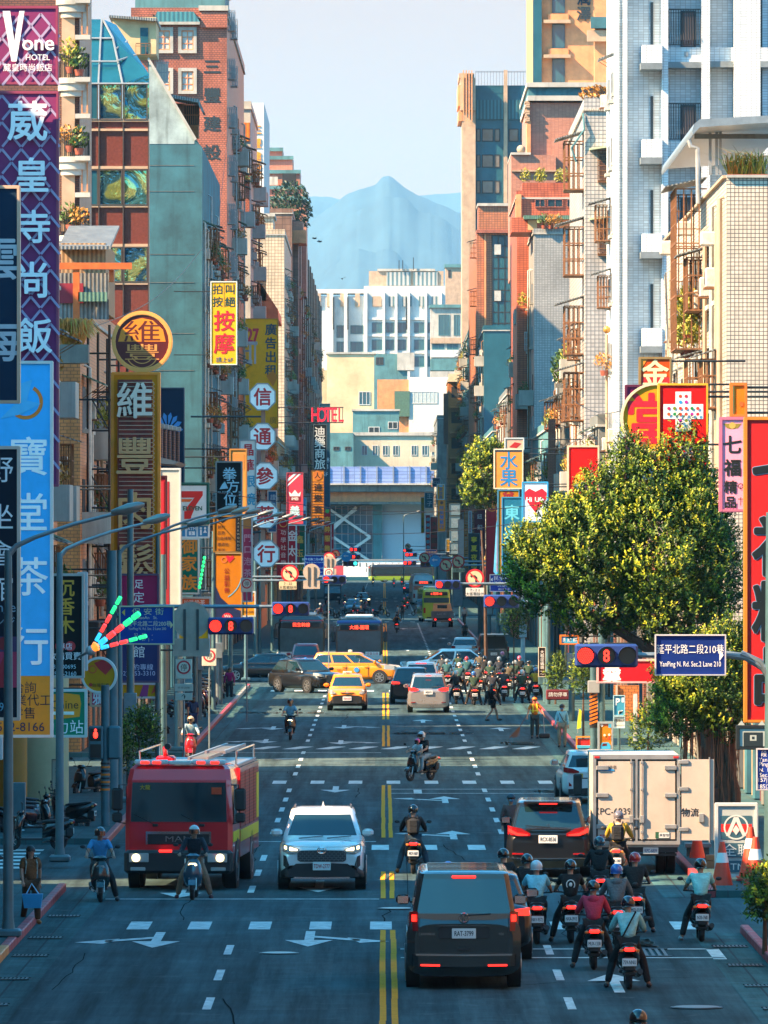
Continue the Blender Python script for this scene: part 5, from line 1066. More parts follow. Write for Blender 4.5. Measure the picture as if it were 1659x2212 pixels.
# ---- west row
sign('shop_sign', 'narrow pink sign with four black characters at the right edge', 1555, 902, 1610, 1105, 160, '#c05a78', [('r', 1558, 905, 1607, 1102, '#f09ab0'), ('c', 1582, 921, 14, '#8c7a28', {'ri': .6, 'ry': 6}), ('p', [(1562, 915), (1602, 915), (1594, 925), (1570, 925)], '#8c7a28'), ('c', 1582, 919, 7, '#cf9f48'), ('h', '七', 1582, 960, 40, '#141c18', {'b': .03}), ('h', '福', 1582, 1010, 36, '#141c18', {'b': .04}), ('h', '精', 1578, 1052, 28, '#141c18', {'b': .03}), ('h', '品', 1578, 1085, 26, '#141c18', {'b': .03}), ('c', 1600, 1050, 6, '#141c18', {'ri': .7}), ('l', [(1594, 1078), (1606, 1078)], '#141c18', .8), ('l', [(1600, 1074), (1600, 1092)], '#141c18', .8)], frame='#b86880', wall=RW)
sign('shop_sign', 'huge dark red sign with black brush characters outlined in blue at the right edge', 1609, 902, 1740, 1560, 158, '#d42020', [('h', '七', 1690, 1020, 130, '#6890a8', {'b': .045}), ('h', '福', 1690, 1180, 130, '#6890a8', {'b': .045}), ('h', '精', 1690, 1320, 130, '#6890a8', {'b': .045}), ('h', '品', 1690, 1460, 130, '#6890a8', {'b': .045}), ('h', '七', 1690, 1020, 130, '#07100f', {'b': .03}), ('h', '福', 1690, 1180, 130, '#07100f', {'b': .03}), ('h', '精', 1690, 1320, 130, '#07100f', {'b': .03}), ('h', '品', 1690, 1460, 130, '#07100f', {'b': .03})], frame='#c87820', depth=.4, wall=RW)
sign('shop_sign', 'square black and white emblem sign below the huge dark red one', 1592, 1568, 1680, 1618, 157, '#26343a', [('r', 1598, 1574, 1656, 1612, '#aab4ac'), ('r', 1606, 1582, 1648, 1612, '#26343a'), ('r', 1620, 1588, 1634, 1600, '#aab4ac'), ('r', 1624, 1591, 1630, 1597, '#26343a'), ('p', [(1592, 1568), (1602, 1556), (1610, 1568)], '#aab4ac'), ('p', [(1636, 1568), (1646, 1556), (1654, 1568)], '#aab4ac')], frame='#1c2426', wall=RW)
sign('shop_sign', 'small bright orange box sign above the pink one', 1578, 828, 1613, 900, 170, '#e87010', [('r', 1580, 830, 1586, 896, '#f8c060'), ('r', 1598, 868, 1606, 878, '#b85c10')], frame='#d07020', wall=RW)
dots = [('c', 1476+dx*12.5, 906+dy*12.5, 3.6, c) for dx, dy, c in ((-.5, -4, '#d04818'), (.5, -4, '#c02030'), (-.5, -3, '#2090d0'), (.5, -3, '#c01890'), (-2.5, -1.9, '#b01c50'), (-1.5, -1.9, '#708018'), (-.5, -1.9, '#c83820'), (.5, -1.9, '#c83820'), (1.5, -1.9, '#108040'), (2.5, -1.9, '#c83820'), (-2.5, -.9, '#d05020'), (-1.5, -.9, '#108040'), (-.5, -.9, '#d04818'), (.5, -.9, '#c83820'), (1.5, -.9, '#b01890'), (2.5, -.9, '#c02030'), (-.5, .2, '#c01890'), (.5, .2, '#708018'), (-.5, 1.2, '#c02030'), (.5, 1.2, '#2090d0'))]
sign('pharmacy_sign', 'bright red pharmacy sign with a white cross of coloured dots', 1422, 829, 1529, 1060, 190, '#d8100e', [('r', 1459, 846, 1493, 932, '#dde0dc'), ('r', 1433, 873, 1519, 905, '#dde0dc')]+dots+[('h', '藥', 1476, 975, 46, '#e0c0c0'), ('h', '局', 1476, 1030, 46, '#e0c0c0')], frame='#e0a020', depth=.35, wall=RW, fw=.04)
sign('pawn_sign', 'round yellow pawnshop sign with a red character and toothed rim behind the pharmacy sign', 1342, 828, 1492, 978, 198, '#e09010', [('h', '當', 1408, 905, 112, '#c81024', {'b': .03})], shape='round', frame='#d8c8a0', depth=.3, wall=RW)
sign('shop_sign', 'purple sign with a blue foot behind the round pawnshop sign', 1351, 832, 1422, 1040, 208, '#7c1848', [('h', '紀', 1385, 850, 30, '#d8b898'), ('r', 1353, 1000, 1420, 1038, '#2058a0')], frame='#601838', wall=RW)
sign('shop_sign', 'orange and red square sign with one cream character above the pharmacy sign', 1381, 772, 1450, 838, 215, '#d8480c', [('r', 1383, 815, 1448, 836, '#b81c20'), ('p', [(1383, 774), (1400, 774), (1383, 800)], '#e88a20'), ('h', '金', 1415, 805, 58, '#f0d8a0', {'b': .03})], frame='#8a7040', wall=RW)
sign('shop_sign', 'plain red sign with a round faceted gem low on it above the big tree', 1226, 963, 1294, 1078, 270, '#c80c10', [('c', 1262, 1040, 23, '#d89418'), ('p', [(1262, 1040), (1240, 1048), (1246, 1060), (1262, 1063)], '#2a50a8'), ('p', [(1262, 1040), (1262, 1063), (1280, 1056)], '#7a2880'), ('p', [(1262, 1040), (1285, 1034), (1284, 1050)], '#c81c20'), ('p', [(1262, 1040), (1248, 1022), (1264, 1018)], '#e05818')], frame='#c8b8a0', wall=RW)
sign('shop_sign', 'white and red restaurant sign with a broad white character behind the traffic light', 1290, 1425, 1420, 1475, 246, '#b01020', [('h', '羹', 1322, 1455, 40, W_, {'b': .03}), ('h', '魚', 1322, 1422, 30, W_, {'b': .03})], wall=RW, frame='#d0a0a0')
sign('shop_sign', 'light blue shop sign with white writing under the tree crown', 1210, 1372, 1250, 1392, 290, '#2f9cc8', [('h', '茶 飲 鮮', 1230, 1382, 9, W_)], frame='#d07018', wall=RW)
sign('shop_sign', 'white sign with a red heart and white lettering partly behind the tree', 1128, 1041, 1184, 1128, 335, '#c4dce4', [('p', [(1157, 1108), (1134, 1078), (1133, 1064), (1143, 1055), (1157, 1062), (1171, 1055), (1181, 1064), (1180, 1078)], '#c0182c'), ('h', 'Hi', 1143, 1079, 13, W_, {'b': .04}), ('h', 'Life', 1165, 1079, 13, W_, {'b': .04})], frame='#3098c8', wall=RW)
sign('fruit_sign', 'orange fruit shop sign with two blue characters', 1067, 970, 1130, 1056, 385, '#e8883c', [('r', 1068, 971, 1129, 976, '#1c3c4c'), ('h', '水', 1099, 995, 38, '#1878b0', {'b': .02}), ('h', '果', 1099, 1033, 38, '#1878b0', {'b': .02})], frame='#d8c8b0', wall=RW)
sign('shop_sign', 'pale sign with a red bird mark behind the orange fruit shop sign', 1090, 946, 1132, 972, 392, '#c8a48c', [('p', [(1100, 966), (1112, 955), (1126, 958), (1116, 968)], '#a82020')], wall=RW)
sign('shop_sign', 'brown and gold sign directly below the orange fruit shop sign', 1075, 1058, 1122, 1252, 396, '#a86c10', [('h', '益', 1098, 1066, 26, '#8c1018', {'b': .04})], frame='#3a7a98', wall=RW)
sign('shop_sign', 'teal sign with pale turquoise brush characters in front of the gold one', 1084, 1074, 1128, 1262, 393, '#1a6a88', [('v', '東益堂', 1106, 1080, 1240, 32, '#58b8cc', {'b': .035})], frame='#3080a0', wall=RW)
sign('shop_sign', 'maroon sign with a round gold seal left of the teal brush character sign', 1050, 1072, 1072, 1262, 440, '#7c1030', [('c', 1063, 1093, 12, '#c07c20', {'ri': .85}), ('h', '福', 1063, 1093, 14, '#c07c20', {'b': .03})], wall=RW, frame='#5c1428')
b = MB(); Y = 410; b.add([(wx(1066, Y), Y, wz(1235, Y)), (wx(1072, Y), Y, wz(1130, Y)), (wx(1075, Y), Y+.1, wz(1120, Y)), (wx(1079, Y), Y, wz(1180, Y)), (wx(1076, Y), Y, wz(1250, Y))], [(0, 1, 2, 3, 4)], mat('blue_banner', hexc('#58b8e0'), .7)); b.prism(pg([(1073, 1235), (1080, 1235), (1079, 1140), (1074, 1135)], Y), Y-.06, Y-.02, C('#c82818'))
b.build('banner', label='light blue and red cloth banner hanging between maroon and teal signs', cat='banner')
sign('night_market_sign', 'dark navy night market sign with yellow characters', 1012, 1152, 1037, 1262, 520, '#0c2a38', [('v', '寧夏夜市', 1024, 1156, 1232, 13, '#d8b018', {'b': .03}), ('h', 'ALL YES', 1024, 1190, 4, '#d8b018')], frame='#2c4c58', wall=RW)
sign('shop_sign', 'dark wine sign with pale characters above the night market sign', 1024, 1098, 1048, 1200, 530, '#5c1028', [('v', '鈕釦珠寶', 1036, 1104, 1196, 11, '#b0a0a0', {'b': .02})], wall=RW, frame='#4c2030')
sign('shop_sign', 'thin pale sign with sideways lettering left of the wine coloured sign', 1012, 1104, 1019, 1152, 535, '#b08a90', [('v', 'KINGKUAN', 1015.5, 1108, 1150, 4.5, '#202028')], wall=RW)
r = thing('neon_ladder', 'skeletal yellow frame of neon rungs right of the blank white sign', 'neon sign', (wx(1006, 560), 560, wz(1220, 560))); b = MB(); Y = 560
for i in range(40): b.tube([(wx(1003, Y), Y, wz(1062+i*4.2, Y)), (wx(1011, Y), Y, wz(1062+i*4.2, Y))], .03, C('#c88a10'), 4)
for x in (1003, 1011): b.tube([(wx(x, Y), Y, wz(1060, Y)), (wx(x, Y), Y, wz(1232, Y))], .04, C('#a86c10'), 4)
b.tube([(wx(1007, Y), Y, wz(1100, Y)), (RW, Y, wz(1100, Y))], .04, BLKI, 5); L0(r, b, 'rung')
sign('shop_sign', 'tall blank white sign halfway down the right row', 990, 1122, 1003, 1222, 600, '#c8ccc4', [], wall=RW, frame='#a0a4a0')
for i in range(4): sign('shop_sign', 'blank grey square sign panel, %s of four in a column' % ('highest', 'second', 'third', 'lowest')[i], 971, 1088+i*28, 994, 1113+i*28, 760, '#5c7480', [('h', '宮京美人'[i], 983, 1100+i*28, 15, '#7c8c94')], wall=RW, frame='#485c64', group='grey square panels in a column')
sign('shop_sign', 'orange sign with a teapot and blue characters far along the right row', 946, 1080, 962, 1148, 800, '#e07a10', [('c', 954, 1086, 3.5, '#5c2420'), ('v', '阿英閣藝行', 954, 1092, 1143, 9, '#1c5a98', {'b': .03})], wall=RW, frame='#c87020')
sign('shop_sign', 'orange sign with dark blue characters above the one with a teapot', 944, 1046, 960, 1079, 805, '#d88010', [('v', '東信商', 952, 1053, 1078, 8, '#1c4a78', {'b': .03}), ('c', 952, 1050, 5, '#2090b0', {'ry': 2})], wall=RW)
sign('shop_sign', 'brownish red supermarket sign with dark characters far along the right row', 929, 1116, 946, 1222, 860, '#8c2c34', [('v', '水晶超市', 938, 1122, 1195, 12, '#1c1418', {'b': .03})], wall=RW)
sign('shop_sign', 'wine and teal sign with round pictures left of the supermarket sign', 919, 1112, 930, 1200, 900, '#8c2438', [('c', 924.5, 1122+i*12, 4, '#3a94ac') for i in range(6)], wall=RW)
sign('shop_sign', 'narrow mustard sign at the far end of the right row', 909, 1074, 917, 1152, 1000, '#b07c14', [('v', '台灣工會', 913, 1080, 1146, 6, '#1c3038')], wall=RW)
sign('shop_sign', 'teal double sign with two big white characters near the viaduct', 917, 1064, 936, 1098, 980, '#1c6474', [('h', '王', 928, 1072, 12, '#a8d0d4'), ('h', '子', 928, 1088, 12, '#a8d0d4')], wall=RW)
sign('shop_sign', 'small teal sign with pale capital letters high near the viaduct', 934, 1032, 951, 1052, 950, '#1c5a74', [('h', 'KSS', 942, 1042, 9, '#80b0c0')], wall=RW)
sign('shop_sign', 'yellow sign with two dark characters below the amber ladder sign', 963, 1164, 974, 1192, 790, '#c08a10', [('v', '延平', 968, 1166, 1190, 10, '#1c2414')], wall=RW)
sign('wharf_sign', 'tall brown wharf direction sign with white characters beside the scooter pack', 1163, 1398, 1179, 1462, 330, '#33211c', [('v', '大稻埕碼頭', 1171, 1404, 1446, 8, '#d8d4cc', {'b': .02}), ('h', 'Dadaocheng', 1171, 1450, 3, '#d8d4cc'), ('h', 'Wharf', 1171, 1456, 3.5, '#d8d4cc')], frame='#c8b8a0', depth=.06, cat='street sign', fw=.025)
# ================================================================ vehicles
BLK = mat('black_plastic', (.012, .014, .016), .5, var=.15); TYRE = mat('tyre_rubber', (.012, .013, .014), .8, var=.2)
RIM = mat('alloy_rim', (.35, .36, .36), .3, metal=.8, var=.1); CHR = mat('chrome', (.6, .62, .62), .15, metal=1, var=.05)
CGL = mat('car_glass', (.008, .026, .034), .04, var=.0, spec=.9)
RED_ON = mat('red_lamp_lit', (.5, .01, .01), .3, emit=(1, .02, .012), es=.9); REDL = mat('red_lamp', (.30, .008, .01), .2, coat=.5)
WHT_ON = mat('headlamp_lit', (.9, .8, .5), .3, emit=(1, .75, .35), es=1.5); CLEAR = mat('clear_lamp', (.35, .38, .38), .1, coat=.8, spec=1)
AMB = mat('amber_lamp', (.6, .2, .02), .3, coat=.4); PLW = mat('plate_white', (.70, .72, .70), .5, var=.05)
def paint(key, rgb, metal=.3, rough=.28): return mat('car_paint_'+key, rgb, rough, metal=metal, var=.06, scale=1.5, coat=.8)
def sring(hw,z0,z1,y,n=4.5,N=28,zc=None):
 out = [];zc = (z0+z1)/2;h = (z1-z0)/2
 for i in range(N):
  a = 2*PI*(i+.5)/N;c,s_ = math.cos(a),math.sin(a)
  out.append((hw*math.copysign(abs(c)**(2/n),c),y,zc+h*math.copysign(abs(s_)**(2/n),s_)))
 return out
def lerp_tab(tab,y):
 if y <= tab[0][0]: return tab[0][1:]
 for a,b_ in zip(tab,tab[1:]):
  if y <= b_[0]:
   t = (y-a[0])/(b_[0]-a[0]);return tuple(p+(q_-p)*t for p,q_ in zip(a[1:],b_[1:]))
 return tab[-1][1:]
def strip(mb,cols,yf,m,th=.05,sgn=1,eps=.012):
 """shaped panel lying on the curved nose (sgn +1) or tail (-1); cols = (x, z bottom, z top)"""
 pts = []
 for (xa,ba,ta),(xb,bb,tb) in zip(cols,cols[1:]):
  k = max(1,int(abs(xb-xa)/.08))
  for i in range(k): t = i/k;pts.append((xa+(xb-xa)*t,ba+(bb-ba)*t,ta+(tb-ta)*t))
 pts.append(cols[-1]);vs = []
 for x,zb,zt in pts:
  y = yf(abs(x))*sgn;vs += [(x,y+sgn*eps,zb),(x,y+sgn*eps,zt),(x,y-sgn*th,zb),(x,y-sgn*th,zt)]
 fs = []
 for i in range(len(pts)-1):
  a = i*4;b_ = a+4;fs += [(a,b_,b_+1,a+1),(a+1,b_+1,b_+3,a+3),(a,a+2,b_+2,b_)]
 fs += [(0,1,3,2),(len(vs)-4,len(vs)-2,len(vs)-1,len(vs)-3)]
 mb.add(vs,fs,m);return mb
def wheel(root, x, y, r, w_=.22, rim=RIM, spokes=7, name='wheel'):
 b = MB();s_ = 1 if x > 0 else -1
 prof = [(-.5,r*.72),(-.5,r*.93),(-.36,r),(.36,r),(.5,r*.93),(.5,r*.72)];rings = []
 for px,pr in prof: rings.append([(px*w_,math.cos(2*PI*k/24)*pr,math.sin(2*PI*k/24)*pr) for k in range(24)])
 b.loft(rings,TYRE)
 t = obj_w = b.build(name,root,(x,y,r));g = MB()
 g.cyl((s_*w_*.40, 0, 0), 'x', r*.70, w_*.22, BLK, 24)
 for i in range(spokes):
  a = 2*PI*i/spokes;c,d = math.cos(a),math.sin(a);u = Vector((0,-d,c))*r*.07
  p0,p1 = Vector((s_*w_*.53,c*r*.1,d*r*.1)),Vector((s_*w_*.53,c*r*.64,d*r*.64));g.add([p0-u,p0+u,p1+u*1.2,p1-u*1.2],[(0,1,2,3)],rim)
 g.tube([(s_*w_*.5,math.cos(2*PI*k/24)*r*.68,math.sin(2*PI*k/24)*r*.68) for k in range(25)],r*.045,rim,5)
 g.cyl((s_*w_*.52, 0, 0), 'x', r*.13, .02, rim, 12); g.build('rim', t); return t
def plate(root, txt, x, y, z, sgn, w_=.38, h=.16, col='#101820', name='number_plate'):
 b = MB();b.bev(x-w_/2,x+w_/2,min(y,y+sgn*.02),max(y,y+sgn*.02),z-h/2,z+h/2,PLW,.008)
 b.text(txt,x,z,h*.66,y+sgn*.024,C(col),0,w_*.82/(h*.66*.56*len(txt)),.015,back=(sgn > 0));return b.build(name,root)
def mirror(root,x,y,z,m,s_=1):
 b = MB();g = 1 if x > 0 else -1;b.bev(min(x,x+g*.24),max(x,x+g*.24),y-.06,y+.09,z-.08,z+.09,m,.05)
 b.box(min(x, x-g*.06), max(x, x-g*.06), y-.02, y+.03, z-.06, z-.02, BLK); b.box(min(x+g*.03, x+g*.21), max(x+g*.03, x+g*.21), y-.064, y-.061, z-.06, z+.065, CHR); return b.build('mirror', root)
def car(name, label, loc, rz, pm, L=4.6, W=1.8, H=1.65, belt=.98, hood=.92, deck=None, fb=.95, fr=.25, rr=-1.75, rb=-2.1, r=.33, wb=2.7, clear=.22, tum=.17, nose=.12, roofm=None, group=None, cat='car', rearwin=True, pill=(-.55,), low=None, gh_n=None, open_rear=False):
 root = thing(name,label,cat,(0,0,0),0,group);hw = W/2;F_,R_ = L/2,-L/2;deck = deck or belt
 tab = [(R_,.86,clear+.16,deck-.12),(R_+.05,.93,clear+.06,deck-.05),(R_+.22,.985,clear,deck),(rb,1,clear,deck),(rb+.35,1,clear-.02,belt),(fb-.2,1,clear-.02,belt),(fb+.1,.995,clear-.02,belt-.01),(F_-.5,.97,clear,hood),(F_-.22,.93,clear+.02,hood-.07),(F_-.07,.87,clear+.06,hood-nose-.04),(F_,.80,clear+.12,hood-nose-.14)]
 tab.sort(key=lambda t: t[0])
 ys = sorted(set([t[0] for t in tab]+[R_+(L)*i/22 for i in range(23)]));b = MB()
 b.loft([sring(hw*lerp_tab(tab,y)[0],lerp_tab(tab,y)[1],lerp_tab(tab,y)[2],y,5) for y in ys],pm)
 if low: b.loft([sring(hw*lerp_tab(tab,y)[0]*1.012,lerp_tab(tab,y)[1]-.01,lerp_tab(tab,y)[1]+.17,y,8) for y in ys],low)
 body = b.build('body', root)
 # greenhouse
 zb,zt = belt-.06,H;roofm = roofm or pm;wbm = hw*.93
 lv = [(zb,0,wbm),(belt+.05,.08,wbm-.015),(zt-.13,.88,wbm-tum*.9),(zt-.045,.97,wbm-tum*1.05),(zt-.008,1.0,wbm-tum*1.4),(zt,1.0,wbm-tum*2.4)]
 ends = [(0,0),(0,0),(0,0),(.0,0),(-.10,.10),(-.32,.35)]
 side_y = [0.0]+sorted([(p-rb)/(fb-rb) for p in pill])+[1.0]
 rings = [];lab = None
 for (z,t,w_),(ef,er) in zip(lv,ends):
  yf_,yr_ = fb+(fr-fb)*t+ef,rb+(rr-rb)*t+er;c = .075;pts = [];lb = []
  pts += [(-w_+c*1.4, yf_), (-w_*.4, yf_+.05), (w_*.4, yf_+.05), (w_-c*1.4, yf_)]; lb += ['F', 'F', 'F', 'P']
  pts += [(w_-.01, yf_-c*1.5)]; lb += ['S']
  for p in side_y[1:-1][::-1]:
   yy = yr_+(yf_-yr_)*p; pts += [(w_, yy+.045), (w_, yy-.045)]; lb += ['P', 'S']
  pts += [(w_-.01, yr_+c*1.5)]; lb += ['P']
  pts += [(w_-c*1.2, yr_), (w_*.4, yr_-.02), (-w_*.4, yr_-.02), (-w_+c*1.2, yr_)]; lb += ['R', 'R', 'R', 'P']
  pts += [(-w_+.01, yr_+c*1.5)]; lb += ['S']
  for p in side_y[1:-1]:
   yy = yr_+(yf_-yr_)*p; pts += [(-w_, yy-.045), (-w_, yy+.045)]; lb += ['P', 'S']
  pts += [(-w_+.01, yf_-c*1.5)]; lb += ['P']; rings.append([(x, y, z) for x, y in pts]); lab = lb
 n_ = len(lab); gh = MB(); gl = {'F': MB(), 'R': MB(), 'S': MB(), 'T': MB()}
 vs = [p for r_ in rings for p in r_];keep = []
 for i in range(len(rings)-1):
  for j in range(n_):
   k = (j+1) % n_;f = (i*n_+j,(i+1)*n_+j,(i+1)*n_+k,i*n_+k)
   if i == 1 and lab[j] != 'P' and not (lab[j] == 'R' and not rearwin):
    if lab[j] == 'R' and open_rear: gl['R'].add([Vector(vs[q_]) for q_ in f], [(0, 1, 2, 3)], DARK)  # open hatch: a dark sheet stands in for the shaded interior
    else: gl['T' if lab[j] == 'S' and vs[f[0]][0] < 0 else lab[j]].add([vs[q_] for q_ in f], [(0, 1, 2, 3)], CGL)
   else: keep.append(f)
 keep.append(tuple((len(rings)-1)*n_+j for j in range(n_)))
 gh.add(vs, keep, roofm, True); gh.build('roof', root)
 for k, nm in (('F', 'windshield'), ('R', 'rear_window'), ('S', 'side_window'), ('T', 'side_window')):
  if gl[k].v:
   gl[k].build(nm,root)
 for sx in (-1,1):
  for yw in (wb/2+.05,-wb/2+.05):
   arch = MB(); arch.cyl((sx*(hw-.10), yw, r+.01), 'x', r+.055, .215, BLK, 24); arch.build('wheel_arch', root)
 for sx in (-1,1):
  for yw in (wb/2+.05,-wb/2+.05): wheel(root,sx*(hw-.105),yw,r,.23)
  mirror(root,sx*(hw*.93),fb-.25,belt+.10,pm)
 root['F_'] = 0; del root['F_']
 def yf(x): q_ = x/hw;return F_ if q_ < .78 else (F_-.07*(q_-.78)/.09 if q_ < .87 else (F_-.07-.15*(q_-.87)/.06 if q_ < .93 else F_-.22-.28*(q_-.93)/.04))
 def yr(x): q_ = x/hw;return -R_ if q_ < .84 else (-R_-.05*(q_-.84)/.09 if q_ < .93 else -R_-.05-.17*(q_-.93)/.055)
 root.location = loc;root.rotation_euler = (0,0,rz)
 return root,yf,yr,hw,F_
def S2(root,name,yf,m,shapes,sgn=1,both=True,eps=.012,th=.05):
 """shapes on nose or tail; both = mirrored pair as two objects of the same name"""
 for s_ in ((1,-1) if both else (1,)):
  b = MB()
  for sh in shapes:
   mm = m;cc = sh
   if isinstance(sh,tuple) and not isinstance(sh[0],tuple): mm,cc = sh[0],sh[1]
   strip(b,[(s_*x,a,c) for x,a,c in cc],yf,mm,th,sgn,eps)
  b.build(name,root)
def loc_of(xc,yb): Y = gy(yb);return (wx(xc,Y),Y)
PI_ = PI
# --- white SUV facing the camera
GRL = mat('mesh_grille', (.012, .014, .016), .4, pat='brick', pw=.09, ph=.045, pc=(.08, .085, .09), mortar=.01, off=.5, var=0)
WP = paint('white', (.66, .68, .67), .05)
def front_suv(root, yf, hw, z=0, light='slant'):
 S2(root, 'grille', yf, GRL, [((-.52, .66, .80), (-.46, .62, .86), (0, .61, .87), (.46, .62, .86), (.52, .66, .80))], both=False, eps=.02)
 S2(root, 'bumper_intake', yf, BLK, [((-.80, .30, .38), (-.55, .30, .58), (0, .30, .60), (.55, .30, .58), (.80, .30, .38))], both=False, eps=.015)
 S2(root, 'headlight', yf, CLEAR, [(CLEAR, ((.47, .84, .88), (.62, .80, .95), (.84, .84, 1.01))), ], eps=.02)
 S2(root, 'headlight_lamp', yf, WHT_ON, [((.52, .86, .885), (.66, .86, .93), (.80, .90, .96))], eps=.03)
 S2(root, 'fog_lamp', yf, BLK, [((.70, .50, .56), (.76, .48, .74), (.82, .54, .76))], eps=.02)
 b = MB(); strip(b, [(-.6, .26, .30), (0, .25, .29), (.6, .26, .30)], yf, CHR, .03); b.build('skid_plate', root)
 y = yf(0)
 b = MB(); b.tube([(math.cos(a)*.095, y+.035, .865+math.sin(a)*.065) for a in [2*PI*i/20 for i in range(21)]], .012, CHR, 6); b.tube([(math.cos(a)*.05, y+.035, .87+math.sin(a)*.055) for a in [2*PI*i/16 for i in range(17)]], .009, CHR, 5); b.build('emblem', root)
Yc = 158.0
root, yf, yr, hw, F_ = car('suv_car', 'white SUV with lit slanted headlights facing the camera in the lane beside the fire engine', (wx(690, 158)+.05, 158+2.3, 0), PI, WP, L=4.6, W=1.855, H=1.685, belt=1.08, hood=1.04, fb=.95, fr=.15, rr=-1.6, rb=-2.05, r=.36, clear=.26, low=BLK)
front_suv(root, yf, hw); plate(root, 'TDW-2777', 0, F_+.03, .53, 1, .38, .18, '#b01020')
b = MB()
for s_ in (-1,1): b.tube([(s_*.62,-.1,1.70),(s_*.60,-1.5,1.71)],.02,CHR,6)
b.build('roof_rail', root); b = MB(); b.prism([(-.03, 1.68), (.03, 1.68), (0, 1.79)], -1.5, -1.38, WP); b.build('antenna', root)
b = MB(); strip(b, [(-.86, .985, .992), (-.45, .935, .942), (0, .93, .937), (.45, .935, .942), (.86, .985, .992)], yf, BLK, .02, 1, .008); b.build('panel_gap', root)
b = MB(); b.tube([(-.1, 1.02, 1.075), (-.62, .96, 1.12)], .012, BLK, 4); b.tube([(.5, 1.02, 1.075), (-.02, .97, 1.12)], .012, BLK, 4); b.build('wiper', root)
# --- dark van seen from behind
VP = paint('anthracite', (.030, .045, .048), .6, .25)
root, yf, yr, hw, F_ = car('van', 'anthracite van with lit red tail lamps, nearest vehicle right of the centre line', (1.33, 123.3+2.45, 0), 0, VP, L=4.9, W=1.904, H=1.97, belt=1.22, hood=1.1, deck=1.22, fb=1.55, fr=.95, rr=-2.33, rb=-2.42, r=.33, wb=3.0, tum=.13, pill=(-.9, .5), cat='van')
S2(root, 'tail_lamp', yr, REDL, [((.765, .98, 1.30), (.84, .98, 1.31), (.91, 1.0, 1.30))], -1, eps=.03)
S2(root, 'brake_lamp', yr, RED_ON, [((.79, 1.14, 1.25), (.87, 1.14, 1.25))], -1, eps=.042)
S2(root, 'reflector', yr, RED_ON, [((.40, .395, .425), (.72, .40, .43))], -1, eps=.07)  # reflectors given a glow of their own, with no lamp inside
b = MB(); strip(b, [(-.93, .40, .60), (0, .38, .57), (.93, .40, .60)], yr, VP, .1, -1, .06); strip(b, [(-.80, .575, .60), (0, .565, .59), (.80, .575, .60)], yr, CHR, .02, -1, .068); b.build('bumper', root)
b = MB(); strip(b, [(-.42, .86, 1.04), (.42, .86, 1.04)], yr, BLK, .02, -1, .02); strip(b, [(-.44, 1.04, 1.07), (.44, 1.04, 1.07)], yr, VP, .02, -1, .045); b.build('plate_recess', root)
plate(root, 'RAT-3799', 0, -F_-.03, .94, -1, .40, .17); b = MB(); y = -F_-.035
b.tube([(math.cos(a)*.075, y, 1.2+math.sin(a)*.075) for a in [2*PI*i/20 for i in range(21)]], .010, CHR, 6); b.tube([(-.045, y, 1.25), (-.02, y, 1.15), (0, y, 1.2), (.02, y, 1.15), (.045, y, 1.25)], .008, CHR, 5); b.tube([(-.02, y, 1.255), (0, y, 1.215), (.02, y, 1.255)], .008, CHR, 5); b.build('emblem', root)
b = MB(); b.text('CARAVELLE', -.62, .93, .05, -F_-.035, CHR); b.text('TDI', .62, .93, .05, -F_-.035, CHR); b.build('lettering', root)
b = MB(); b.bev(-.2, .2, -2.47, -2.40, 1.86, 1.90, RED_ON, .01); b.build('brake_lamp', root)
b = MB(); b.tube([(0, -2.48, 1.24), (.45, -2.50, 1.27)], .012, BLK, 5); b.build('wiper', root)
b = MB(); b.box(-.10, .10, -F_-.03, -F_-.01, .66, .70, BLK); b.build('handle', root)
S2(root, 'panel_gap', yr, BLK, [((.742, .61, 1.21), (.752, .61, 1.21))], -1, eps=.006)
b = MB(); strip(b, [(-.742, .605, .615), (.742, .605, .615)], yr, BLK, .02, -1, .006); b.build('panel_gap', root)
b = MB()
for i in range(6): b.box(-.6,.6,-2.0+i*.5,-1.9+i*.5,1.968,1.985,VP)
b.build('roof_rib', root); b = MB(); b.tube([(-.92, 1.2, 1.4), (-.95, 1.1, 2.25)], .008, BLK, 4); b.build('antenna', root)
# --- black car just ahead of the van
BP = paint('black', (.010, .011, .013), .3); NVP = paint('navy', (.03, .08, .12), .4)
root, yf, yr, hw, F_ = car('sedan_car', 'black car mostly hidden in front of the anthracite van, red tail lamp at its right', (1.72, 131.5+2.3, 0), 0, BP, L=4.6, W=1.82, H=1.52, belt=.98, deck=1.02, rr=-1.3, rb=-1.95)
S2(root, 'tail_lamp', yr, RED_ON, [((.55, .82, .92), (.86, .82, .96))], -1, eps=.03); plate(root, 'AXR-5217', 0, -F_-.03, .75, -1)
# --- black people carrier
root, yf, yr, hw, F_ = car('people_carrier', 'black people carrier with wide red tail lamps waiting behind the scooters', (3.70, 164+2.4, 0), math.radians(-1.5), BP, L=4.85, W=1.84, H=1.70, belt=1.05, deck=1.08, fb=1.4, fr=.55, rr=-2.15, rb=-2.36, r=.34, wb=2.9, tum=.15, pill=(-.9, .35))
S2(root, 'tail_lamp', yr, REDL, [((.40, .93, .99), (.60, .93, 1.10), (.90, .96, 1.16))], -1, eps=.03)
S2(root, 'brake_lamp', yr, RED_ON, [((.45, .94, .965), (.68, .94, 1.0), (.88, 1.02, 1.10))], -1, eps=.045)
b = MB(); strip(b, [(-.5, 1.08, 1.12), (0, 1.09, 1.13), (.5, 1.08, 1.12)], yr, CHR, .02, -1, .03); strip(b, [(-.88, .43, .45), (0, .42, .44), (.88, .43, .45)], yr, CHR, .02, -1, .03); b.build('chrome_bar', root)
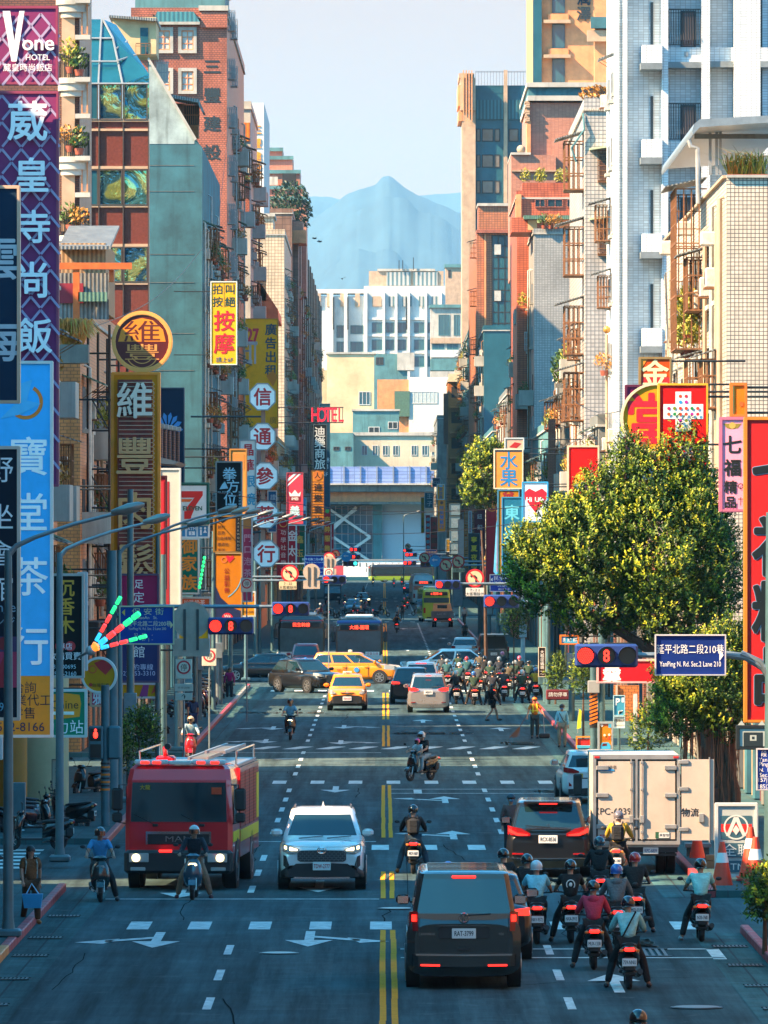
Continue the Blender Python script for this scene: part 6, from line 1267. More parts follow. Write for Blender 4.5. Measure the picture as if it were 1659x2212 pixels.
plate(root, 'RCX-8536', 0, -F_-.035, .86, -1, .42, .18); b = MB(); b.text('H', 0, 1.17, .10, -F_-.05, CHR, bold=.02); b.build('emblem', root)
b = MB(); b.bev(-.55, .55, -2.50, -2.2, 1.655, 1.70, BP, .015); b.build('spoiler', root); b = MB(); b.bev(-.2, .2, -2.52, -2.49, 1.635, 1.655, RED_ON, .004); b.build('brake_lamp', root)
b = MB(); b.tube([(.05, -2.46, 1.12), (-.5, -2.47, 1.16)], .012, BLK, 5); b.build('wiper', root)
for s_ in (-1,1):
 S2(root, 'reflector', yr, REDL, [((.55, .52, .55), (.80, .52, .56))], -1, eps=.03); break
# --- white hatchback beyond the truck
root, yf, yr, hw, F_ = car('hatchback_car', 'white hatchback parked by the kerb just ahead of the box truck', (5.90, 210+2.2, 0), math.radians(2), WP, L=4.4, W=1.83, H=1.49, belt=.98, deck=1.03, rr=-1.6, rb=-2.05, r=.33, pill=(-.6,))
S2(root, 'tail_lamp', yr, REDL, [((.45, .88, .93), (.62, .87, 1.0), (.88, .90, 1.04))], -1, eps=.03); S2(root, 'reflector', yr, REDL, [((.66, .50, .54), (.74, .50, .62))], -1, eps=.03)
plate(root, 'BEN-5160', .05, -F_-.03, .80, -1); b = MB(); strip(b, [(-.75, .28, .42), (0, .26, .46), (.75, .28, .42)], yr, BLK, .04, -1, .02); b.build('diffuser', root)
b = MB(); b.bev(-.5, .5, -2.1, -1.75, 1.47, 1.50, WP, .012); b.build('spoiler', root); b = MB(); b.box(-.42, -.34, -F_-.03, -F_-.02, .72, .86, C('#c8a020')); b.build('sticker', root)
# --- yellow taxi facing the camera
YP = paint('taxi_yellow', (.80, .23, .006), .05, .3)
def taxi_sign(root,z=1.6,y=0,txt=None):
 b = MB(); b.bev(-.2, .2, y-.09, y+.09, z, z+.12, mat('taxi_sign_white', (.6, .62, .45), .5), .02)
 if txt: b.text(txt, 0, z+.06, .09, y+.095, C('#1c3c6c'), back=True, bold=.02)
 b.build('taxi_sign', root)
root, yf, yr, hw, F_ = car('taxi_car', 'yellow taxi with a black lower bumper facing the camera in the inner lane', (wx(750, 324), 324+2.3, 0), PI, YP, L=4.6, W=1.72, H=1.57, belt=1.0, hood=.95, fb=1.2, fr=.25, rr=-1.8, rb=-2.1, r=.32, low=BLK)
S2(root, 'headlight', yf, CLEAR, [((.52, .74, .80), (.66, .72, .90), (.83, .76, .97))], eps=.02)
S2(root, 'bumper', yf, BLK, [((-.82, .34, .56), (-.5, .32, .66), (0, .32, .70), (.5, .32, .66), (.82, .34, .56))], both=False, eps=.02); S2(root, 'grille', yf, CHR, [((-.30, .78, .80), (0, .77, .80), (.30, .78, .80))], both=False, eps=.02)
plate(root, 'TDH-5727', 0, F_+.03, .53, 1, .38, .18, '#b01020'); taxi_sign(root, 1.57, -.1, 'Taxi')
b = MB(); b.tube([(math.cos(a)*.08, F_+.04, .82+math.sin(a)*.05) for a in [2*PI*i/16 for i in range(17)]], .01, CHR, 5); b.build('emblem', root)
# --- silver people carrier seen from behind
SP = paint('silver', (.40, .37, .34), .5)
root, yf, yr, hw, F_ = car('people_carrier', 'silver people carrier with roof rails and lit tail lamps beside the scooter pack', (1.92, 320+2.3, 0), 0, SP, L=4.6, W=1.775, H=1.68, belt=1.0, deck=1.05, fb=1.2, fr=.4, rr=-2.05, rb=-2.27, r=.33, pill=(-.9, .35), tum=.15)
S2(root, 'tail_lamp', yr, RED_ON, [((.42, .98, 1.02), (.60, .94, 1.08), (.86, .95, 1.10))], -1, eps=.03); S2(root, 'reflector', yr, REDL, [((.56, .44, .47), (.76, .44, .47))], -1, eps=.03)
plate(root, 'APJ-8171', 0, -F_-.03, .88, -1, .38, .17); b = MB(); b.bev(-.12, .12, -2.42, -2.38, 1.60, 1.63, RED_ON, .005); b.build('brake_lamp', root)
b = MB(); b.tube([(.1, -2.3, 1.10), (.5, -2.32, 1.16)], .012, BLK, 5); b.build('wiper', root)
for s_ in (-1, 1): b = MB(); b.tube([(s_*.62, -.1+.6, 1.69), (s_*.60, -1.7, 1.70)], .02, CHR, 6); b.build('roof_rail', root)
root, yf, yr, hw, F_ = car('suv_car', 'black SUV with red tail lamps half hidden left of the silver people carrier', (1.22, 337+2.3, 0), 0, BP, L=4.6, W=1.85, H=1.66, belt=1.02, deck=1.05, rr=-1.9, rb=-2.2)
S2(root, 'tail_lamp', yr, RED_ON, [((.50, .92, 1.0), (.86, .92, 1.04))], -1, eps=.03); plate(root, 'BCC-2081', 0, -F_-.03, .85, -1)
root, yf, yr, hw, F_ = car('people_carrier', 'white roofed car queueing ahead of the silver people carrier', (1.75, 349+2.3, 0), 0, WP, L=4.6, W=1.8, H=1.72, belt=1.02, deck=1.05, rr=-2.0, rb=-2.25)
S2(root, 'tail_lamp', yr, RED_ON, [((.60, .92, 1.2), (.86, .92, 1.2))], -1, eps=.03); b = MB(); b.bev(-.25, .25, -2.40, -2.36, 1.64, 1.67, RED_ON, .005); b.build('brake_lamp', root)
# --- dark SUV turning
root, yf, yr, hw, F_ = car('suv_car', 'black SUV with a large hourglass grille turning left in the junction', (-3.75, 363, 0), math.radians(180+33), BP, L=4.64, W=1.85, H=1.645, belt=1.05, hood=1.0, fb=.9, fr=.1, rr=-1.6, rb=-2.1, r=.36, pill=(-.6,))
S2(root, 'grille', yf, GRL, [((-.40, .30, .86), (-.22, .40, .84), (0, .42, .84), (.22, .40, .84), (.40, .30, .86))], both=False, eps=.02)
S2(root, 'grille_surround', yf, CHR, [((.22, .40, .43), (.30, .36, .40), (.42, .28, .32)), ((.24, .82, .86), (.42, .86, .90))], eps=.025)
S2(root, 'headlight', yf, CLEAR, [((.50, .82, .86), (.68, .80, .93), (.88, .86, .99))], eps=.02); plate(root, 'BFY-1070', 0, F_+.03, .46, 1, .38, .17)
# --- taxi people carrier crossing
root, yf, yr, hw, F_ = car('taxi_car', 'yellow people carrier taxi crossing the junction side on with a blue door emblem', (-1.55, 386, 0), math.radians(-98), YP, L=4.65, W=1.75, H=1.62, belt=1.02, hood=.93, fb=1.45, fr=.35, rr=-1.9, rb=-2.2, r=.33, wb=2.8, pill=(-1.0, .1), nose=.16)
S2(root, 'headlight', yf, CLEAR, [((.55, .72, .78), (.70, .70, .88), (.86, .74, .98))], eps=.02)
b = MB(); b.box(.885, .9, -.3, -.28, .3, 1.0, BLK); b.box(.885, .9, .85, .87, .3, 1.0, BLK); b.box(.885, .9, -1.4, -1.38, .3, 1.0, BLK); b.build('door_seam', root)
b = MB(); b.cyl((.905, .25, .72), 'x', .14, .01, C('#2a7cb0'), 20); n0 = len(b.v); b.text('985-90', .55, 0, .17, 0, C('#a02818')); 
for i in range(n0,len(b.v)): v = b.v[i];b.v[i] = (.912,v[0]-1.1+.0,v[2]+.70)
b.build('door_emblem', root)
for yy in (.65, -.5): b = MB(); b.box(.89, .93, yy, yy+.2, .86, .89, YP); b.build('handle', root)
taxi_sign(root,1.62,-.2)
# --- black saloon and white crossover crossing
root, yf, yr, hw, F_ = car('sedan_car', 'long black saloon crossing side on at the left of the junction', (-6.35, 391, 0), math.radians(94), BP, L=5.1, W=1.88, H=1.47, belt=.97, hood=.86, deck=.98, fb=1.25, fr=.35, rr=-1.15, rb=-1.85, r=.34, wb=3.0, pill=(-.3,))
for yy in (.55, -.75): b = MB(); b.box(-.96, -.93, yy, yy+.18, .80, .83, CHR); b.build('handle', root)
b = MB(); b.box(-.945, -.93, -1.75, 1.2, .965, .985, CHR); b.build('chrome_bar', root)
root, yf, yr, hw, F_ = car('crossover_car', 'white crossover car crossing side on behind the scooter pack', (3.25, 398, 0), math.radians(97), WP, L=4.6, W=1.83, H=1.62, belt=1.0, hood=.92, fb=1.1, fr=.2, rr=-1.35, rb=-2.1, r=.35, wb=2.75, pill=(-.4,))
S2(root, 'headlight', yf, CLEAR, [((.55, .72, .78), (.70, .72, .88), (.86, .76, .94))], eps=.02)
# --- open-backed van,parked cars on the right,distant traffic
root, yf, yr, hw, F_ = car('van', 'dark grey van with its rear hatch open parked on the right past the junction', (6.3, 433+2.3, 0), math.radians(3), paint('slate', (.06, .09, .10), .5), L=4.8, W=1.85, H=1.95, belt=1.05, deck=1.1, rr=-2.2, rb=-2.35, cat='van', open_rear=True)
S2(root, 'tail_lamp', yr, REDL, [((.80, .95, 1.2), (.9, .95, 1.2))], -1, eps=.03); b = MB(); b.bev(-.8, .8, -3.1, -2.3, 1.93, 1.99, WP, .02); b.build('hatch', root); plate(root, 'ANB-3307', 0, -F_-.03, .8, -1)
root, yf, yr, hw, F_ = car('hatchback_car', 'white hatchback parked left of the van with the open hatch', (4.95, 452+2.2, 0), 0, WP, L=4.3, W=1.75, H=1.5, rr=-1.6, rb=-2.0)
S2(root, 'tail_lamp', yr, REDL, [((.60, .85, 1.0), (.84, .85, 1.0))], -1, eps=.03)
for lb, X, Y, rz_, p_, H_, on in (('dark red car in front of the red and white bus', wx(660, 406), 406, PI, paint('red', (.30, .015, .02), .3), 1.75, 0), ('dark blue car waiting beyond the crossing scooters on the left', wx(762, 742), 742, PI, NVP, 1.5, 0), ('dark car with lit headlights behind the row of crossing scooters', wx(783, 835), 835, PI, BP, 1.5, 1), ('small dark car between the two far crossings on the right', wx(885, 1010), 1010, 0, NVP, 1.5, 1), ('grey car parked on the right next to the open van', 8.1-1.4, 462, 0, SP, 1.5, 0)):
 root, yf, yr, hw, F_ = car('hatchback_car', lb, (X, Y+2.2, 0), rz_, p_, L=4.4, W=1.78, H=H_, belt=H_*.62, hood=H_*.58, rr=-1.6, rb=-2.0)
 if rz_: S2(root, 'headlight', yf, WHT_ON if on else CLEAR, [((.55, .66, .76), (.84, .68, .82))], eps=.03); S2(root, 'grille', yf, BLK, [((-.4, .5, .66), (.4, .5, .66))], both=False, eps=.02); plate(root, 'AKT-6120', 0, F_+.04, .45, 1)
 else: S2(root, 'tail_lamp', yr, RED_ON if on else REDL, [((.60, .8, .92), (.84, .8, .92))], -1, eps=.03)
# ---------------------------------------------------------------- fire engine,box truck,buses,pickup
FR = paint('fire_red', (.62, .008, .016), .1, .3)
SHUT = mat('roller_shutter', (.30, .010, .018), .45, metal=.3, pat='brick', pw=6, ph=.07, pc=(.10, .004, .006), mortar=.012, var=.1, bump=.3)
Yf = 158.3; root = thing('fire_engine', 'red fire engine with lit headlights and ladders on top facing the camera', 'fire engine', (0, 0, 0))
hw = 1.15;b = MB()       # cab,front at y = -0 facing -y (built facing the camera)
def cabring(z,w_,y0,y1,c=.10): return [(-w_+c,y0,z),(w_-c,y0,z),(w_,y0+c,z),(w_,y1,z),(-w_,y1,z),(-w_,y0+c,z)]
b.loft([cabring(.55, hw*.98, .06, 2.1), cabring(.8, hw, .0, 2.1), cabring(1.5, hw, .0, 2.1), cabring(2.35, hw*.965, .12, 2.1), cabring(2.58, hw*.93, .26, 2.05), cabring(2.66, hw*.86, .45, 1.95)], FR, smooth=False); b.build('cab', root)
b = MB(); b.add([(-1.03, .0-.012, 1.46), (1.03, -.012, 1.46), (1.0, .10-.012, 2.30), (-1.0, .10-.012, 2.30)], [(0, 1, 2, 3)], CGL); b.build('windshield', root)
b = MB();b.bev(-.98,-.25,.3,.5,2.67,2.78,WALLW,.03);b.bev(.25,.98,.3,.5,2.67,2.78,WALLW,.03);b.bev(-.25,.25,.32,.48,2.67,2.76,WALLW,.02)
for x in (-.75,-.5,.45,.75): b.bev(x-.09,x+.09,.285,.298,2.69,2.75,RED_ON,.01)
b.build('light_bar', root)
b = MB(); b.bev(-.66, .66, -.045, -.005, .98, 1.24, BLK, .01); b.build('grille', root)
b = MB(); b.box(-.70, .70, -.075, -.047, 1.20, 1.26, CHR); b.box(-.70, -.66, -.07, -.046, .98, 1.2, CHR); b.box(.66, .70, -.07, -.046, .98, 1.2, CHR); b.build('chrome_bar', root)
b = MB(); b.text('MAN', 0, 1.10, .17, -.06, CHR, .01, 1.5, .01); b.build('emblem', root)
b = MB(); b.bev(-1.16, 1.16, -.16, .3, .36, .86, BLK, .06); b.build('bumper', root)
for s_ in (-1,1):
 b = MB(); b.bev(s_*.84-.21, s_*.84+.21, -.185, -.155, .60, .80, CLEAR, .03); b.cyl((s_*.90, -.19, .70), 'y', .085, .02, WHT_ON, 16); b.build('headlight', root)
 b = MB(); b.bev(s_*.86-.16, s_*.86+.16, -.18, -.155, .42, .50, CLEAR, .02); b.build('fog_lamp', root)
 b = MB(); b.tube([(s_*1.12, .15, 2.25), (s_*1.28, .02, 2.25), (s_*1.30, .02, 1.45), (s_*1.15, .12, 1.42)], .018, BLK, 6); b.bev(s_*1.32-.12, s_*1.32+.12, -.04, .06, 1.70, 2.18, BLK, .04); b.bev(s_*1.32-.11, s_*1.32+.11, -.04, .06, 1.45, 1.66, BLK, .04); b.build('mirror', root)
 b = MB(); b.bev(min(s_*1.151, s_*1.165), max(s_*1.151, s_*1.165), .35, 1.15, 1.40, 2.25, CGL, .005); b.build('side_window', root)
 b = MB(); b.bev(s_*.5-.06, s_*.5+.06, -.04, -.01, 1.36, 1.42, BLK, .01); b.tube([(s_*.5, -.03, 1.4), (s_*.5-.45, .0, 1.62)], .01, BLK, 4); b.build('wiper', root)
 b = MB(); b.box(min(s_*1.152, s_*1.16), max(s_*1.152, s_*1.16), .2, 1.9, 1.02, 1.24, C('#d8c010')); b.build('reflective_stripe', root)
 b = MB(); b.box(min(s_*1.152, s_*1.16), max(s_*1.152, s_*1.16), 2.3, 7.6, .95, 1.20, C('#d8c010')); b.box(min(s_*1.152, s_*1.163), max(s_*1.152, s_*1.163), 6.9, 7.6, 1.3, 2.3, C('#d8c010')); b.build('reflective_stripe', root)
b = MB(); b.bev(-.13-.28, -.13+.0, -.19, -.16, .82, .87, RED_ON, .01); b.build('strobe_lamp', root); plate(root, 'KEA-1723', .35, -.165, .60, -1, .42, .17)
b = MB(); b.box(-hw, hw, 2.2, 7.7, .62, 2.55, FR); b.build('body', root)
for s_ in (-1,1):
 for i in range(4): b = MB(); y0 = 2.3+i*1.3; b.box(min(s_*1.151, s_*1.158), max(s_*1.151, s_*1.158), y0, y0+1.18, 1.25, 2.45, SHUT); b.build('roller_shutter', root)
b = MB(); b.box(-1.1, 1.1, 2.3, 7.6, 2.56, 2.62, FRM); b.tube([(1.05, 2.4, 2.62), (1.05, 2.4, 2.9), (1.05, 7.5, 2.9), (1.05, 7.5, 2.62)], .025, CHR, 6); b.tube([(-1.05, 2.4, 2.62), (-1.05, 2.4, 2.9), (-1.05, 7.5, 2.9), (-1.05, 7.5, 2.62)], .025, CHR, 6); b.build('roof_rail', root)
for xo,zo in ((.25,2.72),(.62,2.86)):
 b = MB()
 for dx in (-.2,.2): b.box(xo+dx-.025,xo+dx+.025,2.0,8.0,zo,zo+.07,FRM)
 for i in range(18): b.box(xo-.2,xo+.2,2.2+i*.33,2.24+i*.33,zo+.02,zo+.05,FRM)
 b.build('ladder', root)
b = MB(); b.bev(-.6, -.2, 1.3, 1.8, 2.67, 2.83, FR, .04); b.tube([(-.4, 1.5, 2.8), (-.4, 1.2, 3.0), (-.3, .9, 3.05)], .05, FR, 8); b.cyl((-.3, .8, 3.05), 'y', .07, .2, BLK, 10); b.build('water_cannon', root)
for s_ in (-1,1):
 for yw in (1.35,5.6): wheel(root,s_*1.0,yw,.48,.30,RIM,8)
 for yw in (1.35, 5.6): b = MB(); b.cyl((s_*1.04, yw, .5), 'x', .58, .24, BLK, 24); b.build('wheel_arch', root)
b = MB(); b.text('大龍', -.72, 2.2, .11, -.02, C('#c8a010')); b.bev(.7, .92, -.0, .01, 2.05, 2.2, C('#c84018'), .003); b.build('windshield_sticker', root)
root.location = (wx(386,Yf),Yf,0);root.rotation_euler = (0,0,math.radians(-3.2))
# box truck
CW = mat('truck_panel', (.52, .44, .36), .6, var=.14, scale=1.2, streak=.35); ALU = mat('alloy_trim', (.40, .40, .38), .45, metal=.6, var=.2)
root = thing('box_truck', 'small refrigerated box truck with scuffed beige rear doors, one swung open', 'truck', (0, 0, 0))
b = MB(); b.box(-.97, .97, .06, 4.3, .72, 2.68, CW); b.build('box_body', root)
b = MB()
for x0,x1,z0,z1 in ((-.97,.97,2.60,2.70),(-.97,.97,.70,.78),(-.97,-.90,.78,2.60),(.90,.97,.78,2.60),(-.025,.025,.78,2.60)): b.box(x0,x1,.0,.055,z0,z1,ALU)
b.build('door_frame', root); b = MB(); b.box(-.90, .90, .058, .07, .78, 2.6, BLK); b.build('door_seal', root)
for s_ in (-1,1):
 b = MB(); b.box(min(s_*.86, s_*.045), max(s_*.86, s_*.045), .02, .05, .82, 2.56, CW); d = b.build('door', root)
 b = MB();xx = s_*.12;b.tube([(xx,-.01,.80),(xx,-.01,2.6)],.016,ALU,6);b.bev(xx-.05,xx+.05,-.045,-.0,1.18,1.35,ALU,.01);b.box(xx-.22,xx+.02,-.04,-.02,1.26,1.29,ALU)
 for z in (.95,1.9,2.5): b.bev(xx-.035,xx+.035,-.03,0,z,z+.06,ALU,.008)
 b.build('lock_bar', root)
 for z in (1.05, 1.75, 2.36): b = MB(); b.bev(min(s_*.90, s_*.62), max(s_*.90, s_*.62), -.02, .018, z, z+.10, ALU, .012); b.build('hinge', root)
 b = MB(); b.bev(s_*.62-.16, s_*.62+.16, .12, .2, .52, .64, REDL, .01); b.build('tail_lamp', root)
 b = MB(); b.bev(s_*.88-.06, s_*.88+.06, -.012, 0, 2.62, 2.67, C('#b02020'), .004); b.build('marker_lamp', root)
b = MB(); b.text('KPC-6839', -.53, 1.44, .20, .014, C('#18242c'), 0, .95); b.text('冷凍車', -.58, 2.42, .09, .013, C('#18242c')); b.build('lettering', root)
b = MB(); b.box(-.86, -.50, .010, .016, 2.34, 2.38, C('#3090c8')); b.box(-.82, -.62, .010, .016, .86, .92, C('#a81c28')); b.text('ISUZU', -.72, .89, .05, .008, PLW); b.box(.42, .74, .010, .016, .84, .98, C('#2a5a40')); b.box(.5, .73, .006, .012, .85, .97, PLW); b.text('黃聖智', .615, .91, .07, .004, C('#182820')); b.build('sticker', root)
b = MB(); b.box(-.92, .92, .1, 4.3, .52, .70, BLK); b.box(-.95, .95, .09, .15, .64, .70, ALU); b.box(-.9, .9, .14, .2, .44, .5, BLK); b.build('chassis', root); plate(root, 'KPC-6839', .32, .11, .56, -1, .34, .15, '#204c80')
b = MB();b.box(1.0,1.72,-.10,-.04,.80,2.60,CW);b.box(.985,1.0,-.1,-.03,.80,2.6,BLK);b.tube([(1.62,-.12,.75),(1.62,-.12,2.65)],.016,ALU,6)
for z in (1.0,1.9,2.5): b.bev(.93,1.16,-.13,-.1,z,z+.09,ALU,.01)
b.bev(1.38, 1.5, -.15, -.1, 1.2, 1.4, ALU, .01); b.text('物流', 1.19, 1.42, .19, -.105, C('#141c24'), 0, 1, .02); b.build('open_side_door', root)
b = MB(); b.loft([[(-.85, 4.4, .6), (.85, 4.4, .6), (.85, 5.9, .6), (-.85, 5.9, .6)], [(-.85, 4.4, 1.5), (.85, 4.4, 1.5), (.85, 5.95, 1.4), (-.85, 5.95, 1.4)], [(-.8, 4.4, 2.15), (.8, 4.4, 2.15), (.8, 5.6, 2.1), (-.8, 5.6, 2.1)]], WP, False); b.build('cab', root)
for s_ in (-1,1):
 for dx in (0,-.22): wheel(root,s_*(.80+dx),1.3,.37,.2,RIM,6)
 wheel(root,s_*.82,5.0,.37,.2,RIM,6)
 b = MB(); b.tube([(s_*.85, 5.5, 2.0), (s_*1.15, 5.4, 2.0)], .014, BLK, 5); b.bev(s_*1.17-.10, s_*1.17+.10, 5.36, 5.42, 1.62, 2.1, BLK, .03); b.bev(s_*1.17-.1, s_*1.17+.1, 5.36, 5.42, 1.35, 1.58, BLK, .03); b.build('mirror', root)
root.location = (wx(1375,165),165,0)
# buses
def bus(name, label, X, Y, rz_, m1, m2, L=10.5, W=2.5, H=3.05, route='604', rear=False, blank=None, lower=None, led='#ff3020'):
 root = thing(name, label, 'bus', (0, 0, 0)); hw = W/2; b = MB()
 def rg(z,w_,y0,c=.14): return [(-w_+c,y0,z),(w_-c,y0,z),(w_,y0+c,z),(w_,L-.1,z),(w_-.1,L,z),(-w_+.1,L,z),(-w_,L-.1,z),(-w_,y0+c,z)]
 b.loft([rg(.30, hw*.98, .05), rg(.5, hw, 0)], m2, False); b.loft([rg(.5, hw, 0), rg(1.05, hw, 0)], m2, False, cap=False); b.loft([rg(1.05, hw, 0), rg(2.65, hw*.985, .06), rg(2.9, hw*.95, .14), rg(H, hw*.8, .35)], m1, False); b.build('body', root)
 gz0,gz1 = (1.0,2.35) if not rear else (1.75,2.2)
 b = MB(); b.bev(-hw*.93, hw*.93, -.025 if rear else .0-.012, .02, gz0, gz1, mat('bus_glass', (.045, .09, .105), .05, var=.3, scale=1.2, spec=.9), .01); b.build('rear_window' if rear else 'windshield', root)
 b = MB(); b.bev(-hw*.80, hw*.80, -.03, .04, 2.42, 2.72, BLK, .01); bd = b.build('route_display', root)
 b = MB(); q = MATS.get('led_red') or mat('led_red', (.8, .1, .02), .5, emit=(1, .05, .02), es=.9); b.text(route, 0, 2.57, .24, -.036, q, 0, 1.0, .015); b.build('lettering', root)
 for s_ in (-1,1):
  b = MB()
  if rear: b.bev(s_*hw*.86-.1, s_*hw*.86+.1, -.03, 0, .8, 1.3, REDL, .02); b.build('tail_lamp', root)
  else: b.bev(s_*hw*.80-.16, s_*hw*.80+.16, -.03, 0, .55, .78, CLEAR, .03); b.build('headlight', root)
  b = MB(); b.bev(min(s_*hw, s_*(hw+.008)), max(s_*hw, s_*(hw+.008)), .5, L-.6, 1.35, 2.45, CGL, .003); b.build('side_window', root)
  if not rear: b = MB(); b.tube([(s_*hw*.9, .05, 2.75), (s_*(hw+.15), -.22, 2.6), (s_*(hw+.16), -.25, 2.3)], .03, BLK, 6); b.bev(s_*(hw+.15)-.12, s_*(hw+.15)+.12, -.33, -.2, 1.75, 2.35, BLK, .05); b.build('mirror', root)
  for yw in (2.6,L-2.8): wheel(root,s_*(hw-.16),yw,.48,.28,RIM,8)
 b = MB(); b.box(-hw*.7, hw*.7, -.03, 0, .34, .46, BLK); b.build('bumper_intake', root)
 b = MB(); b.bev(-hw*.6, hw*.6, 1.2, L-1.5, H, H+.16, WALLW, .06); b.build('roof_unit', root)
 plate(root, blank or '617-FY', 0, -.035, .62 if not rear else .75, -1)
 root.location = (X,Y,0);root.rotation_euler = (0,0,rz_);return root
BW = paint('bus_white', (.55, .60, .60), .05, .35); BB = paint('bus_blue', (.02, .08, .28), .1, .35); BR = paint('bus_red', (.40, .02, .03), .1, .35); BG = paint('bus_green', (.30, .42, .02), .05, .35); BK = paint('bus_black', (.02, .022, .024), .1, .3)
r = bus('city_bus', 'white bus with a blue brow and red display facing the camera beside the centre line', wx(776, 415), 415, 0, BK, BW, W=2.62, route='大橋-圓環')
b = MB(); b.bev(-1.25, 1.25, .10, 1.2, 2.75, 2.95, BB, .05); b.build('roof_brow', r); b = MB(); b.bev(.35, 1.12, -.04, -.02, 1.0, 1.2, PLW, .004); b.text('經臺北橋', .735, 1.1, .16, -.045, C('#b01c28')); b.build('destination_board', r)
r = bus('city_bus', 'white and red bus with a blue and red display behind the turning black SUV', wx(651, 428), 428, 0, BK, BW, W=2.68, route='民生幹線')
b = MB(); b.bev(-1.25, 1.25, .10, 1.2, 2.72, 2.86, BR, .05); b.build('roof_brow', r)
r = bus('city_bus', 'green city bus seen from behind right of the pickup with a red display', 4.75, 672, math.radians(2.5), BG, BG, route='6 路線-43', rear=True)
r = bus('coach', 'white coach seen from behind further up than the green bus', wx(915, 845), 845, math.radians(2), BW, BW, L=11, H=3.4, route='豪華遊覽', rear=True)
b = MB(); b.text('EAL', .2, 1.1, .3, -.04, C('#3a7c5c')); b.build('lettering', r)
r = bus('city_bus', 'dark green bus turning side on at the far junction', wx(798, 1300), 1300, math.radians(-80), BK, BG, L=11.5, W=2.5, route='綠1')
# old pickup
root = thing('pickup_truck', 'weathered blue-grey pickup with a sunlit tan cab and AAO 191 on its tailboard', 'truck', (0, 0, 0)); PG = mat('faded_truck_blue', (.10, .16, .18), .6, var=.3, scale=2, streak=.5)
b = MB()
for x0,x1,y0,y1 in ((-.95,.95,0,.06),(-.95,-.90,.062,3.2),(.90,.95,.062,3.2),(-.95,.95,3.2,3.26)): b.box(x0,x1,y0,y1,.85,1.35,PG)
b.box(-.95, .95, .0, 3.2, .78, .848, PG); b.text('AAO 191', -.1, 1.12, .2, -.01, C('#8ca0a8')); b.build('cargo_bed', root)
b = MB(); b.loft([[(-.82, 3.35, .6), (.82, 3.35, .6), (.82, 4.9, .6), (-.82, 4.9, .6)], [(-.82, 3.35, 1.4), (.82, 3.35, 1.4), (.82, 4.9, 1.35), (-.82, 4.9, 1.35)], [(-.74, 3.4, 2.0), (.74, 3.4, 2.0), (.74, 4.5, 2.0), (-.74, 4.5, 2.0)]], mat('tan_cab', (.55, .36, .16), .6, var=.2), False); b.build('cab', root)
b = MB(); b.bev(-.42, .42, 3.36, 3.39, 1.58, 1.88, CGL, .01); b.build('rear_window', root)
b = MB(); b.box(-.8, .8, .1, 4.6, .5, .76, BLK); b.bev(-.9, .9, -.05, .1, .48, .62, OLDG, .02); b.build('chassis', root)
for s_ in (-1,1):
 b = MB(); b.bev(s_*.62-.08, s_*.62+.08, -.07, -.05, .62, .72, RED_ON, .01); b.build('tail_lamp', root)
 for dx in (0,-.2): wheel(root,s_*(.80+dx),.9,.33,.18,RIM,6)
 wheel(root,s_*.78,4.2,.33,.18,RIM,6)
root.location = (wx(956,631),631,0)
root = thing('delivery_truck', 'small dark truck facing the camera at the far left lane beyond the crossing', 'truck', (0, 0, 0)); DP = paint('dark_teal', (.02, .05, .07), .3)
b = MB(); b.loft([[(-.95, 0, .5), (.95, 0, .5), (.95, 1.5, .5), (-.95, 1.5, .5)], [(-.95, -.05, 1.3), (.95, -.05, 1.3), (.95, 1.5, 1.3), (-.95, 1.5, 1.3)], [(-.85, .2, 2.1), (.85, .2, 2.1), (.85, 1.5, 2.1), (-.85, 1.5, 2.1)]], DP, False); b.build('cab', root)
b = MB(); b.add([(-.85, -.06, 1.32), (.85, -.06, 1.32), (.8, .18, 2.02), (-.8, .18, 2.02)], [(0, 1, 2, 3)], CGL); b.build('windshield', root)
b = MB(); b.box(-1.0, 1.0, 1.6, 5, .8, 2.3, DP); b.build('box_body', root)
for s_ in (-1,1):
 b = MB(); b.bev(s_*.7-.14, s_*.7+.14, -.08, -.04, .75, .92, CLEAR, .02); b.build('headlight', root)
 for yw in (.8,4): wheel(root,s_*.8,yw,.36,.2,RIM,6)
root.location = (wx(718,850),850,0)
# ================================================================ people and scooters
SKIN = mat('skin', (.36, .19, .12), .55, var=.08); HAIR = mat('dark_hair', (.012, .010, .009), .5, var=.2)
RADII = dict(P=.135,W=.12,C=.135,N=.055,M=.068,HB=.062,HM=.092,HT=.060,Sh=.062,El=.044,Wr=.028,Pa=.030,Hip=.092,Kn=.060,An=.042,Toe=.032)
def pose(**k):
 d = dict(P=(0,0,.95),W=(0,0,1.09),C=(0,-.01,1.28),N=(0,.0,1.45),HB=(0,.02,1.52),HM=(0,.03,1.60),HT=(0,.015,1.68))
 for s_, n in ((-1, 'L'), (1, 'R')):
  d.update({'Sh'+n: (s_*.17, 0, 1.40), 'El'+n: (s_*.23, -.02, 1.13), 'Wr'+n: (s_*.25, .06, .89), 'Pa'+n: (s_*.25, .08, .82), 'Hip'+n: (s_*.095, 0, .90), 'Kn'+n: (s_*.11, .03, .50), 'An'+n: (s_*.11, -.02, .09), 'Toe'+n: (s_*.125, .15, .045)})
 d.update(k);return {a: Vector(v) for a,v in d.items()}
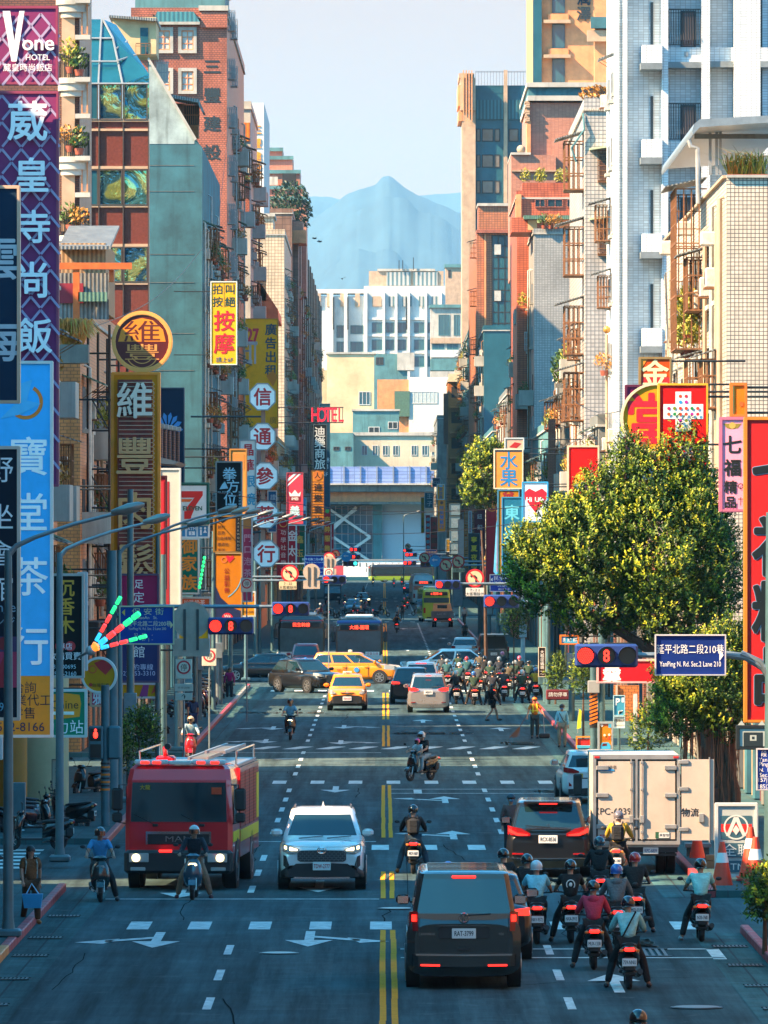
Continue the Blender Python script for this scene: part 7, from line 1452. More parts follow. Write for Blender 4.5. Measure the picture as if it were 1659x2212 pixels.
def ride(left='f', right='f', lean=0, **k):
 d = dict(P=(0,-.30,.90),W=(0,-.25+lean*.3,1.04),C=(0,-.17+lean*.7,1.25),N=(0,-.12+lean,1.40),HB=(0,-.10+lean,1.47),HM=(0,-.07+lean,1.56),HT=(0,-.08+lean,1.655))
 for s_, n, m in ((-1, 'L', left), (1, 'R', right)):
  d.update({'Sh'+n: (s_*.18, -.14+lean, 1.36), 'El'+n: (s_*.29, .02+lean*.5, 1.12), 'Wr'+n: (s_*.31, .28, 1.06), 'Pa'+n: (s_*.31, .35, 1.04), 'Hip'+n: (s_*.10, -.28, .86)})
  if m == 'f': d.update({'Kn'+n: (s_*.17, .16, .80), 'An'+n: (s_*.14, .10, .37), 'Toe'+n: (s_*.14, .27, .32)})
  else: d.update({'Kn'+n: (s_*.27, .06, .54), 'An'+n: (s_*.38, -.04, .09), 'Toe'+n: (s_*.41, .11, .045)})
 d.update(k);return {a: Vector(v) for a,v in d.items()}
SPINE = [('P', 'W'), ('W', 'C'), ('C', 'N')]; HEAD = [('N', 'HB'), ('HB', 'HM'), ('HM', 'HT')]
def skin_bake(name, P_, edges, scale, m, fingers=False, root='P', sub=1, over=None):
 import bmesh
 bm = bmesh.new();ly = bm.verts.layers.skin.verify();vs = {}
 def V(n,co=None,r=None):
  if n not in vs:
   v = bm.verts.new(co if co is not None else P_[n]); vs[n] = v; base = n.rstrip('LR') if n not in RADII else n
   rr_ = r if r else RADII.get(base,.05)*scale*(over or {}).get(base,1);v[ly].radius = (rr_,rr_);v[ly].use_root = (n == root)
  return vs[n]
 for a,b_ in edges: bm.edges.new((V(a),V(b_)))
 if fingers:
  for n in 'LR':
   if 'Pa'+n not in vs: continue
   d = (P_['Pa'+n]-P_['Wr'+n]).normalized(); sd = d.cross(Vector((0, 0, 1))); sd = sd.normalized() if sd.length > .1 else Vector((0, 1, 0)); dn = sd.cross(d)
   for i in range(5):
    if i == 4: c0 = P_['Wr'+n]+d*.03+sd*.03; c1 = c0+d*.03+sd*.03; r_ = .010
    else: c0 = P_['Pa'+n]+d*.02+sd*(i-1.5)*.02; c1 = c0+d*(.045, .055, .05, .035)[i]+dn*.02*(1 if dn.z < 0 else -1); r_ = .009
    a = V('f%s%d' % (n, i), c0, r_); b_ = V('g%s%d' % (n, i), c1, r_*.85); bm.edges.new((vs['Pa'+n], a)); bm.edges.new((a, b_))
 me = bpy.data.meshes.new(name);bm.to_mesh(me);bm.free();o = bpy.data.objects.new(name,me);BAKE.collection.objects.link(o)
 sk = o.modifiers.new('s', 'SKIN'); sk.use_smooth_shade = True; sb = o.modifiers.new('u', 'SUBSURF'); sb.levels = sb.render_levels = sub
 BAKE.view_layers[0].update();dg = BAKE.view_layers[0].depsgraph
 r = bpy.data.meshes.new_from_object(o.evaluated_get(dg));r.name = name;r.materials.clear();r.materials.append(m)
 r.polygons.foreach_set('use_smooth', [True]*len(r.polygons)); bpy.data.objects.remove(o); return r
BAKE = bpy.data.scenes.new('bake')
LIMB = lambda n: [('C', 'Sh'+n), ('Sh'+n, 'El'+n), ('El'+n, 'Wr'+n), ('Wr'+n, 'Pa'+n)]
LEG = lambda n: [('P', 'Hip'+n), ('Hip'+n, 'Kn'+n), ('Kn'+n, 'An'+n), ('An'+n, 'Toe'+n)]
TOPM = mat('top_cloth', (.3, .3, .3), .8); LEGM = mat('leg_cloth', (.02, .025, .035), .8); SHOE = mat('shoe', (.02, .02, .022), .6)
HELM = mat('helmet_shell', (.02, .02, .022), .2, coat=.8); VIS = mat('helmet_visor', (.01, .012, .014), .05, coat=1)
def figure(P_, sleeve='short', legs='long', skirt=False):
 root = thing('person', 'x', 'person'); up = (P_['HT']-P_['HB']).normalized(); hm = P_['HM']
 me = skin_bake('body', P_, SPINE+HEAD+sum([LIMB(n)+LEG(n) for n in 'LR'], []), 1, SKIN, True, over=dict(P=.8, W=.78, C=.74, Sh=.84, Hip=.85)); bd = obj('body', me, root)
 f = MB();fw = Vector((0,1,0))
 f.ell(hm+fw*.100+Vector((0,0,-.012)),(.012,.018,.020),SKIN,8,6)
 for s_ in (-1,1): f.ell(hm+Vector((s_*.034,.082,.012)),(.012,.010,.007),HAIR,8,5);f.ell(hm+Vector((s_*.095,.0,-.005)),(.012,.02,.03),SKIN,8,6)
 f.ell(hm+fw*.086+Vector((0, 0, -.05)), (.022, .008, .006), mat('lip', (.30, .09, .07), .5), 8, 5); f.build('face', root)
 el = [] if sleeve == 'none' else sum([[('C', 'Sh'+n), ('Sh'+n, 'El'+n)]+([('El'+n, 'Wr'+n)] if sleeve == 'long' else []) for n in 'LR'], [])
 Q = dict(P_)
 Q['M'] = P_['N'].lerp(P_['C'], .22)
 if sleeve == 'short':
  for n in 'LR': Q['El'+n] = P_['Sh'+n].lerp(P_['El'+n], .75)
 obj('shirt', skin_bake('shirt', Q, [('P', 'W'), ('W', 'C'), ('C', 'M')]+el, 1.17, TOPM, over=dict(El=1.25, Wr=1.25, P=1.02, Sh=1.08, C=1.05)), root)
 Q = dict(P_); lg = sum([[('P', 'Hip'+n), ('Hip'+n, 'Kn'+n)]+([('Kn'+n, 'An'+n)] if legs == 'long' else []) for n in 'LR'], [])
 if legs == 'short':
  for n in 'LR': Q['Kn'+n] = P_['Hip'+n].lerp(P_['Kn'+n], .8)
 obj('trousers', skin_bake('trousers', Q, lg, 1.15, LEGM, over=dict(Kn=1.25, An=1.4, P=.98)), root)
 for n in 'LR':
  b = MB(); a, t = P_['An'+n], P_['Toe'+n]; c = a.lerp(t, .55)+Vector((0, 0, -.015)); b.ell(c, (.055, .13, .052), SHOE, 10, 6); b.build('shoe', root)
 return root
def helmet(root,P_,full=True):
 hm = P_['HM']+Vector((0, -.005, .02)); b = MB(); b.ell(hm, (.128, .145, .135), HELM, 18, 10, -.45, 1); b.tube([hm+Vector((.130*math.cos(a)*.92, .145*math.sin(a)*.92, -.062)) for a in [2*PI*i/18 for i in range(19)]], .010, HELM, 5); h = b.build('helmet', root)
 v = MB();vs = []; 
 for i in range(9):
  a = PI*.18+PI*.64*i/8
  for z_,k in ((.035,1.0),(-.07,1.03)): vs.append(hm+Vector((.136*math.cos(a)*k,.156*math.sin(a)*k,z_)))
 v.add(vs, [(i*2, i*2+2, i*2+3, i*2+1) for i in range(8)], VIS); v.build('visor', h); return h
def hairdo(root,P_,long_=False,cap=None):
 hm = P_['HM']+Vector((0, -.015, .018)); b = MB(); b.ell(hm, (.104, .112, .108), HAIR, 14, 8, -.25, 1)
 if long_: b.ell(hm+Vector((0,-.05,-.11)),(.095,.06,.15),HAIR,12,8)
 b.build('hair', root)
 if cap: b = MB(); b.ell(hm+Vector((0, 0, .02)), (.112, .12, .10), cap, 14, 6, 0, 1); b.bev(-.08+hm.x, .08+hm.x, hm.y+.08, hm.y+.2, hm.z+.02, hm.z+.035, cap, .006); b.build('cap', root)
def mask(root,P_,m):
 hm = P_['HM']; b = MB(); b.ell(hm+Vector((0, .055, -.04)), (.068, .056, .045), m, 12, 7); b.build('face_mask', root)
def backpack(root,P_,m,s_=1.0):
 c = P_['C']; w_ = P_['W']; mid = c.lerp(w_, .45)+Vector((0, -.20, .03)); b = MB()
 b.bev(mid.x-.15*s_,mid.x+.15*s_,mid.y-.09,mid.y+.09,mid.z-.21*s_,mid.z+.20*s_,m,.06);b.bev(mid.x-.10*s_,mid.x+.10*s_,mid.y-.12,mid.y-.088,mid.z-.17*s_,mid.z-.02,m,.02)
 for sx in (-1,1): b.tube([mid+Vector((sx*.09,.06,.18*s_)),c+Vector((sx*.11,.0,.20)),c+Vector((sx*.12,.14,.06)),w_+Vector((sx*.13,.06,.02))],.016,m,5)
 b.build('backpack', root)
def strap(root,P_,m,s_=1):
 c, w_ = P_['C'], P_['W']; b = MB(); b.tube([c+Vector((s_*.14, -.02, .17)), c+Vector((s_*.05, -.165, .02)), w_+Vector((-s_*.10, -.155, -.05)), w_+Vector((-s_*.15, -.03, -.10)), w_+Vector((-s_*.06, .15, -.02)), c+Vector((s_*.08, .15, .06)), c+Vector((s_*.14, -.02, .17))], .017, m, 5); b.build('shoulder_strap', root)
# ---- scooter prototype,forward +y,wheels on the ground
SCB = mat('scooter_paint', (.012, .014, .016), .22, coat=.8, metal=.2)
def make_scooter():
 r = thing('scooter', 'x', 'scooter'); 
 def tyre(y,rad,w_): 
  b = MB(); b.tube([(0, y+math.cos(a)*(rad-w_/2), rad+math.sin(a)*(rad-w_/2)) for a in [2*PI*i/22 for i in range(23)]], w_/2, TYRE, 8); t = b.build('wheel', r)
  g = MB(); g.tube([(0, y+math.cos(a)*rad*.62, rad+math.sin(a)*rad*.62) for a in [2*PI*i/18 for i in range(19)]], .018, RIM, 5); g.cyl((0, y, rad), 'x', .05, .12, RIM, 10)
  for i in range(5): a = 2*PI*i/5;g.tube([(0,y,rad),(0,y+math.cos(a)*rad*.6,rad+math.sin(a)*rad*.6)],.014,RIM,4)
  g.build('rim', t)
 tyre(.62,.235,.11);tyre(-.62,.235,.13)
 b = MB(); b.tube([(-.075, .62, .235), (-.075, .52, .60), (0, .45, .80)], .022, RIM, 6); b.tube([(.075, .62, .235), (.075, .52, .60), (0, .45, .80)], .022, RIM, 6); b.build('fork', r)
 b = MB(); b.loft([[(x*.085, .62+.27*math.cos(a), .235+.27*math.sin(a)) for x in (-1, 1)]+[(x*.085, .62+.25*math.cos(a), .235+.25*math.sin(a)) for x in (1, -1)] for a in [PI*.15+PI*.75*i/8 for i in range(9)]], SCB, False); b.build('front_fender', r)
 b = MB();el = lambda cx,cy,cz,rx,ry,n=14: [(cx+rx*math.cos(2*PI*i/n),cy+ry*math.sin(2*PI*i/n),cz) for i in range(n)]
 b.loft([el(0, .42, .30, .12, .05), el(0, .47, .40, .20, .09), el(0, .47, .60, .23, .11), el(0, .44, .80, .19, .12), el(0, .40, .92, .13, .11), el(0, .38, .98, .06, .06)], SCB); b.build('leg_shield', r)
 b = MB(); b.bev(-.17, .17, -.20, .42, .28, .34, BLK, .02); b.build('floorboard', r)
 def sec(y,w_,z0,z1): return sring(w_,z0,z1,y,2.6,16)
 b = MB(); b.loft([sec(-.18, .13, .32, .70), sec(-.30, .19, .34, .76), sec(-.55, .21, .42, .78), sec(-.80, .18, .55, .82), sec(-.95, .12, .66, .84), sec(-1.02, .06, .72, .82)], SCB); b.build('rear_body', r)
 b = MB(); b.loft([sec(.0-.16, .09, .74, .79), sec(-.25, .14, .74, .82), sec(-.50, .16, .75, .84), sec(-.78, .145, .79, .88), sec(-.90, .09, .82, .88)], BLK); b.build('seat', r)
 b = MB(); b.tube([(-.34, .30, 1.03), (-.20, .36, 1.02), (0, .40, 1.0), (.20, .36, 1.02), (.34, .30, 1.03)], .018, BLK, 6); b.loft([el(0, .40, .95, .10, .08), el(0, .41, 1.02, .17, .10), el(0, .38, 1.07, .08, .06)], SCB); b.build('handlebar', r)
 for s_ in (-1,1):
  b = MB(); b.tube([(s_*.22, .36, 1.03), (s_*.30, .36, 1.20), (s_*.36, .36, 1.26)], .007, BLK, 5); b.ell((s_*.40, .36, 1.27), (.065, .018, .042), BLK, 12, 6); b.build('mirror', r)
 b = MB(); b.loft([[(x*.12, .50-abs(x)*.02, .80+z*.055) for x, z in ((-1, 0), (-.6, 1), (.6, 1), (1, 0), (.5, -1), (-.5, -1))], [(x*.11, .575-abs(x)*.04, .80+z*.05) for x, z in ((-1, 0), (-.6, 1), (.6, 1), (1, 0), (.5, -1), (-.5, -1))]], CLEAR, False); b.build('headlight', r)
 b = MB(); b.bev(-.10, .10, -1.05, -.98, .73, .80, RED_ON, .02); b.build('tail_lamp', r)
 for s_ in (-1, 1): b = MB(); b.bev(s_*.15-.035, s_*.15+.035, -1.0, -.94, .72, .77, AMB, .01); b.build('indicator', r)
 b = MB(); b.bev(-.11, .11, -1.0, -.80, .36, .62, BLK, .03); b.bev(-.12, .12, -.88, -.40, .26, .36, BLK, .03); b.build('rear_fender', r)
 plate(r, 'MNK-3302', 0, -1.01, .53, -1, .27, .145)
 b = MB(); b.tube([(.12, -.2, .22), (.17, -.4, .24), (.19, -.5, .28)], .025, RIM, 6); b.tube([(.19, -.5, .28), (.20, -.95, .36)], [.05, .055], BLK, 10); b.build('exhaust', r)
 return r
SCO = make_scooter()
def poses():
 d = {}
 P_ = ride('d', 'f'); d['left'] = (P_, figure(P_, 'short')); P_ = ride('d', 'd'); d['both'] = (P_, figure(P_, 'short')); P_ = ride('d', 'd', .0); d['bothlong'] = (P_, figure(P_, 'long'))
 P_ = ride('f', 'f'); d['move'] = (P_, figure(P_, 'short')); P_ = ride('f', 'f', .06); d['movelong'] = (P_, figure(P_, 'long'))
 return d
PO = poses()
SW = {}
def cloth(h): return C(h,.85,var=.3,scale=9,bump=.6)
def dup_scooter(lb, X, Y, rz_, col='#0b0d10', plt=None, head=False, group=None, tail=True):
 sw = {SCB: paint('scooter_'+col.lstrip('#'), hexc(col), .2, .25)}
 if head: sw[CLEAR] = WHT_ON
 if not tail: sw[RED_ON] = REDL
 r = copy_tree(SCO,(X,Y,0),rz_,lb,group,sw)
 r.scale = (.9,.9,.9)
 if plt:
  for k in list(r.children):
   if k.name.startswith('number_plate'): bpy.data.objects.remove(k)
  plate(r,plt,0,-1.01,.53,-1,.27,.145)
 return r
EXTRA = {}
def dup_person(key, lb, X, Y, rz_, top='#223', leg='#15181c', helm='#101012', group=None, Z=0, bag=None, strap_=None, mask_=None, shoe=None):
 P_,src = PO[key];r = copy_tree(src,(X,Y,Z),rz_,lb,group, {TOPM: cloth(top),LEGM: cloth(leg), **({SHOE: cloth(shoe)} if shoe else {})})
 if helm:
  h = helmet(r, P_); h.data.materials[0] = paint('helmet_'+helm.lstrip('#'), hexc(helm), .05, .2)
  for k in h.children: pass
 if bag: backpack(r,P_,cloth(bag))
 if strap_: strap(r,P_,cloth(strap_))
 r.scale = (.9,.9,.9)
 if mask_: mask(r,P_,cloth(mask_))
 return r
NEAR = 'scooters waiting at the near right lights'; RN = 'riders waiting at the near right lights'
def pair(lbs, lbp, X, Y, rz_=0, pose_='both', sc='#0b0d10', plt=None, head=False, tail=True, gs=None, gp=None, **k):
 dup_scooter(lbs,X,Y,rz_,sc,plt,head,gs,tail);return dup_person(pose_,lbp,X,Y,rz_,group=gp, **k)
sb = lambda y: F*HC/(y-HZ)+.56         # centre of a scooter whose rear tyre stands at photo height y
pair('black scooter of the rider with the grey backpack, just left of the centre', 'person in black with a long grey backpack and black helmet stopped beside the yellow lines', wx(893, 165), sb(1888), 0, 'bothlong', plt='MCF-1687', top='#0c0e10', leg='#2a4454', helm='#0c0c0e', bag='#1a2024', shoe='#a05018')
pair('dark scooter of the rider in a pale blue T-shirt beside the van', 'person in a pale blue T-shirt and white helmet waiting beside the anthracite van', wx(1160, 137), sb(2040), 0, 'left', plt='NKV-9572', gs=NEAR, gp=RN, top='#7cc4d4', helm='#b8c0c4')
pair('black scooter of the rider in a black printed T-shirt', 'person in a black T-shirt with a round white back print and black helmet', wx(1229, 139), sb(2038), 0, 'left', plt='NXA-3915', gs=NEAR, gp=RN, top='#0d0f11', leg='#101418', helm='#0e1012')
rp = PO['left'][0]['C']; b = MB(); b.tube([rp+Vector((.085*math.cos(a), -.165+.02*abs(math.sin(a)), -.05+.095*math.sin(a))) for a in [2*PI*i/20 for i in range(21)]], .011, PLW, 5); b.ell(rp+Vector((0, -.16, -.05)), (.035, .012, .045), PLW, 8, 5)
b.build('shirt_print', [o for o in bpy.data.objects if o.get('label', '').startswith('person in a black T-shirt with a round')][0])
pair('black scooter with a sticker below its plate under the rider in pink', 'person in a hooded pink jacket and black helmet waiting on a scooter', wx(1283, 129), sb(2095), 0, 'bothlong', plt='MUX-1338', gs=NEAR, gp=RN, top='#b82c48', helm='#0a0a0c')
def hood(start,m):
 c_ = PO['bothlong'][0]['N']; b = MB(); b.ell(c_+Vector((0, -.085, -.055)), (.125, .075, .085), cloth(m), 12, 8); b.build('hood', [o for o in bpy.data.objects if o.get('label', '').startswith(start)][0])
hood('person in a hooded pink', '#b82c48')
pair('black scooter with two red tail lamps nearest the bottom of the photo', 'person in a mint shirt with a black cross strap and dark purple helmet', wx(1362, 122.5), sb(2138), 0, 'bothlong', plt='759-NNU', gs=NEAR, gp=RN, top='#8cc0c0', helm='#1c1424', strap_='#0c0e10')
pair('black scooter ridden by the person in the grey jacket and blue helmet', 'person in a grey hooded jacket and bright blue helmet behind the rider in mint', wx(1351, 131), sb(2050), 0, 'bothlong', plt='MPE-9370', gs=NEAR, gp=RN, top='#5c6468', helm='#2c5ca8')
pair('black scooter in front of the rider in pink, mostly hidden', 'person in a black hooded jacket and chrome-dark helmet ahead of the rider in pink', wx(1303, 146), sb(1975), 0, 'bothlong', gs=NEAR, gp=RN, top='#0c1014', helm='#28323a')
hood('person in a grey hooded', '#5c6468'); hood('person in a black hooded', '#0c1014')
pair('dark scooter of the rider with the red helmet', 'person in black trousers and tan hood with a shiny red helmet', wx(1372, 141), sb(2018), 0, 'both', plt='MSD-5519', gs=NEAR, gp=RN, top='#0f1114', helm='#a01822')
pair('black scooter alone by the right kerb with one red tail lamp', 'person in a mint T-shirt and black trousers alone on a scooter by the right kerb', wx(1515, 138), sb(2035), 0, 'left', plt='N35-768', gs=NEAR, gp=RN, top='#8cd0d0', helm='#0b0c0e', shoe='#8a9498', sc='#180808')
pair('beige scooter with a red tail lamp behind the box truck', 'person in a yellow vest and cream hoodie with a black bag and chrome helmet', wx(1352, 158), sb(1905), math.radians(-6), 'bothlong', gs=NEAR, gp=RN, top='#b09020', helm='#686468', bag='#12181e', sc='#a09070')
pair('scooter hidden behind the van, its rider in black', 'person in black with a black helmet seen just above the anthracite van roof', wx(1087, 143), 143, 0, 'both', gs=NEAR, gp=RN, top='#0b0d0e', helm='#08090a')
pair('scooter hidden in front of the van, its rider in plaid', 'person in a grey plaid shirt and bright blue helmet above the van roof', wx(968, 137.2), 137.2, 0, 'both', gs=NEAR, gp=RN, top='#6a6058', helm='#3060b0')
pair('scooter hidden right of the van behind the rider in pale blue', 'person with a black helmet between the van and the rider in pale blue', wx(1139, 140), 140.5, 0, 'both', gs=NEAR, gp=RN, top='#101214', helm='#101416')
pair('scooter just below the frame under a dark helmet', 'person of whom only the top of a dark helmet shows at the bottom edge', wx(1378, 94), 94, 0, 'both', top='#182024', helm='#081014', tail=False)
pair('black scooter facing the camera at the left kerb', 'person in a light blue polo shirt facing the camera at the left kerb', wx(214, 153), 153.5, math.radians(183), 'left', top='#3a90c4', helm='#0a0c0e', sc='#0f2a2c')
pair('blue-grey scooter with two lit headlights in front of the fire engine', 'person in a navy jacket and open white helmet in front of the fire engine', wx(419, 154.5), 154.5, math.radians(178), 'bothlong', head=True, top='#14202c', leg='#8a6048', helm='#a8b0b0', sc='#2c4c5c', shoe='#5c1c1c')
pair('black scooter with lit headlight riding towards the camera left of the taxi', 'person in a light blue shirt riding towards the camera left of the taxi', wx(627, 277), 277, PI, 'move', head=True, top='#5ca0c0', helm='#0c0e10')
pair('dark scooter with a chrome rack carrying two people across the yellow lines', 'person in a black T-shirt and silver helmet riding behind a child in a pink helmet', wx(908, 230), 230, math.radians(145), 'move', sc='#101418', top='#0e1114', leg='#8a9aa0', helm='#a8acb0', mask_='#9cc4d0', head=False)
PO['child'] = (lambda P_: (P_, figure(P_, 'short')))(ride('f', 'f')); PO['child'][1].scale = (.72, .72, .72)
c = dup_person('child', 'child in a pink helmet and pale shirt sitting in front on the dark scooter', wx(900, 229.6), 229.75, math.radians(145), top='#b0c0c4', leg='#606c70', helm='#d03878', Z=.22); c.scale = (.65, .65, .65)
pair('black scooter with panniers riding away on the empty road beyond the buses', 'person in a black vest with orange sleeves riding away beyond the white bus', wx(857, 594), 594, 0, 'movelong', top='#c07810', helm='#14181c', bag='#101214')
hood('person in a yellow vest', '#d0b090')
# pack waiting by the silver car
q = random.Random(21); tops = [('navy', '#141e2c'), ('black', '#0d0f11'), ('olive', '#3a4030'), ('grey', '#343c40'), ('sky blue', '#3c7890'), ('teal', '#1c4c50'), ('rose', '#6c3440'), ('khaki', '#4c4434'), ('pale grey', '#687478'), ('dark green', '#1c3828')]
hels = [('black', '#0b0c0e'), ('white', '#b4bcbc'), ('silver', '#6c767a'), ('pink', '#c04c60'), ('blue', '#2c5c98'), ('red', '#98202c')]
spots = [(985,1522),(1023,1524),(1064,1524),(1088,1516),(1128,1520),(1155,1508),(992,1500),(1034,1502),(1058,1496),(1098,1500),(1112,1494),(1142,1494),(965,1490),(1008,1484),(1046,1482),(1078,1484),(1122,1482),(955,1478),(990,1474),(1036,1472),(1085,1470)]
used = set()
for i,(x,y) in enumerate(spots):
 while 1:
  a,b_ = q.choice([0,0,0,1,1,1,2,3,3,4,5,5,6,7,8,9]),q.choice([0,0,0,0,0,1,1,2,2,2,2,3,4,5])
  if (a,b_,(1526-y)//14) not in used: used.add((a,b_,(1526-y)//14));break
 if i == 4: a,b_ = 9,1
 Y = sb(y)+.5; X = wx(x, Y); row = ('front', 'second', 'third', 'fourth', 'far')[min(4, (1526-y)//14)]
 pair('scooter in the %s row of the pack under the %s jacket and %s helmet' % ('nearest' if row == 'front' else row, tops[a][0], hels[b_][0]), 'person in a %s jacket and %s helmet in the %s row of the pack' % (tops[a][0], hels[b_][0], 'nearest' if row == 'front' else row), X, Y, q.uniform(-.06, .06), q.choice(['both', 'left', 'bothlong']), sc=q.choice(['#0b0d10', '#101820', '#1c1214', '#20282c', '#301014']), gs='scooters packed beside the silver car', gp='riders packed beside the silver car', top=tops[a][1], helm=hels[b_][1], leg=q.choice(['#15181c', '#1c2a38', '#20201c']), tail=(q.random() < .7))
pair('scooter at the right end of the pack under the rider in yellow', 'person in a yellow jacket and blue helmet at the right end of the pack', wx(1157, 345), 345, 0, 'bothlong', top='#b08c18', helm='#4878a8')
# row crossing at the far junction
CR = [(690,1338,-1,5),(712,1336,1,1),(742,1335,-1,4),(768,1334,1,7),(793,1334,1,6),(826,1333,1,0),(905,1330,-1,2),(935,1334,-1,3),(668,1340,1,8),(955,1332,-1,9)]
for i,(x,y,d,a) in enumerate(CR):
 Y = gy(y);b_ = i % 6
 pair('scooter crossing side on at the far junction under the rider in %s' % tops[a][0], 'person in %s with a %s helmet crossing side on at the far junction' % (tops[a][0], hels[(i+1) % 6][0]), wx(x, Y), Y, -d*PI/2, 'move', sc='#0e1216', gs='scooters crossing at the far junction', gp='riders crossing at the far junction', top=tops[a][1], helm=hels[(i+1) % 6][1])
for i, (x, Y, fc, lb) in enumerate(((780, 815, PI, 'left of the dark car with lit lights'), (890, 1010, 0, 'ahead of the small dark car'), (806, 1180, PI, 'alone in the middle of the far road'), (873, 760, 0, 'nearest beside the green bus'), (880, 800, 0, 'second beside the green bus'), (745, 800, PI, 'beside the small dark truck'), (851, 1150, 0, 'left of two at the far lights'), (868, 1190, 0, 'right of two at the far lights'))):
 pair('distant scooter %s' % lb, 'distant rider on a scooter %s' % lb, wx(x, Y), Y, fc, 'move', sc='#0e1216', head=fc > 0, top=tops[(i*3) % 10][1], helm=hels[i % 6][1], gs='distant scooters up the street', gp='distant riders up the street')
pair('red and black scooter with a lit lamp half hidden behind the fire engine roof', 'person in a pale shirt and cream helmet behind the fire engine roof', wx(412, 250), 250, PI, 'movelong', sc='#a01820', top='#90b0bc', helm='#c8b088')
for i,(x,y) in enumerate(((604,1432),(640,1431))):
 pair('scooter hidden behind the turning black SUV, %s one' % ('left', 'right')[i], 'person in %s helmet showing above the black SUV hood' % ('a dark', 'a blue')[i], wx((619, 660)[i], 374), 374, PI, 'move', top='#202830', helm=('#182024', '#2c68b0')[i])
# parked scooters
PK = [(150, 178.5, 95, '#0c0e10'), (205, 190, 80, '#0c0e10'), (250, 215, 150, '#101418'), (30, 148, 200, '#10202c')]
for i,(x,Y,a,c_) in enumerate(PK):
 X = (-8.4,-8.3,-8.6,-8.1)[i]
 dup_scooter('parked black scooter on the left pavement %s' % ('side on behind the second lamp pole', 'behind the first one', 'beyond the fire engine', 'cut by the left edge of the photo')[i], X, Y, math.radians(a), c_, tail=False, group='scooters parked on the left pavement')
for i in range(7):
 dup_scooter('parked scooter by the arcades before the fire engine, %s from the near end' % ('first', 'second', 'third', 'fourth', 'fifth', 'sixth', 'seventh')[i], -8.9+q.uniform(-.2, .2), 186+i*2.6 if i < 4 else 262+i*3, math.radians(-80+q.uniform(-14, 14)), q.choice(['#0c0e10', '#2c3438', '#401418', '#5c6468']), tail=False, group='scooters parked on the left pavement')
for i in range(9):
 Y = 306+i*7.2; dup_scooter('scooter in the parked row on the left pavement, %s from the near end' % ('first', 'second', 'third', 'fourth', 'fifth', 'sixth', 'seventh', 'eighth', 'ninth', 'tenth', 'eleventh', 'twelfth', 'thirteenth', 'fourteenth')[i], -8.1, Y, math.radians(-75+q.uniform(-12, 12)), q.choice(['#0c0e10', '#1c2a30', '#3a4448', '#401418']), tail=False, group='row of scooters parked on the left pavement')
# ---- people on foot
def walker(key,P_, **k): PO[key] = (P_,figure(P_, **k))
walk = pose(KnL=(-.10,.20,.52),AnL=(-.10,.28,.11),ToeL=(-.11,.44,.09),KnR=(.10,-.02,.50),AnR=(.10,-.32,.14),ToeR=(.11,-.20,.04),ElL=(-.23,-.12,1.14),WrL=(-.24,-.16,.91),PaL=(-.24,-.15,.85),ElR=(.22,.08,1.13),WrR=(.22,.22,.96),PaR=(.22,.27,.91))
walker('walk', walk, sleeve='short'); walker('walkshort', walk, sleeve='short', legs='short')
walker('stand', pose(), sleeve='long'); walker('standshort', pose(), sleeve='short', legs='short')
sweep = pose(ElL=(-.30, .10, 1.15), WrL=(-.36, .28, 1.0), PaL=(-.38, .33, .95), ElR=(.28, .05, 1.12), WrR=(.34, .22, .92), PaR=(.35, .27, .86)); walker('sweep', sweep, sleeve='short')
def ped(key, lb, X, Y, rz_, top, leg, hair='short', cap=None, mask_=None, **k):
 r = dup_person(key, lb, X, Y, rz_, top=top, leg=leg, helm=None, **k); P_ = PO[key][0]; hairdo(r, P_, hair == 'long', C(cap) if cap else None)
 if mask_: mask(r,P_,cloth(mask_))
 return r
X,Y = wx(1155,279),279
r = ped('sweep', 'street sweeper in an orange shirt, reflective vest and orange cap holding a broom', X, Y, math.radians(185), '#c07010', '#24383c', cap='#c86c10', Z=0)
b = MB(); c0 = PO['sweep'][0]['C']; 
for s_ in (-1, 1): b.tube([c0+Vector((s_*.09, .155, -.2)), c0+Vector((s_*.09, .165, .05)), c0+Vector((s_*.08, .08, .17)), c0+Vector((s_*.09, -.155, .05)), c0+Vector((s_*.09, -.15, -.2))], .022, C('#d8d020'), 5)
b.tube([c0+Vector((.18*math.cos(a), .165*math.sin(a), -.12)) for a in [2*PI*i/16 for i in range(17)]], .022, C('#d8d020'), 5); b.build('safety_vest', r)
def broom(lb,p0,p1,m): 
 b = MB();b.tube([p0,p1],.014,BR_BRN,6);d = (Vector(p1)-Vector(p0)).normalized();q = random.Random(3)
 r = thing('broom', lb, 'broom', p1); L0(r, b, 'handle'); h = MB()
 for i in range(60): e = Vector(p1)+d*.45+Vector((q.gauss(0,.09),q.gauss(0,.05),q.gauss(0,.03)));h.tube([p1,e],.006,m,3,False)
 L0(r, h, 'bristles')
broom('twig broom held by the street sweeper in his right hand', (X+.38, Y-.33, 1.0-.02), (X-.0+.62-1.5, Y-.6, .55), mat('twigs', (.22, .10, .05), .9)) if False else broom('twig broom held out to the left by the street sweeper', (X-.33, Y-.29, .86), (X-.56, Y-.38, .46), mat('twigs', (.22, .10, .05), .9))
b = MB(); b.tube([(X+.32, Y-.27, .86), (X+.36, Y-.31, .2)], .012, FRM, 6); b.bev(X+.16, X+.56, Y-.42, Y-.17, .02, .2, BLK, .03); b.build('dustpan', label='long handled black dustpan held by the street sweeper', cat='dustpan')
r = ped('stand', 'elderly man in a pale blue shirt, beige trousers and blue mask standing by the kerb', wx(1214, 267), 267, math.radians(175), '#7cb4c4', '#7c7464', cap='#1c2228', mask_='#3c78b8'); strap(r, PO['stand'][0], C('#14181c'))
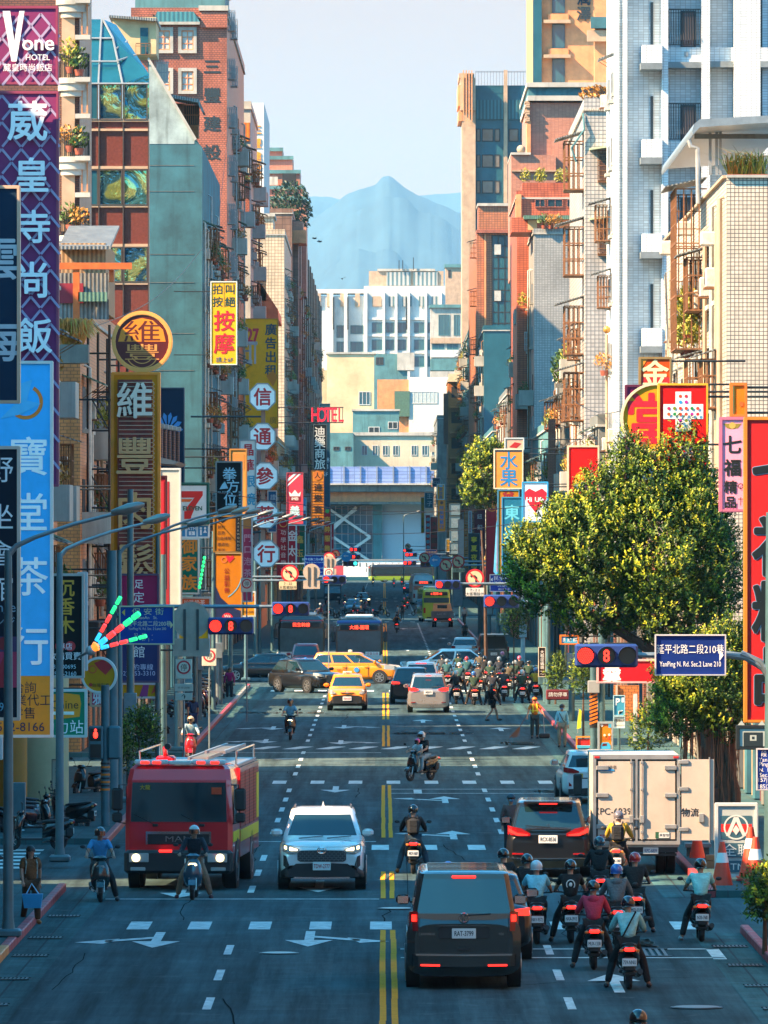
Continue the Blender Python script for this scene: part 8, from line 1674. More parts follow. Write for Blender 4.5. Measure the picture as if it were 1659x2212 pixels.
r = ped('walkshort', 'woman in a black dress and mask walking across with a dark bag', wx(1063, 305), 305, math.radians(-80), '#0c0e10', '#0c0e10', 'long', mask_='#c09838', bag='#101214')
r = ped('stand', 'man in a brown jacket, dark cap and mask standing behind the black people carrier', wx(1103, 173), 173, math.radians(200), '#5c4440', '#20242c', cap='#1c3440', mask_='#5c8ca8')
r = ped('walk', 'woman in a brown dress with a pale backpack walking at the left kerb', wx(66, 144), 144, math.radians(195), '#6c4420', '#4c3018', 'long', bag='#8c9890', shoe='#a06430')
b = MB(); bx_ = wx(72, 144); b.loft([[(bx_-.16, 143.6, .35), (bx_+.16, 143.6, .35), (bx_+.16, 143.8, .35), (bx_-.16, 143.8, .35)], [(bx_-.2, 143.55, .62), (bx_+.2, 143.55, .62), (bx_+.2, 143.85, .62), (bx_-.2, 143.85, .62)]], C('#2c9cd0', .4), False); b.tube([(bx_-.12, 143.7, .62), (bx_-.02, 143.75, .82), (bx_+.12, 143.7, .62)], .015, C('#8cc8e0'), 5); b.build('shopping_bag', label='light blue plastic bag carried by the woman at the left kerb', cat='bag')
r = ped('walk', 'woman in a long blue dress standing on the left pavement under the road signs', wx(417, 282), 282, math.radians(10), '#1c3458', '#1c3458', 'long')
r = ped('stand', 'person in a magenta jacket on the left pavement near the parked scooters', -6.6+.2-.8, 345, math.radians(180), '#8c1c60', '#20242c', 'long')
r = ped('walkshort', 'person with a dark backpack walking away along the right kerb beyond the junction', wx(1004, 533), 533, 0, '#2c4048', '#14181c', bag='#0e1214')
for i, (x, Y, rz_, top, leg, hr) in enumerate(((1003, 655, 170, '#909c9c', '#20242c', 'long'), (694, 670, 100, '#8c4c5c', '#6c8c9c', 'long'), (859, 672, 80, '#80a8b8', '#2c4450', 'short'), (869, 690, 0, '#14181c', '#14181c', 'short'), (712, 1290, 180, '#b82018', '#14181c', 'short'), (785, 940, 180, '#5c6468', '#14181c', 'short'))):
 ped('walk', 'distant pedestrian %s' % ('in a white top beside the pickup', 'in a pink top left of the crossing scooters', 'in a pale blue shirt walking between the crossing scooters', 'in dark clothes behind the crossing scooters', 'in a red vest before the viaduct hoarding', 'in grey crossing the far junction')[i], wx(x, Y), Y, math.radians(rz_), top, leg, hr)
for k in list(PO): kill(PO[k][1])
kill(SCO)
bpy.data.scenes.remove(BAKE)
# ================================================================ trees,lamps,traffic lights,street furniture
STEEL = mat('painted_steel', (.07, .15, .17), .45, metal=.3, var=.25, scale=2); GALV = mat('galvanised', (.22, .28, .30), .45, metal=.6, var=.2)
SIGBOX = mat('signal_blue_box', (.02, .05, .20), .4, var=.1); LENS = mat('dark_lens', (.01, .014, .012), .3, coat=.5)
LEAF = [mat('leaf_shaded', (.024, .062, .012), .5, var=.3, scale=3, spec=.25), mat('leaf_half_lit', (.11, .18, .014), .5, var=.3, scale=3, spec=.25), mat('leaf_sunlit', (.36, .38, .018), .5, var=.25, scale=3, spec=.25)]
BARK = mat('bark', (.09, .05, .03), .85, var=.5, scale=5)
def leafy_tree(name, label, base, limbs, blobs, nclump, leaf=.09, seed=1, cat='tree', droop=0, bright=.45):
 """trunk and limbs as tapered tubes; the crown is thousands of leaf faces in sprays set over and through uneven lobes"""
 q = random.Random(seed);r = thing(name,label,cat,base);t = MB()
 for pts,r0,r1 in limbs: n_ = len(pts);t.tube(pts,[r0+(r1-r0)*i/(n_-1) for i in range(n_)],BARK,8)
 L0(r, t, 'trunk'); c = MB()
 big = list(blobs)
 if len(big) > 4:                                       # ragged outer sprays
  for k in range(26):
   bx,by,bz,rx,ry,rz_ = q.choice(big);a = q.uniform(-.5,PI+.5);s_ = q.uniform(.16,.34)
   blobs.append((bx+math.cos(a)*rx*1.02,by+q.uniform(-.6,.3)*ry,bz+math.sin(a)*rz_*1.0,rx*s_,ry*s_,rz_*s_*1.3))
 tot = sum((b_[3]*b_[4]*b_[5])**.8 for b_ in blobs)
 for (bx,by,bz,rx,ry,rz_) in blobs:
  n_ = int(nclump*(rx*ry*rz_)**.8/tot)
  for k in range(n_):
   while 1:
    d = Vector((q.gauss(0,1),q.gauss(0,1),q.gauss(0,1)))
    if d.length > .1: d.normalize();break
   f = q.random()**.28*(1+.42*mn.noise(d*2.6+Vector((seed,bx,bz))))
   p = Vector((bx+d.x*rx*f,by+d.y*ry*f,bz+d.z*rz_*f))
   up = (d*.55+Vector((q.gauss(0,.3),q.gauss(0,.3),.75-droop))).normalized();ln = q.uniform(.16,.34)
   out = f > .84 and (d.z-d.x*.5 > -.35);w_ = q.random()-(.18 if d.x < 0 else -.1)  # sunlight painted in: outer, upper and left leaves take the brighter colours
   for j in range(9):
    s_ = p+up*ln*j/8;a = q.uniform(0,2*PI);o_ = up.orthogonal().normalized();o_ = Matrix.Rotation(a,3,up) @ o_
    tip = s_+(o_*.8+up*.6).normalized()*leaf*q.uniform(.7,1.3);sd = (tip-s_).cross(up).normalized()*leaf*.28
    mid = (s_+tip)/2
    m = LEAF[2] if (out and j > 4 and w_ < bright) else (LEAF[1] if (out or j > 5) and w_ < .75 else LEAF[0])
    c.add([s_,mid-sd,tip,mid+sd],[(0,1,2,3)],m)
 o = L0(r, c, 'crown'); return r
def blob(x,y,rx,ry,Y,dY): return (wx(x,Y),Y,wz(y,Y),rx*Y/F,dY,ry*Y/F)
Y = 190
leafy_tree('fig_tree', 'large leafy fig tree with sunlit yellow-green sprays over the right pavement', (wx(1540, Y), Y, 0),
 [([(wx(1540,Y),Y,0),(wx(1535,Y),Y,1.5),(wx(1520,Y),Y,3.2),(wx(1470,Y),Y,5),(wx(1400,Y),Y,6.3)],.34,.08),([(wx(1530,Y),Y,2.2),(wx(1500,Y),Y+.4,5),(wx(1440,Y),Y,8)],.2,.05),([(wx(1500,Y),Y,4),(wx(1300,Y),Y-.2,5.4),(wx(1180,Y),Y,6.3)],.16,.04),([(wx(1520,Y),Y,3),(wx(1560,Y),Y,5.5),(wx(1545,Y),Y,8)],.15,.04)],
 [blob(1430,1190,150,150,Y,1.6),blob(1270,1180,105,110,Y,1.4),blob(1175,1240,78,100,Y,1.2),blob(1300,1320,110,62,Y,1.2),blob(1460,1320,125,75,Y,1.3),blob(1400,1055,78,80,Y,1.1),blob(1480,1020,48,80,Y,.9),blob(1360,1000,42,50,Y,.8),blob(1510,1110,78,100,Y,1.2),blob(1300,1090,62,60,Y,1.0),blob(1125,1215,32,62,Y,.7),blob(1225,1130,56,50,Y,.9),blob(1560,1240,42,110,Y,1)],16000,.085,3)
Y = 178
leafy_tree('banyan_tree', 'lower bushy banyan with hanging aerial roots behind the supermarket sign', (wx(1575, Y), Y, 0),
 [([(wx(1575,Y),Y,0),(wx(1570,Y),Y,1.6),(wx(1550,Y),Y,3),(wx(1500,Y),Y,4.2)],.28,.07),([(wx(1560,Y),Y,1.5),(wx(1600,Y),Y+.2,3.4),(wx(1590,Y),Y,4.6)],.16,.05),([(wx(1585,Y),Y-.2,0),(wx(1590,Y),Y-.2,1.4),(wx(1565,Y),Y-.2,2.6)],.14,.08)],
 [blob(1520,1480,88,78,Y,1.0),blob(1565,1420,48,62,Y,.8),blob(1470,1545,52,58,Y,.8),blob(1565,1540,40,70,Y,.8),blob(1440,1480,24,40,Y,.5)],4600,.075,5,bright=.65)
b = MB();q = random.Random(9)
for i in range(110):
 x = q.uniform(1470,1600);y0 = q.uniform(1560,1620);ln = q.uniform(60,190);yy = 178+q.uniform(-.5,.3);X0 = wx(x,178)
 b.tube([(X0, yy, wz(y0, 178)), (X0+q.uniform(-.05, .05), yy, wz(y0+ln*.5, 178)), (X0+q.uniform(-.1, .1), yy, max(.2, wz(y0+ln, 178)))], [.014, .010, .005], mat('aerial_root', (.24, .09, .04), .8, var=.4), 4)
o = b.build('aerial_roots', bpy.data.objects['banyan_tree']); o.matrix_parent_inverse = Matrix.Translation(-bpy.data.objects['banyan_tree'].location)
Y = 420
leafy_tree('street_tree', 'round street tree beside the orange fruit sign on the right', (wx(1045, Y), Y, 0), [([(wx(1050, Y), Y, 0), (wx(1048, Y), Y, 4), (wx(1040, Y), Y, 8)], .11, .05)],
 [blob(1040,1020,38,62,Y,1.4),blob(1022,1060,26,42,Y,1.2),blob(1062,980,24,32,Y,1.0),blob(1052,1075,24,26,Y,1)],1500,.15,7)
for i, (x, y, rx, ry, Y, lb) in enumerate(((1400, 1580, 38, 62, 235, 'dark bush with feathery leaves behind the box truck'), (1260, 1455, 24, 50, 262, 'climbing plant beside the red restaurant sign'), (1200, 1460, 20, 42, 330, 'potted plants behind the waiting scooters'), (1652, 1935, 30, 50, 132, 'small clipped shrub at the right edge'), (1110, 1340, 26, 34, 345, 'bush under the street name sign on the right'), (300, 1590, 40, 60, 215, 'leafy bush behind the striped pole on the left'), (255, 1620, 22, 50, 212, 'climbing plant by the pedestrian light on the left'))):
 leafy_tree('roadside_bush', lb, (wx(x, Y), Y, 0), [([(wx(x, Y), Y, .1), (wx(x, Y), Y, wz(y, Y))], .05, .02)], [blob(x, y, rx, ry, Y, .5), blob(x+rx*.4, y-ry*.5, rx*.6, ry*.6, Y, .4)], 420, .08, 20+i, 'bush', .3, bright=.15)
# ---- lamp posts with long arms
def lamp_post(lb,X,Y,h=8.3,arm=2.0,rise=.35,head=True,base_y=None,grp=None,s_=1):
 r = thing('street_lamp', lb, 'street lamp', (X, Y, 0), group=grp); b = MB(); b.tube([(0, 0, .15), (0, 0, .5), (0, 0, 4), (0, 0, h-.7)], [.15, .10, .09, .07], STEEL, 12); b.bev(-.24, .24, -.24, .24, .14, .30, STEEL, .04); b.build('pole', r)
 b = MB(); b.tube([(0, 0, h-.8), (.15*s_, 0, h-.62), (.5*s_, 0, h-.46), (arm*.6*s_, 0, h-.22), (arm*s_, 0, h-.02)], [.06, .05, .042, .036, .032], GALV, 8); b.build('arm', r)
 b = MB();L_ = .62;rings = []
 for t,w_,z0,z1 in ((0,.05,-.04,.04),(.18,.10,-.08,.06),(.5,.15,-.12,.09),(.8,.12,-.11,.07),(1,.03,-.04,.02)):
  x = (arm-.1+L_*t)*s_;z = h+rise*.45*t;rings.append([(x,w_*math.cos(a),z+(z1 if math.sin(a) > 0 else -z0)*math.sin(a)) for a in [2*PI*i/12 for i in range(12)]])
 b.loft(rings if s_ > 0 else rings[::-1], mat('lamp_head_grey', (.22, .24, .22), .4, metal=.4, var=.15)); b.build('lamp_head', r); return r
LP_ = [(-6.95, 137, 'nearest street lamp on the left with its pole in front of the tall blue sign'), (-7.4, 169, 'second street lamp on the left, dark pole before the zebra crossing'), (-7.4, 207, 'third street lamp on the left whose head hangs before the convenience store sign')]
for X,Y,lb in LP_: lamp_post(lb,X,Y,8.0 if Y < 150 else 7.9)
for i in range(12):
 Y = 236+i*i*2.2+i*19; lamp_post('street lamp in the receding left row, number %s beyond the convenience store sign' % ('one', 'two', 'three', 'four', 'five', 'six', 'seven', 'eight', 'nine', 'ten', 'eleven', 'twelve')[i], -7.2, Y, 8.4+.05*i, grp='street lamps receding along the left kerb')
lamp_post('slender white lamp post with a bent arm near the viaduct', wx(872, 1200), 1200, 12, 2.2)
# ---- traffic lights
R_ON = mat('signal_red', (.6, .02, .01), .4, emit=(1, .02, .01), es=1.6); G_ON = mat('signal_cyan', (.1, .6, .6), .4, emit=(.05, .8, .7), es=1.2)
LEDC = {'g': mat('led_green', (.1, .8, .3), .4, emit=(.02, 1, .2), es=.35), 'r': mat('led_signal_red', (.8, .1, .1), .4, emit=(1, .03, .02), es=.5), 'b': mat('led_blue', (.1, .5, .8), .4, emit=(.03, .5, 1), es=.3), 'o': mat('led_orange', (.9, .4, .1), .4, emit=(1, .2, .01), es=.4)}
def signal(r, X, Y, Z, on=0, num=None, rad=.15, name='signal_head'):
 b = MB();w_ = rad*2.5;b.bev(X-w_*1.5,X+w_*1.5,Y,Y+.25,Z-rad*1.4,Z+rad*1.4,SIGBOX,.04)
 for i in range(3):
  x = X+(i-1)*w_;b.loft([[(x+rad*1.12*math.cos(a),Y-.22*(1 if math.sin(a) > -.2 else .25),Z+rad*1.12*math.sin(a)) for a in [2*PI*k/20 for k in range(20)]],[(x+rad*1.12*math.cos(a),Y,Z+rad*1.12*math.sin(a)) for a in [2*PI*k/20 for k in range(20)]]],SIGBOX,True,False)
  b.cyl((x, Y-.005, Z), 'y', rad, .012, LENS, 20)
 h = L0(r,b,name);g = MB();x = X+(on-1)*w_;m = R_ON if on == 0 else G_ON
 for k in range(5):
  for j in range(max(1, k*6)): a = 2*PI*j/max(1, k*6); g.cyl((x+rad*.22*k*math.cos(a), Y-.016, Z+rad*.22*k*math.sin(a)), 'y', rad*.085, .006, m, 6)
 if num: g.text(num,X,Z,rad*1.9,Y-.02,R_ON,0,.8,.02)
 o = g.build('lamp', h); return h
def back_sign(r,x,y,rad,Y,foot=True):
 b = MB(); b.cyl((wx(x, Y), Y, wz(y, Y)), 'y', rad, .03, mat('sign_back', (.42, .34, .26), .5, var=.2), 32)
 if foot: b.box(wx(x, Y)-rad*.98, wx(x, Y)+rad*.98, Y-.02, Y+.01, wz(y, Y)-rad*1.95, wz(y, Y)-rad*.98, mat('sign_back'))
 for s_ in (-.35, .35): b.box(wx(x, Y)+s_*rad-.035, wx(x, Y)+s_*rad+.035, Y-.05, Y-.021, wz(y, Y)-rad*1.6, wz(y, Y)+rad*.6, mat('sign_clamp', (.06, .06, .055), .6))
 return L0(r, b, 'sign_back')
def mast(lb,X,Y,arms,h=6.5,rad=.11):
 r = thing('traffic_light', lb, 'traffic light', (X, Y, 0)); b = MB(); b.tube([(X, Y, .1), (X, Y, 3), (X, Y, h)], [rad*1.1, rad, rad*.8], STEEL, 12); L0(r, b, 'pole')
 for xe, z in arms: b = MB(); s_ = 1 if xe > X else -1; b.tube([(X, Y, z-.35), (X+s_*.5, Y, z-.05), (X+s_*.9, Y, z), (xe, Y, z)], [.07, .06, .055, .05], GALV, 8); L0(r, b, 'arm')
 return r
# near left mast
Y = 200; z = wz(1347, Y); r = mast('mast with a red light and countdown eight beside the blue street sign on the left', -7.35, Y, [(wx(548, Y), z), (wx(560, Y), wz(1310, Y))], 7.2, .17)
signal(r, wx(499, Y), Y-.3, wz(1352, Y), 0, '8', .165)
back_sign(r,413,1340,.50,Y-.2)
r2 = sign('street_name_sign', 'blue street name sign with cream writing and arrows on the left mast', 258, 1309, 376, 1392, Y-.3, '#12469a', [('h', '保 安 街', 319, 1321, 15, '#d8d8a0', {'b': .01, 'sx': 1.25}), ('h', 'BaoAn   St.', 319, 1334, 9, '#e0e0c0', {'b': .01}), ('h', '延平北路二段200巷', 322, 1347, 12, '#e0e0b8', {'b': .01, 'sx': .9}), ('h', 'YanPing N. Rd. Sec. 2 Lane 200', 318, 1359, 7.5, '#e0e0c0', {'sx': .82}), ('h', '52 - 88     -', 310, 1371, 8.5, '#e0e0b8'), ('h', '27 - 57  |  -', 310, 1382, 8.5, '#e0e0b8'), ('p', [(263, 1323), (270, 1316), (270, 1330)], '#e8c858'), ('p', [(374, 1350), (368, 1342), (368, 1358)], '#e8d8a0')], frame='#c8c8a0', depth=.05, cat='street sign', fw=.03)
# LED firework ornament
r = thing('firework_lamp', 'firework shaped ornament of coloured light bars on the left lamp post', 'light ornament', (wx(195, 172), 172, wz(1400, 172))); Y = 172
o0 = Vector((wx(197,Y),Y-.3,wz(1405,Y)))
for (xe,ye,n_) in ((265,1286,6),(306,1322,6),(322,1372,6)):
 e1 = Vector((wx(xe,Y),Y-.9,wz(ye,Y)))
 for k in range(n_):
  a = o0.lerp(e1, (k+.1)/n_); c_ = o0.lerp(e1, (k+.85)/n_); b = MB(); b.tube([a, c_], .065 if ye == 1322 else .045, LEDC['obrrgg'[k]], 8); L0(r, b, 'light_bar')
b = MB(); b.ell(o0, (.12, .1, .12), FRM, 10, 6); b.tube([o0, (-7.2, 174, o0.z-.2)], .03, STEEL, 6); L0(r, b, 'hub')
for k,(xc,Yc_,grp_) in enumerate(((438,236,0),)):
 b = MB()
 for i in range(8): b.ell((wx(442-i*1.5, Yc_), Yc_-.3, wz(1205+i*9, Yc_)), (.05, .05, .06), LEDC['g'], 8, 5)
 b.tube([(wx(442, Yc_), Yc_-.25, wz(1200, Yc_)), (wx(430, Yc_), Yc_-.25, wz(1285, Yc_))], .01, STEEL, 4); b.build('light_string', label='vertical string of green lights beside the green sign with orange characters', cat='light string')
# pedestrian signal and striped pole
r = thing('signal_pole', 'grey pole with a red pedestrian light and orange striped sleeve on the left', 'signal pole', (-7.15, 190, 0)); X = -7.15; Y = 190
b = MB(); b.tube([(X, Y, .1), (X, Y, wz(1480, Y))], .11, STEEL, 12); L0(r, b, 'pole')
b = MB()
for i in range(8): z = wz(1705-i*8, Y); b.cyl((X, Y, z), 'z', .125, .05, C('#e07010') if i % 2 == 0 else BLK, 12)
L0(r, b, 'warning_sleeve')
b = MB();b.bev(X-.42,X-.05,Y-.25,Y,wz(1640,Y),wz(1568,Y),STEEL,.03);b.box(X-.38,X-.10,Y-.262,Y-.251,wz(1600,Y),wz(1573,Y),LENS);b.box(X-.38,X-.10,Y-.262,Y-.251,wz(1636,Y),wz(1607,Y),LENS)
b.ell((X-.24,Y-.27,wz(1577,Y)),(.035,.01,.04),R_ON,8,5);b.ell((X-.24,Y-.27,wz(1587,Y)),(.06,.01,.09),R_ON,8,5)
b.bev(X+.06, X+.40, Y-.2, Y+.1, wz(1640, Y), wz(1568, Y), STEEL, .05); L0(r, b, 'signal_head')
# second red light left,far left ones
Y = 245; r = mast('mast with a red light and orange eight left of the junction', -7.3, Y, [(wx(664, Y), wz(1310, Y))], 7); signal(r, wx(628, Y), Y-.3, wz(1315, Y), 0, '8', .165)
def round_sign(r, x, y, rad, Y, kind='left', name='prohibition_sign'):
 X, Z = wx(x, Y), wz(y, Y); b = MB(); b.cyl((X, Y, Z), 'y', rad, .03, C('#c01824') if kind != 'blue' else C('#2a9cd0'), 32)
 if kind != 'blue':
  b.cyl((X, Y-.018, Z), 'y', rad*.78, .01, C('#c8b890'), 28)
  b.prism([(X+.02*rad,Z-.45*rad),(X+.25*rad,Z-.45*rad),(X+.25*rad,Z+.1*rad),(X+.02*rad,Z+.32*rad),(X-.30*rad,Z+.32*rad),(X-.30*rad,Z+.48*rad),(X-.55*rad,Z+.22*rad),(X-.30*rad,Z),(X-.30*rad,Z+.14*rad),(X-.05*rad,Z+.14*rad),(X+.02*rad,Z+.05*rad)],Y-.028,Y-.0245,BLK)
  c_, s_ = .60*rad, .09*rad; b.prism([(X-c_-s_, Z+c_), (X-c_, Z+c_+s_), (X+c_+s_, Z-c_), (X+c_, Z-c_-s_)], Y-.034, Y-.0295, C('#c01824'))
 else:
  b.prism([(X-.6*rad,Z+.2*rad),(X-.2*rad,Z+.5*rad),(X-.2*rad,Z+.3*rad),(X+.4*rad,Z+.3*rad),(X+.4*rad,Z+.1*rad),(X-.2*rad,Z+.1*rad),(X-.2*rad,Z-.1*rad)],Y-.025,Y-.018,PLW)
 return L0(r,b,name)
def text_board(r, t, x, y, w_, h_, Y, sz, bg='#c8b890', fg='#181c1c'):
 b = MB();X,Z = wx(x,Y),wz(y,Y);b.bev(X-w_/2,X+w_/2,Y-.02,Y+.01,Z-h_/2,Z+h_/2,C(bg),.01);n_ = len(t)
 for i,l_ in enumerate(t): b.text(l_,X,Z+h_*(.5-(i+.5)/n_),sz,Y-.026,C(fg),0,1,.01)
 return L0(r, b, 'text_board')
Y = 330; r = mast('mast with a no left turn sign and a pale sign back, left', -7.3, Y, [(wx(720, Y), wz(1254, Y))], 7.2)
round_sign(r, 626, 1239, .40, Y-.15); text_board(r, ['7 - 22', '(大客車除外)'], 622, 1265, .78, .36, Y-.15, .15); back_sign(r, 673, 1236, .38, Y-.15); 
Y = 352; r = mast('mast with a single red round light above the left lane before the far junction', -7.3, Y, [(wx(700, Y), wz(1246, Y))], 6.8); signal(r, wx(722, Y), Y-.3, wz(1252, Y), 0, None, .15)
Y = 420; r = mast('slim mast with a pale round sign back beneath the lamp row', -7.3, Y, [(wx(730, Y), wz(1218, Y))], 7); back_sign(r, 713, 1215, .36, Y-.15); round_sign(r, 711, 1206, .34, Y+.2)
# far group of signals,red signs and blue signs
for i, (xs, ys, on, num, Y, lb, side) in enumerate(((757, 1217, 2, None, 560, 'mast with a cyan light left of centre at the far junction', -7.2), (764, 1203, 0, '39', 700, 'mast with red light and countdown over the far left lanes', -7.2), (768, 1187, 0, '39', 780, 'highest red light and countdown left of the far centre', -7.2), (885, 1216, 0, '39', 700, 'mast with red light and countdown over the far right lanes', 7.2), (888, 1198, 0, '39', 780, 'red light and countdown above the green bus lane', 7.2), (881, 1189, 0, None, 1000, 'tiny red light high before the grey wall', 7.2), (924, 1219, 2, None, 560, 'mast with a cyan light over the right lanes at the far junction', 7.2), (967, 1263, 0, None, 330, 'mast with a single red round light above the right lane before the far junction', 7.3))):
 r = mast(lb,side,Y,[(wx(xs,Y)+(-1 if side > 0 else 1)*.2,wz(ys,Y)+.05)],6.8 if Y < 600 else 8);signal(r,wx(xs,Y),Y-.3,wz(ys,Y),on,num,.15 if Y < 600 else .17)
for (x, y, rad, Y, k, side, lb) in ((748, 1203, .36, 540, 'blue', -7.2, 'blue direction sign over the cyan light on the left'), (725, 1197, .36, 640, 'left', -7.2, 'small no left turn sign far over the left lane'), (917, 1205, .40, 545, 'left', 7.2, 'no left turn sign beside the blue direction sign on the right'), (940, 1212, .42, 540, 'blue', 7.2, 'blue direction sign with a white arrow on the right'), (963, 1221, .40, 470, 'left', 7.2, 'no turn sign with a car pictogram right of the blue direction sign'), (990, 1213, .40, 465, 'left', 7.2, 'no left turn sign above the small working days board'), (881, 1180, .38, 1000, 'left', 7.2, 'tiny no left turn sign before the grey wall')):
 r = mast(lb,side,Y,[(wx(x,Y),wz(y,Y))],7.2);round_sign(r,x,y,rad,Y-.15,k)
 if x == 990: text_board(r, ['上班日7-9'], 991, 1232, .75, .24, Y-.15, .16)
Y = 335; r = mast('mast with the biggest no left turn sign and a white hours board on the right', 7.3, Y, [(wx(1000, Y), wz(1262, Y))], 7); round_sign(r, 1026, 1249, .42, Y-.2); text_board(r, ['7 - 2 2', '(大客車除外)'], 1026, 1279, .82, .38, Y-.2, .16, '#c8c8c0')
r2 = sign('street_name_sign', 'blue street name sign with white writing partly behind the big tree', 1058, 1241, 1120, 1278, 340, '#1c3c98', [('h', '民生西路', 1090, 1249, 9.5, W_, {'b': .01, 'sx': 1.2}), ('h', 'MinSheng W. Rd.', 1090, 1259, 6, W_), ('h', '270-320 | 32', 1088, 1266, 5, W_), ('h', '281-333 | 3', 1088, 1273, 5, W_), ('p', [(1060, 1252), (1064, 1248), (1064, 1256)], W_)], frame='#c8c8d0', depth=.05, cat='street sign', wall=7.3, fw=.03)
for (x, y, w2, lb, t, Y) in ((931, 1193, 24, 'small distant blue street sign right of centre', '長安西路', 640), (944, 1203, 22, 'small distant blue street sign beside the first', '南京西路', 600)):
 sign('street_name_sign', lb, x-w2/2, y-6, x+w2/2, y+6, Y, '#1c50a0', [('h', t, x, y, 5.5, '#e0d890', {'b': .01})], frame='#a8b0c0', depth=.05, cat='street sign', wall=7.2, fw=.03)
Y = 250; r = mast('mast with a large red light half hidden by the big tree', 7.35, Y, [(wx(1050, Y), wz(1300, Y))], 7); signal(r, wx(1083, Y), Y-.3, wz(1299, Y), 0, None, .16)
Y = 137; r = mast('big mast with a red light, countdown eight and thick arm at the right edge', 7.2, Y, [(wx(1360, Y), wz(1415, Y)), (wx(1560, Y), wz(1412, Y))], 8, .17); signal(r, wx(1309, Y), Y-.3, wz(1416, Y), 0, '8', .155)
b = MB(); b.tube([(wx(1600, Y), Y, wz(1412, Y)), (wx(1640, Y), Y, wz(1430, Y)), (7.2, Y, wz(1475, Y))], .07, GALV, 8); L0(r, b, 'brace')
sign('lane_sign', 'large blue lane sign with white writing on the thick arm at the right', 1415, 1371, 1568, 1459, Y-.25, '#0c2c78', [('h', '延平北路二段210巷', 1491, 1402, 21, W_, {'b': .012, 'sx': .78}), ('h', 'YanPing N. Rd. Sec.2 Lane 210', 1491, 1436, 15, W_, {'b': .008, 'sx': .68}), ('p', [(1554, 1403), (1563, 1415), (1554, 1428)], W_)], frame='#b8bcc4', depth=.05, cat='street sign', fw=.02)
Y = 136.5; sign('lane_sign', 'blue house number sign cut by the right edge', 1634, 1617, 1700, 1707, Y, '#1c3c98', [('h', '段', 1650, 1628, 13, W_), ('h', 'Yan', 1648, 1641, 12, W_), ('h', 'Ping', 1650, 1652, 12, W_), ('h', 'N.  R', 1652, 1663, 11, W_), ('h', 'Sec.', 1650, 1674, 12, W_), ('h', '157|1', 1650, 1686, 12, W_), ('h', '185|2', 1650, 1700, 12, W_)], frame='#b8bcc4', depth=.05, cat='street sign', fw=.02)
b = MB(); X = 7.25; b.tube([(X, 135.5, .1), (X, 135.5, wz(1640, 135.5))], .12, STEEL, 12); b.bev(X-.2, X+.2, 135.2, 135.35, wz(1830, 135.5), wz(1720, 135.5), C('#1c4c98'), .02); b.build('sign_post', label='dark post carrying the house number sign at the right edge', cat='sign post')
# right pavement: striped lamp pole,boards,parking sign,cart
r = thing('utility_pole', 'utility pole with an orange and black striped sleeve right of the sweeper', 'utility pole', (wx(1282, 250), 250, 0)); X = wx(1282, 250)
b = MB(); b.tube([(X, 250, .1), (X, 250, wz(1400, 250))], .12, STEEL, 12); b.bev(X-.2, X+.2, 249.75, 249.87, wz(1497, 250), wz(1470, 250), C('#8c9090'), .02); L0(r, b, 'pole')
for i in range(9): b = MB(); z = wz(1500+i*8.2, 250); b.add([(X-.135, 249.86, z), (X+.135, 249.86, z+.1), (X+.135, 249.86, z+.17), (X-.135, 249.86, z+.07)], [(0, 1, 2, 3)], C('#e07010')); L0(r, b, 'stripe')
b = MB(); b.cyl((X, 250, wz(1535, 250)), 'z', .132, 1.15, BLK, 14); L0(r, b, 'warning_sleeve')
sign('parking_sign', 'pale blue parking sign with a white P above a white park name board', 1325, 1502, 1350, 1546, 246, '#3c90b0', [('h', 'P', 1334, 1516, 20, W_, {'b': .04}), ('h', '↱', 1341, 1538, 12, W_, {'b': .02}), ('r', 1343, 1507, 1348, 1517, W_)], frame='#9cc0cc', depth=.05, cat='road sign', fw=.02)
sign('park_sign', 'white park name board under the pale blue parking sign', 1325, 1547, 1350, 1573, 246, '#c8ccc4', [('h', '大稻埕公園', 1337.5, 1556, 5.4, '#1c2c2c', {'b': .02}), ('h', 'Dadaocheng Park', 1337.5, 1567, 3.6, '#1c2c2c')], frame='#9cc0cc', depth=.05, cat='road sign', fw=.02)
b = MB(); b.tube([(wx(1337, 246.2), 246.2, .1), (wx(1337, 246.2), 246.2, wz(1505, 246))], .05, STEEL, 8); b.build('sign_post', label='thin post under the parking sign', cat='sign post')
sign('mural_board', 'orange poster board with a light blue car and two small cyclists', 1292, 1560, 1324, 1632, 240, '#d08018', [('r', 1294, 1562, 1322, 1568, '#c8603c'), ('c', 1300, 1567, 3, '#e8e0d8'), ('p', [(1296, 1624), (1297, 1611), (1301, 1604), (1314, 1603), (1319, 1610), (1319, 1620), (1312, 1626)], '#3cacd8'), ('p', [(1300, 1612), (1302, 1606), (1311, 1606), (1311, 1611)], '#5c1c1c'), ('p', [(1294, 1631), (1294, 1627), (1322, 1625), (1322, 1631)], '#e0d8c8'), ('c', 1303, 1596, 3, '#a03020', {'ri': .6}), ('c', 1310, 1596, 3, '#a03020', {'ri': .6}), ('c', 1306, 1588, 2.6, '#e8e0d0'), ('c', 1316, 1587, 2.6, '#e8e0d0'), ('r', 1314, 1590, 1318, 1598, '#b83828'), ('r', 1314, 1562, 1322, 1572, '#3c9cc0')], frame='#8c989c', depth=.15, cat='poster board')
b = MB(); dbox(b, 1325, 1480, 1380, 1600, 300, .3, ORNG); dbox(b, 1325, 1600, 1380, 1640, 300, .35, OLDG); dbox(b, 1330, 1480, 1334, 1600, 299.7, .1, CONL); b.build('tiled_pillar', label='broad orange tiled pillar wall behind the parking sign', cat='wall')
sign('shop_sign', 'slim pink strip on the tiled pillar edge', 1369, 1500, 1376, 1600, 235, '#b03050', [], depth=.1)
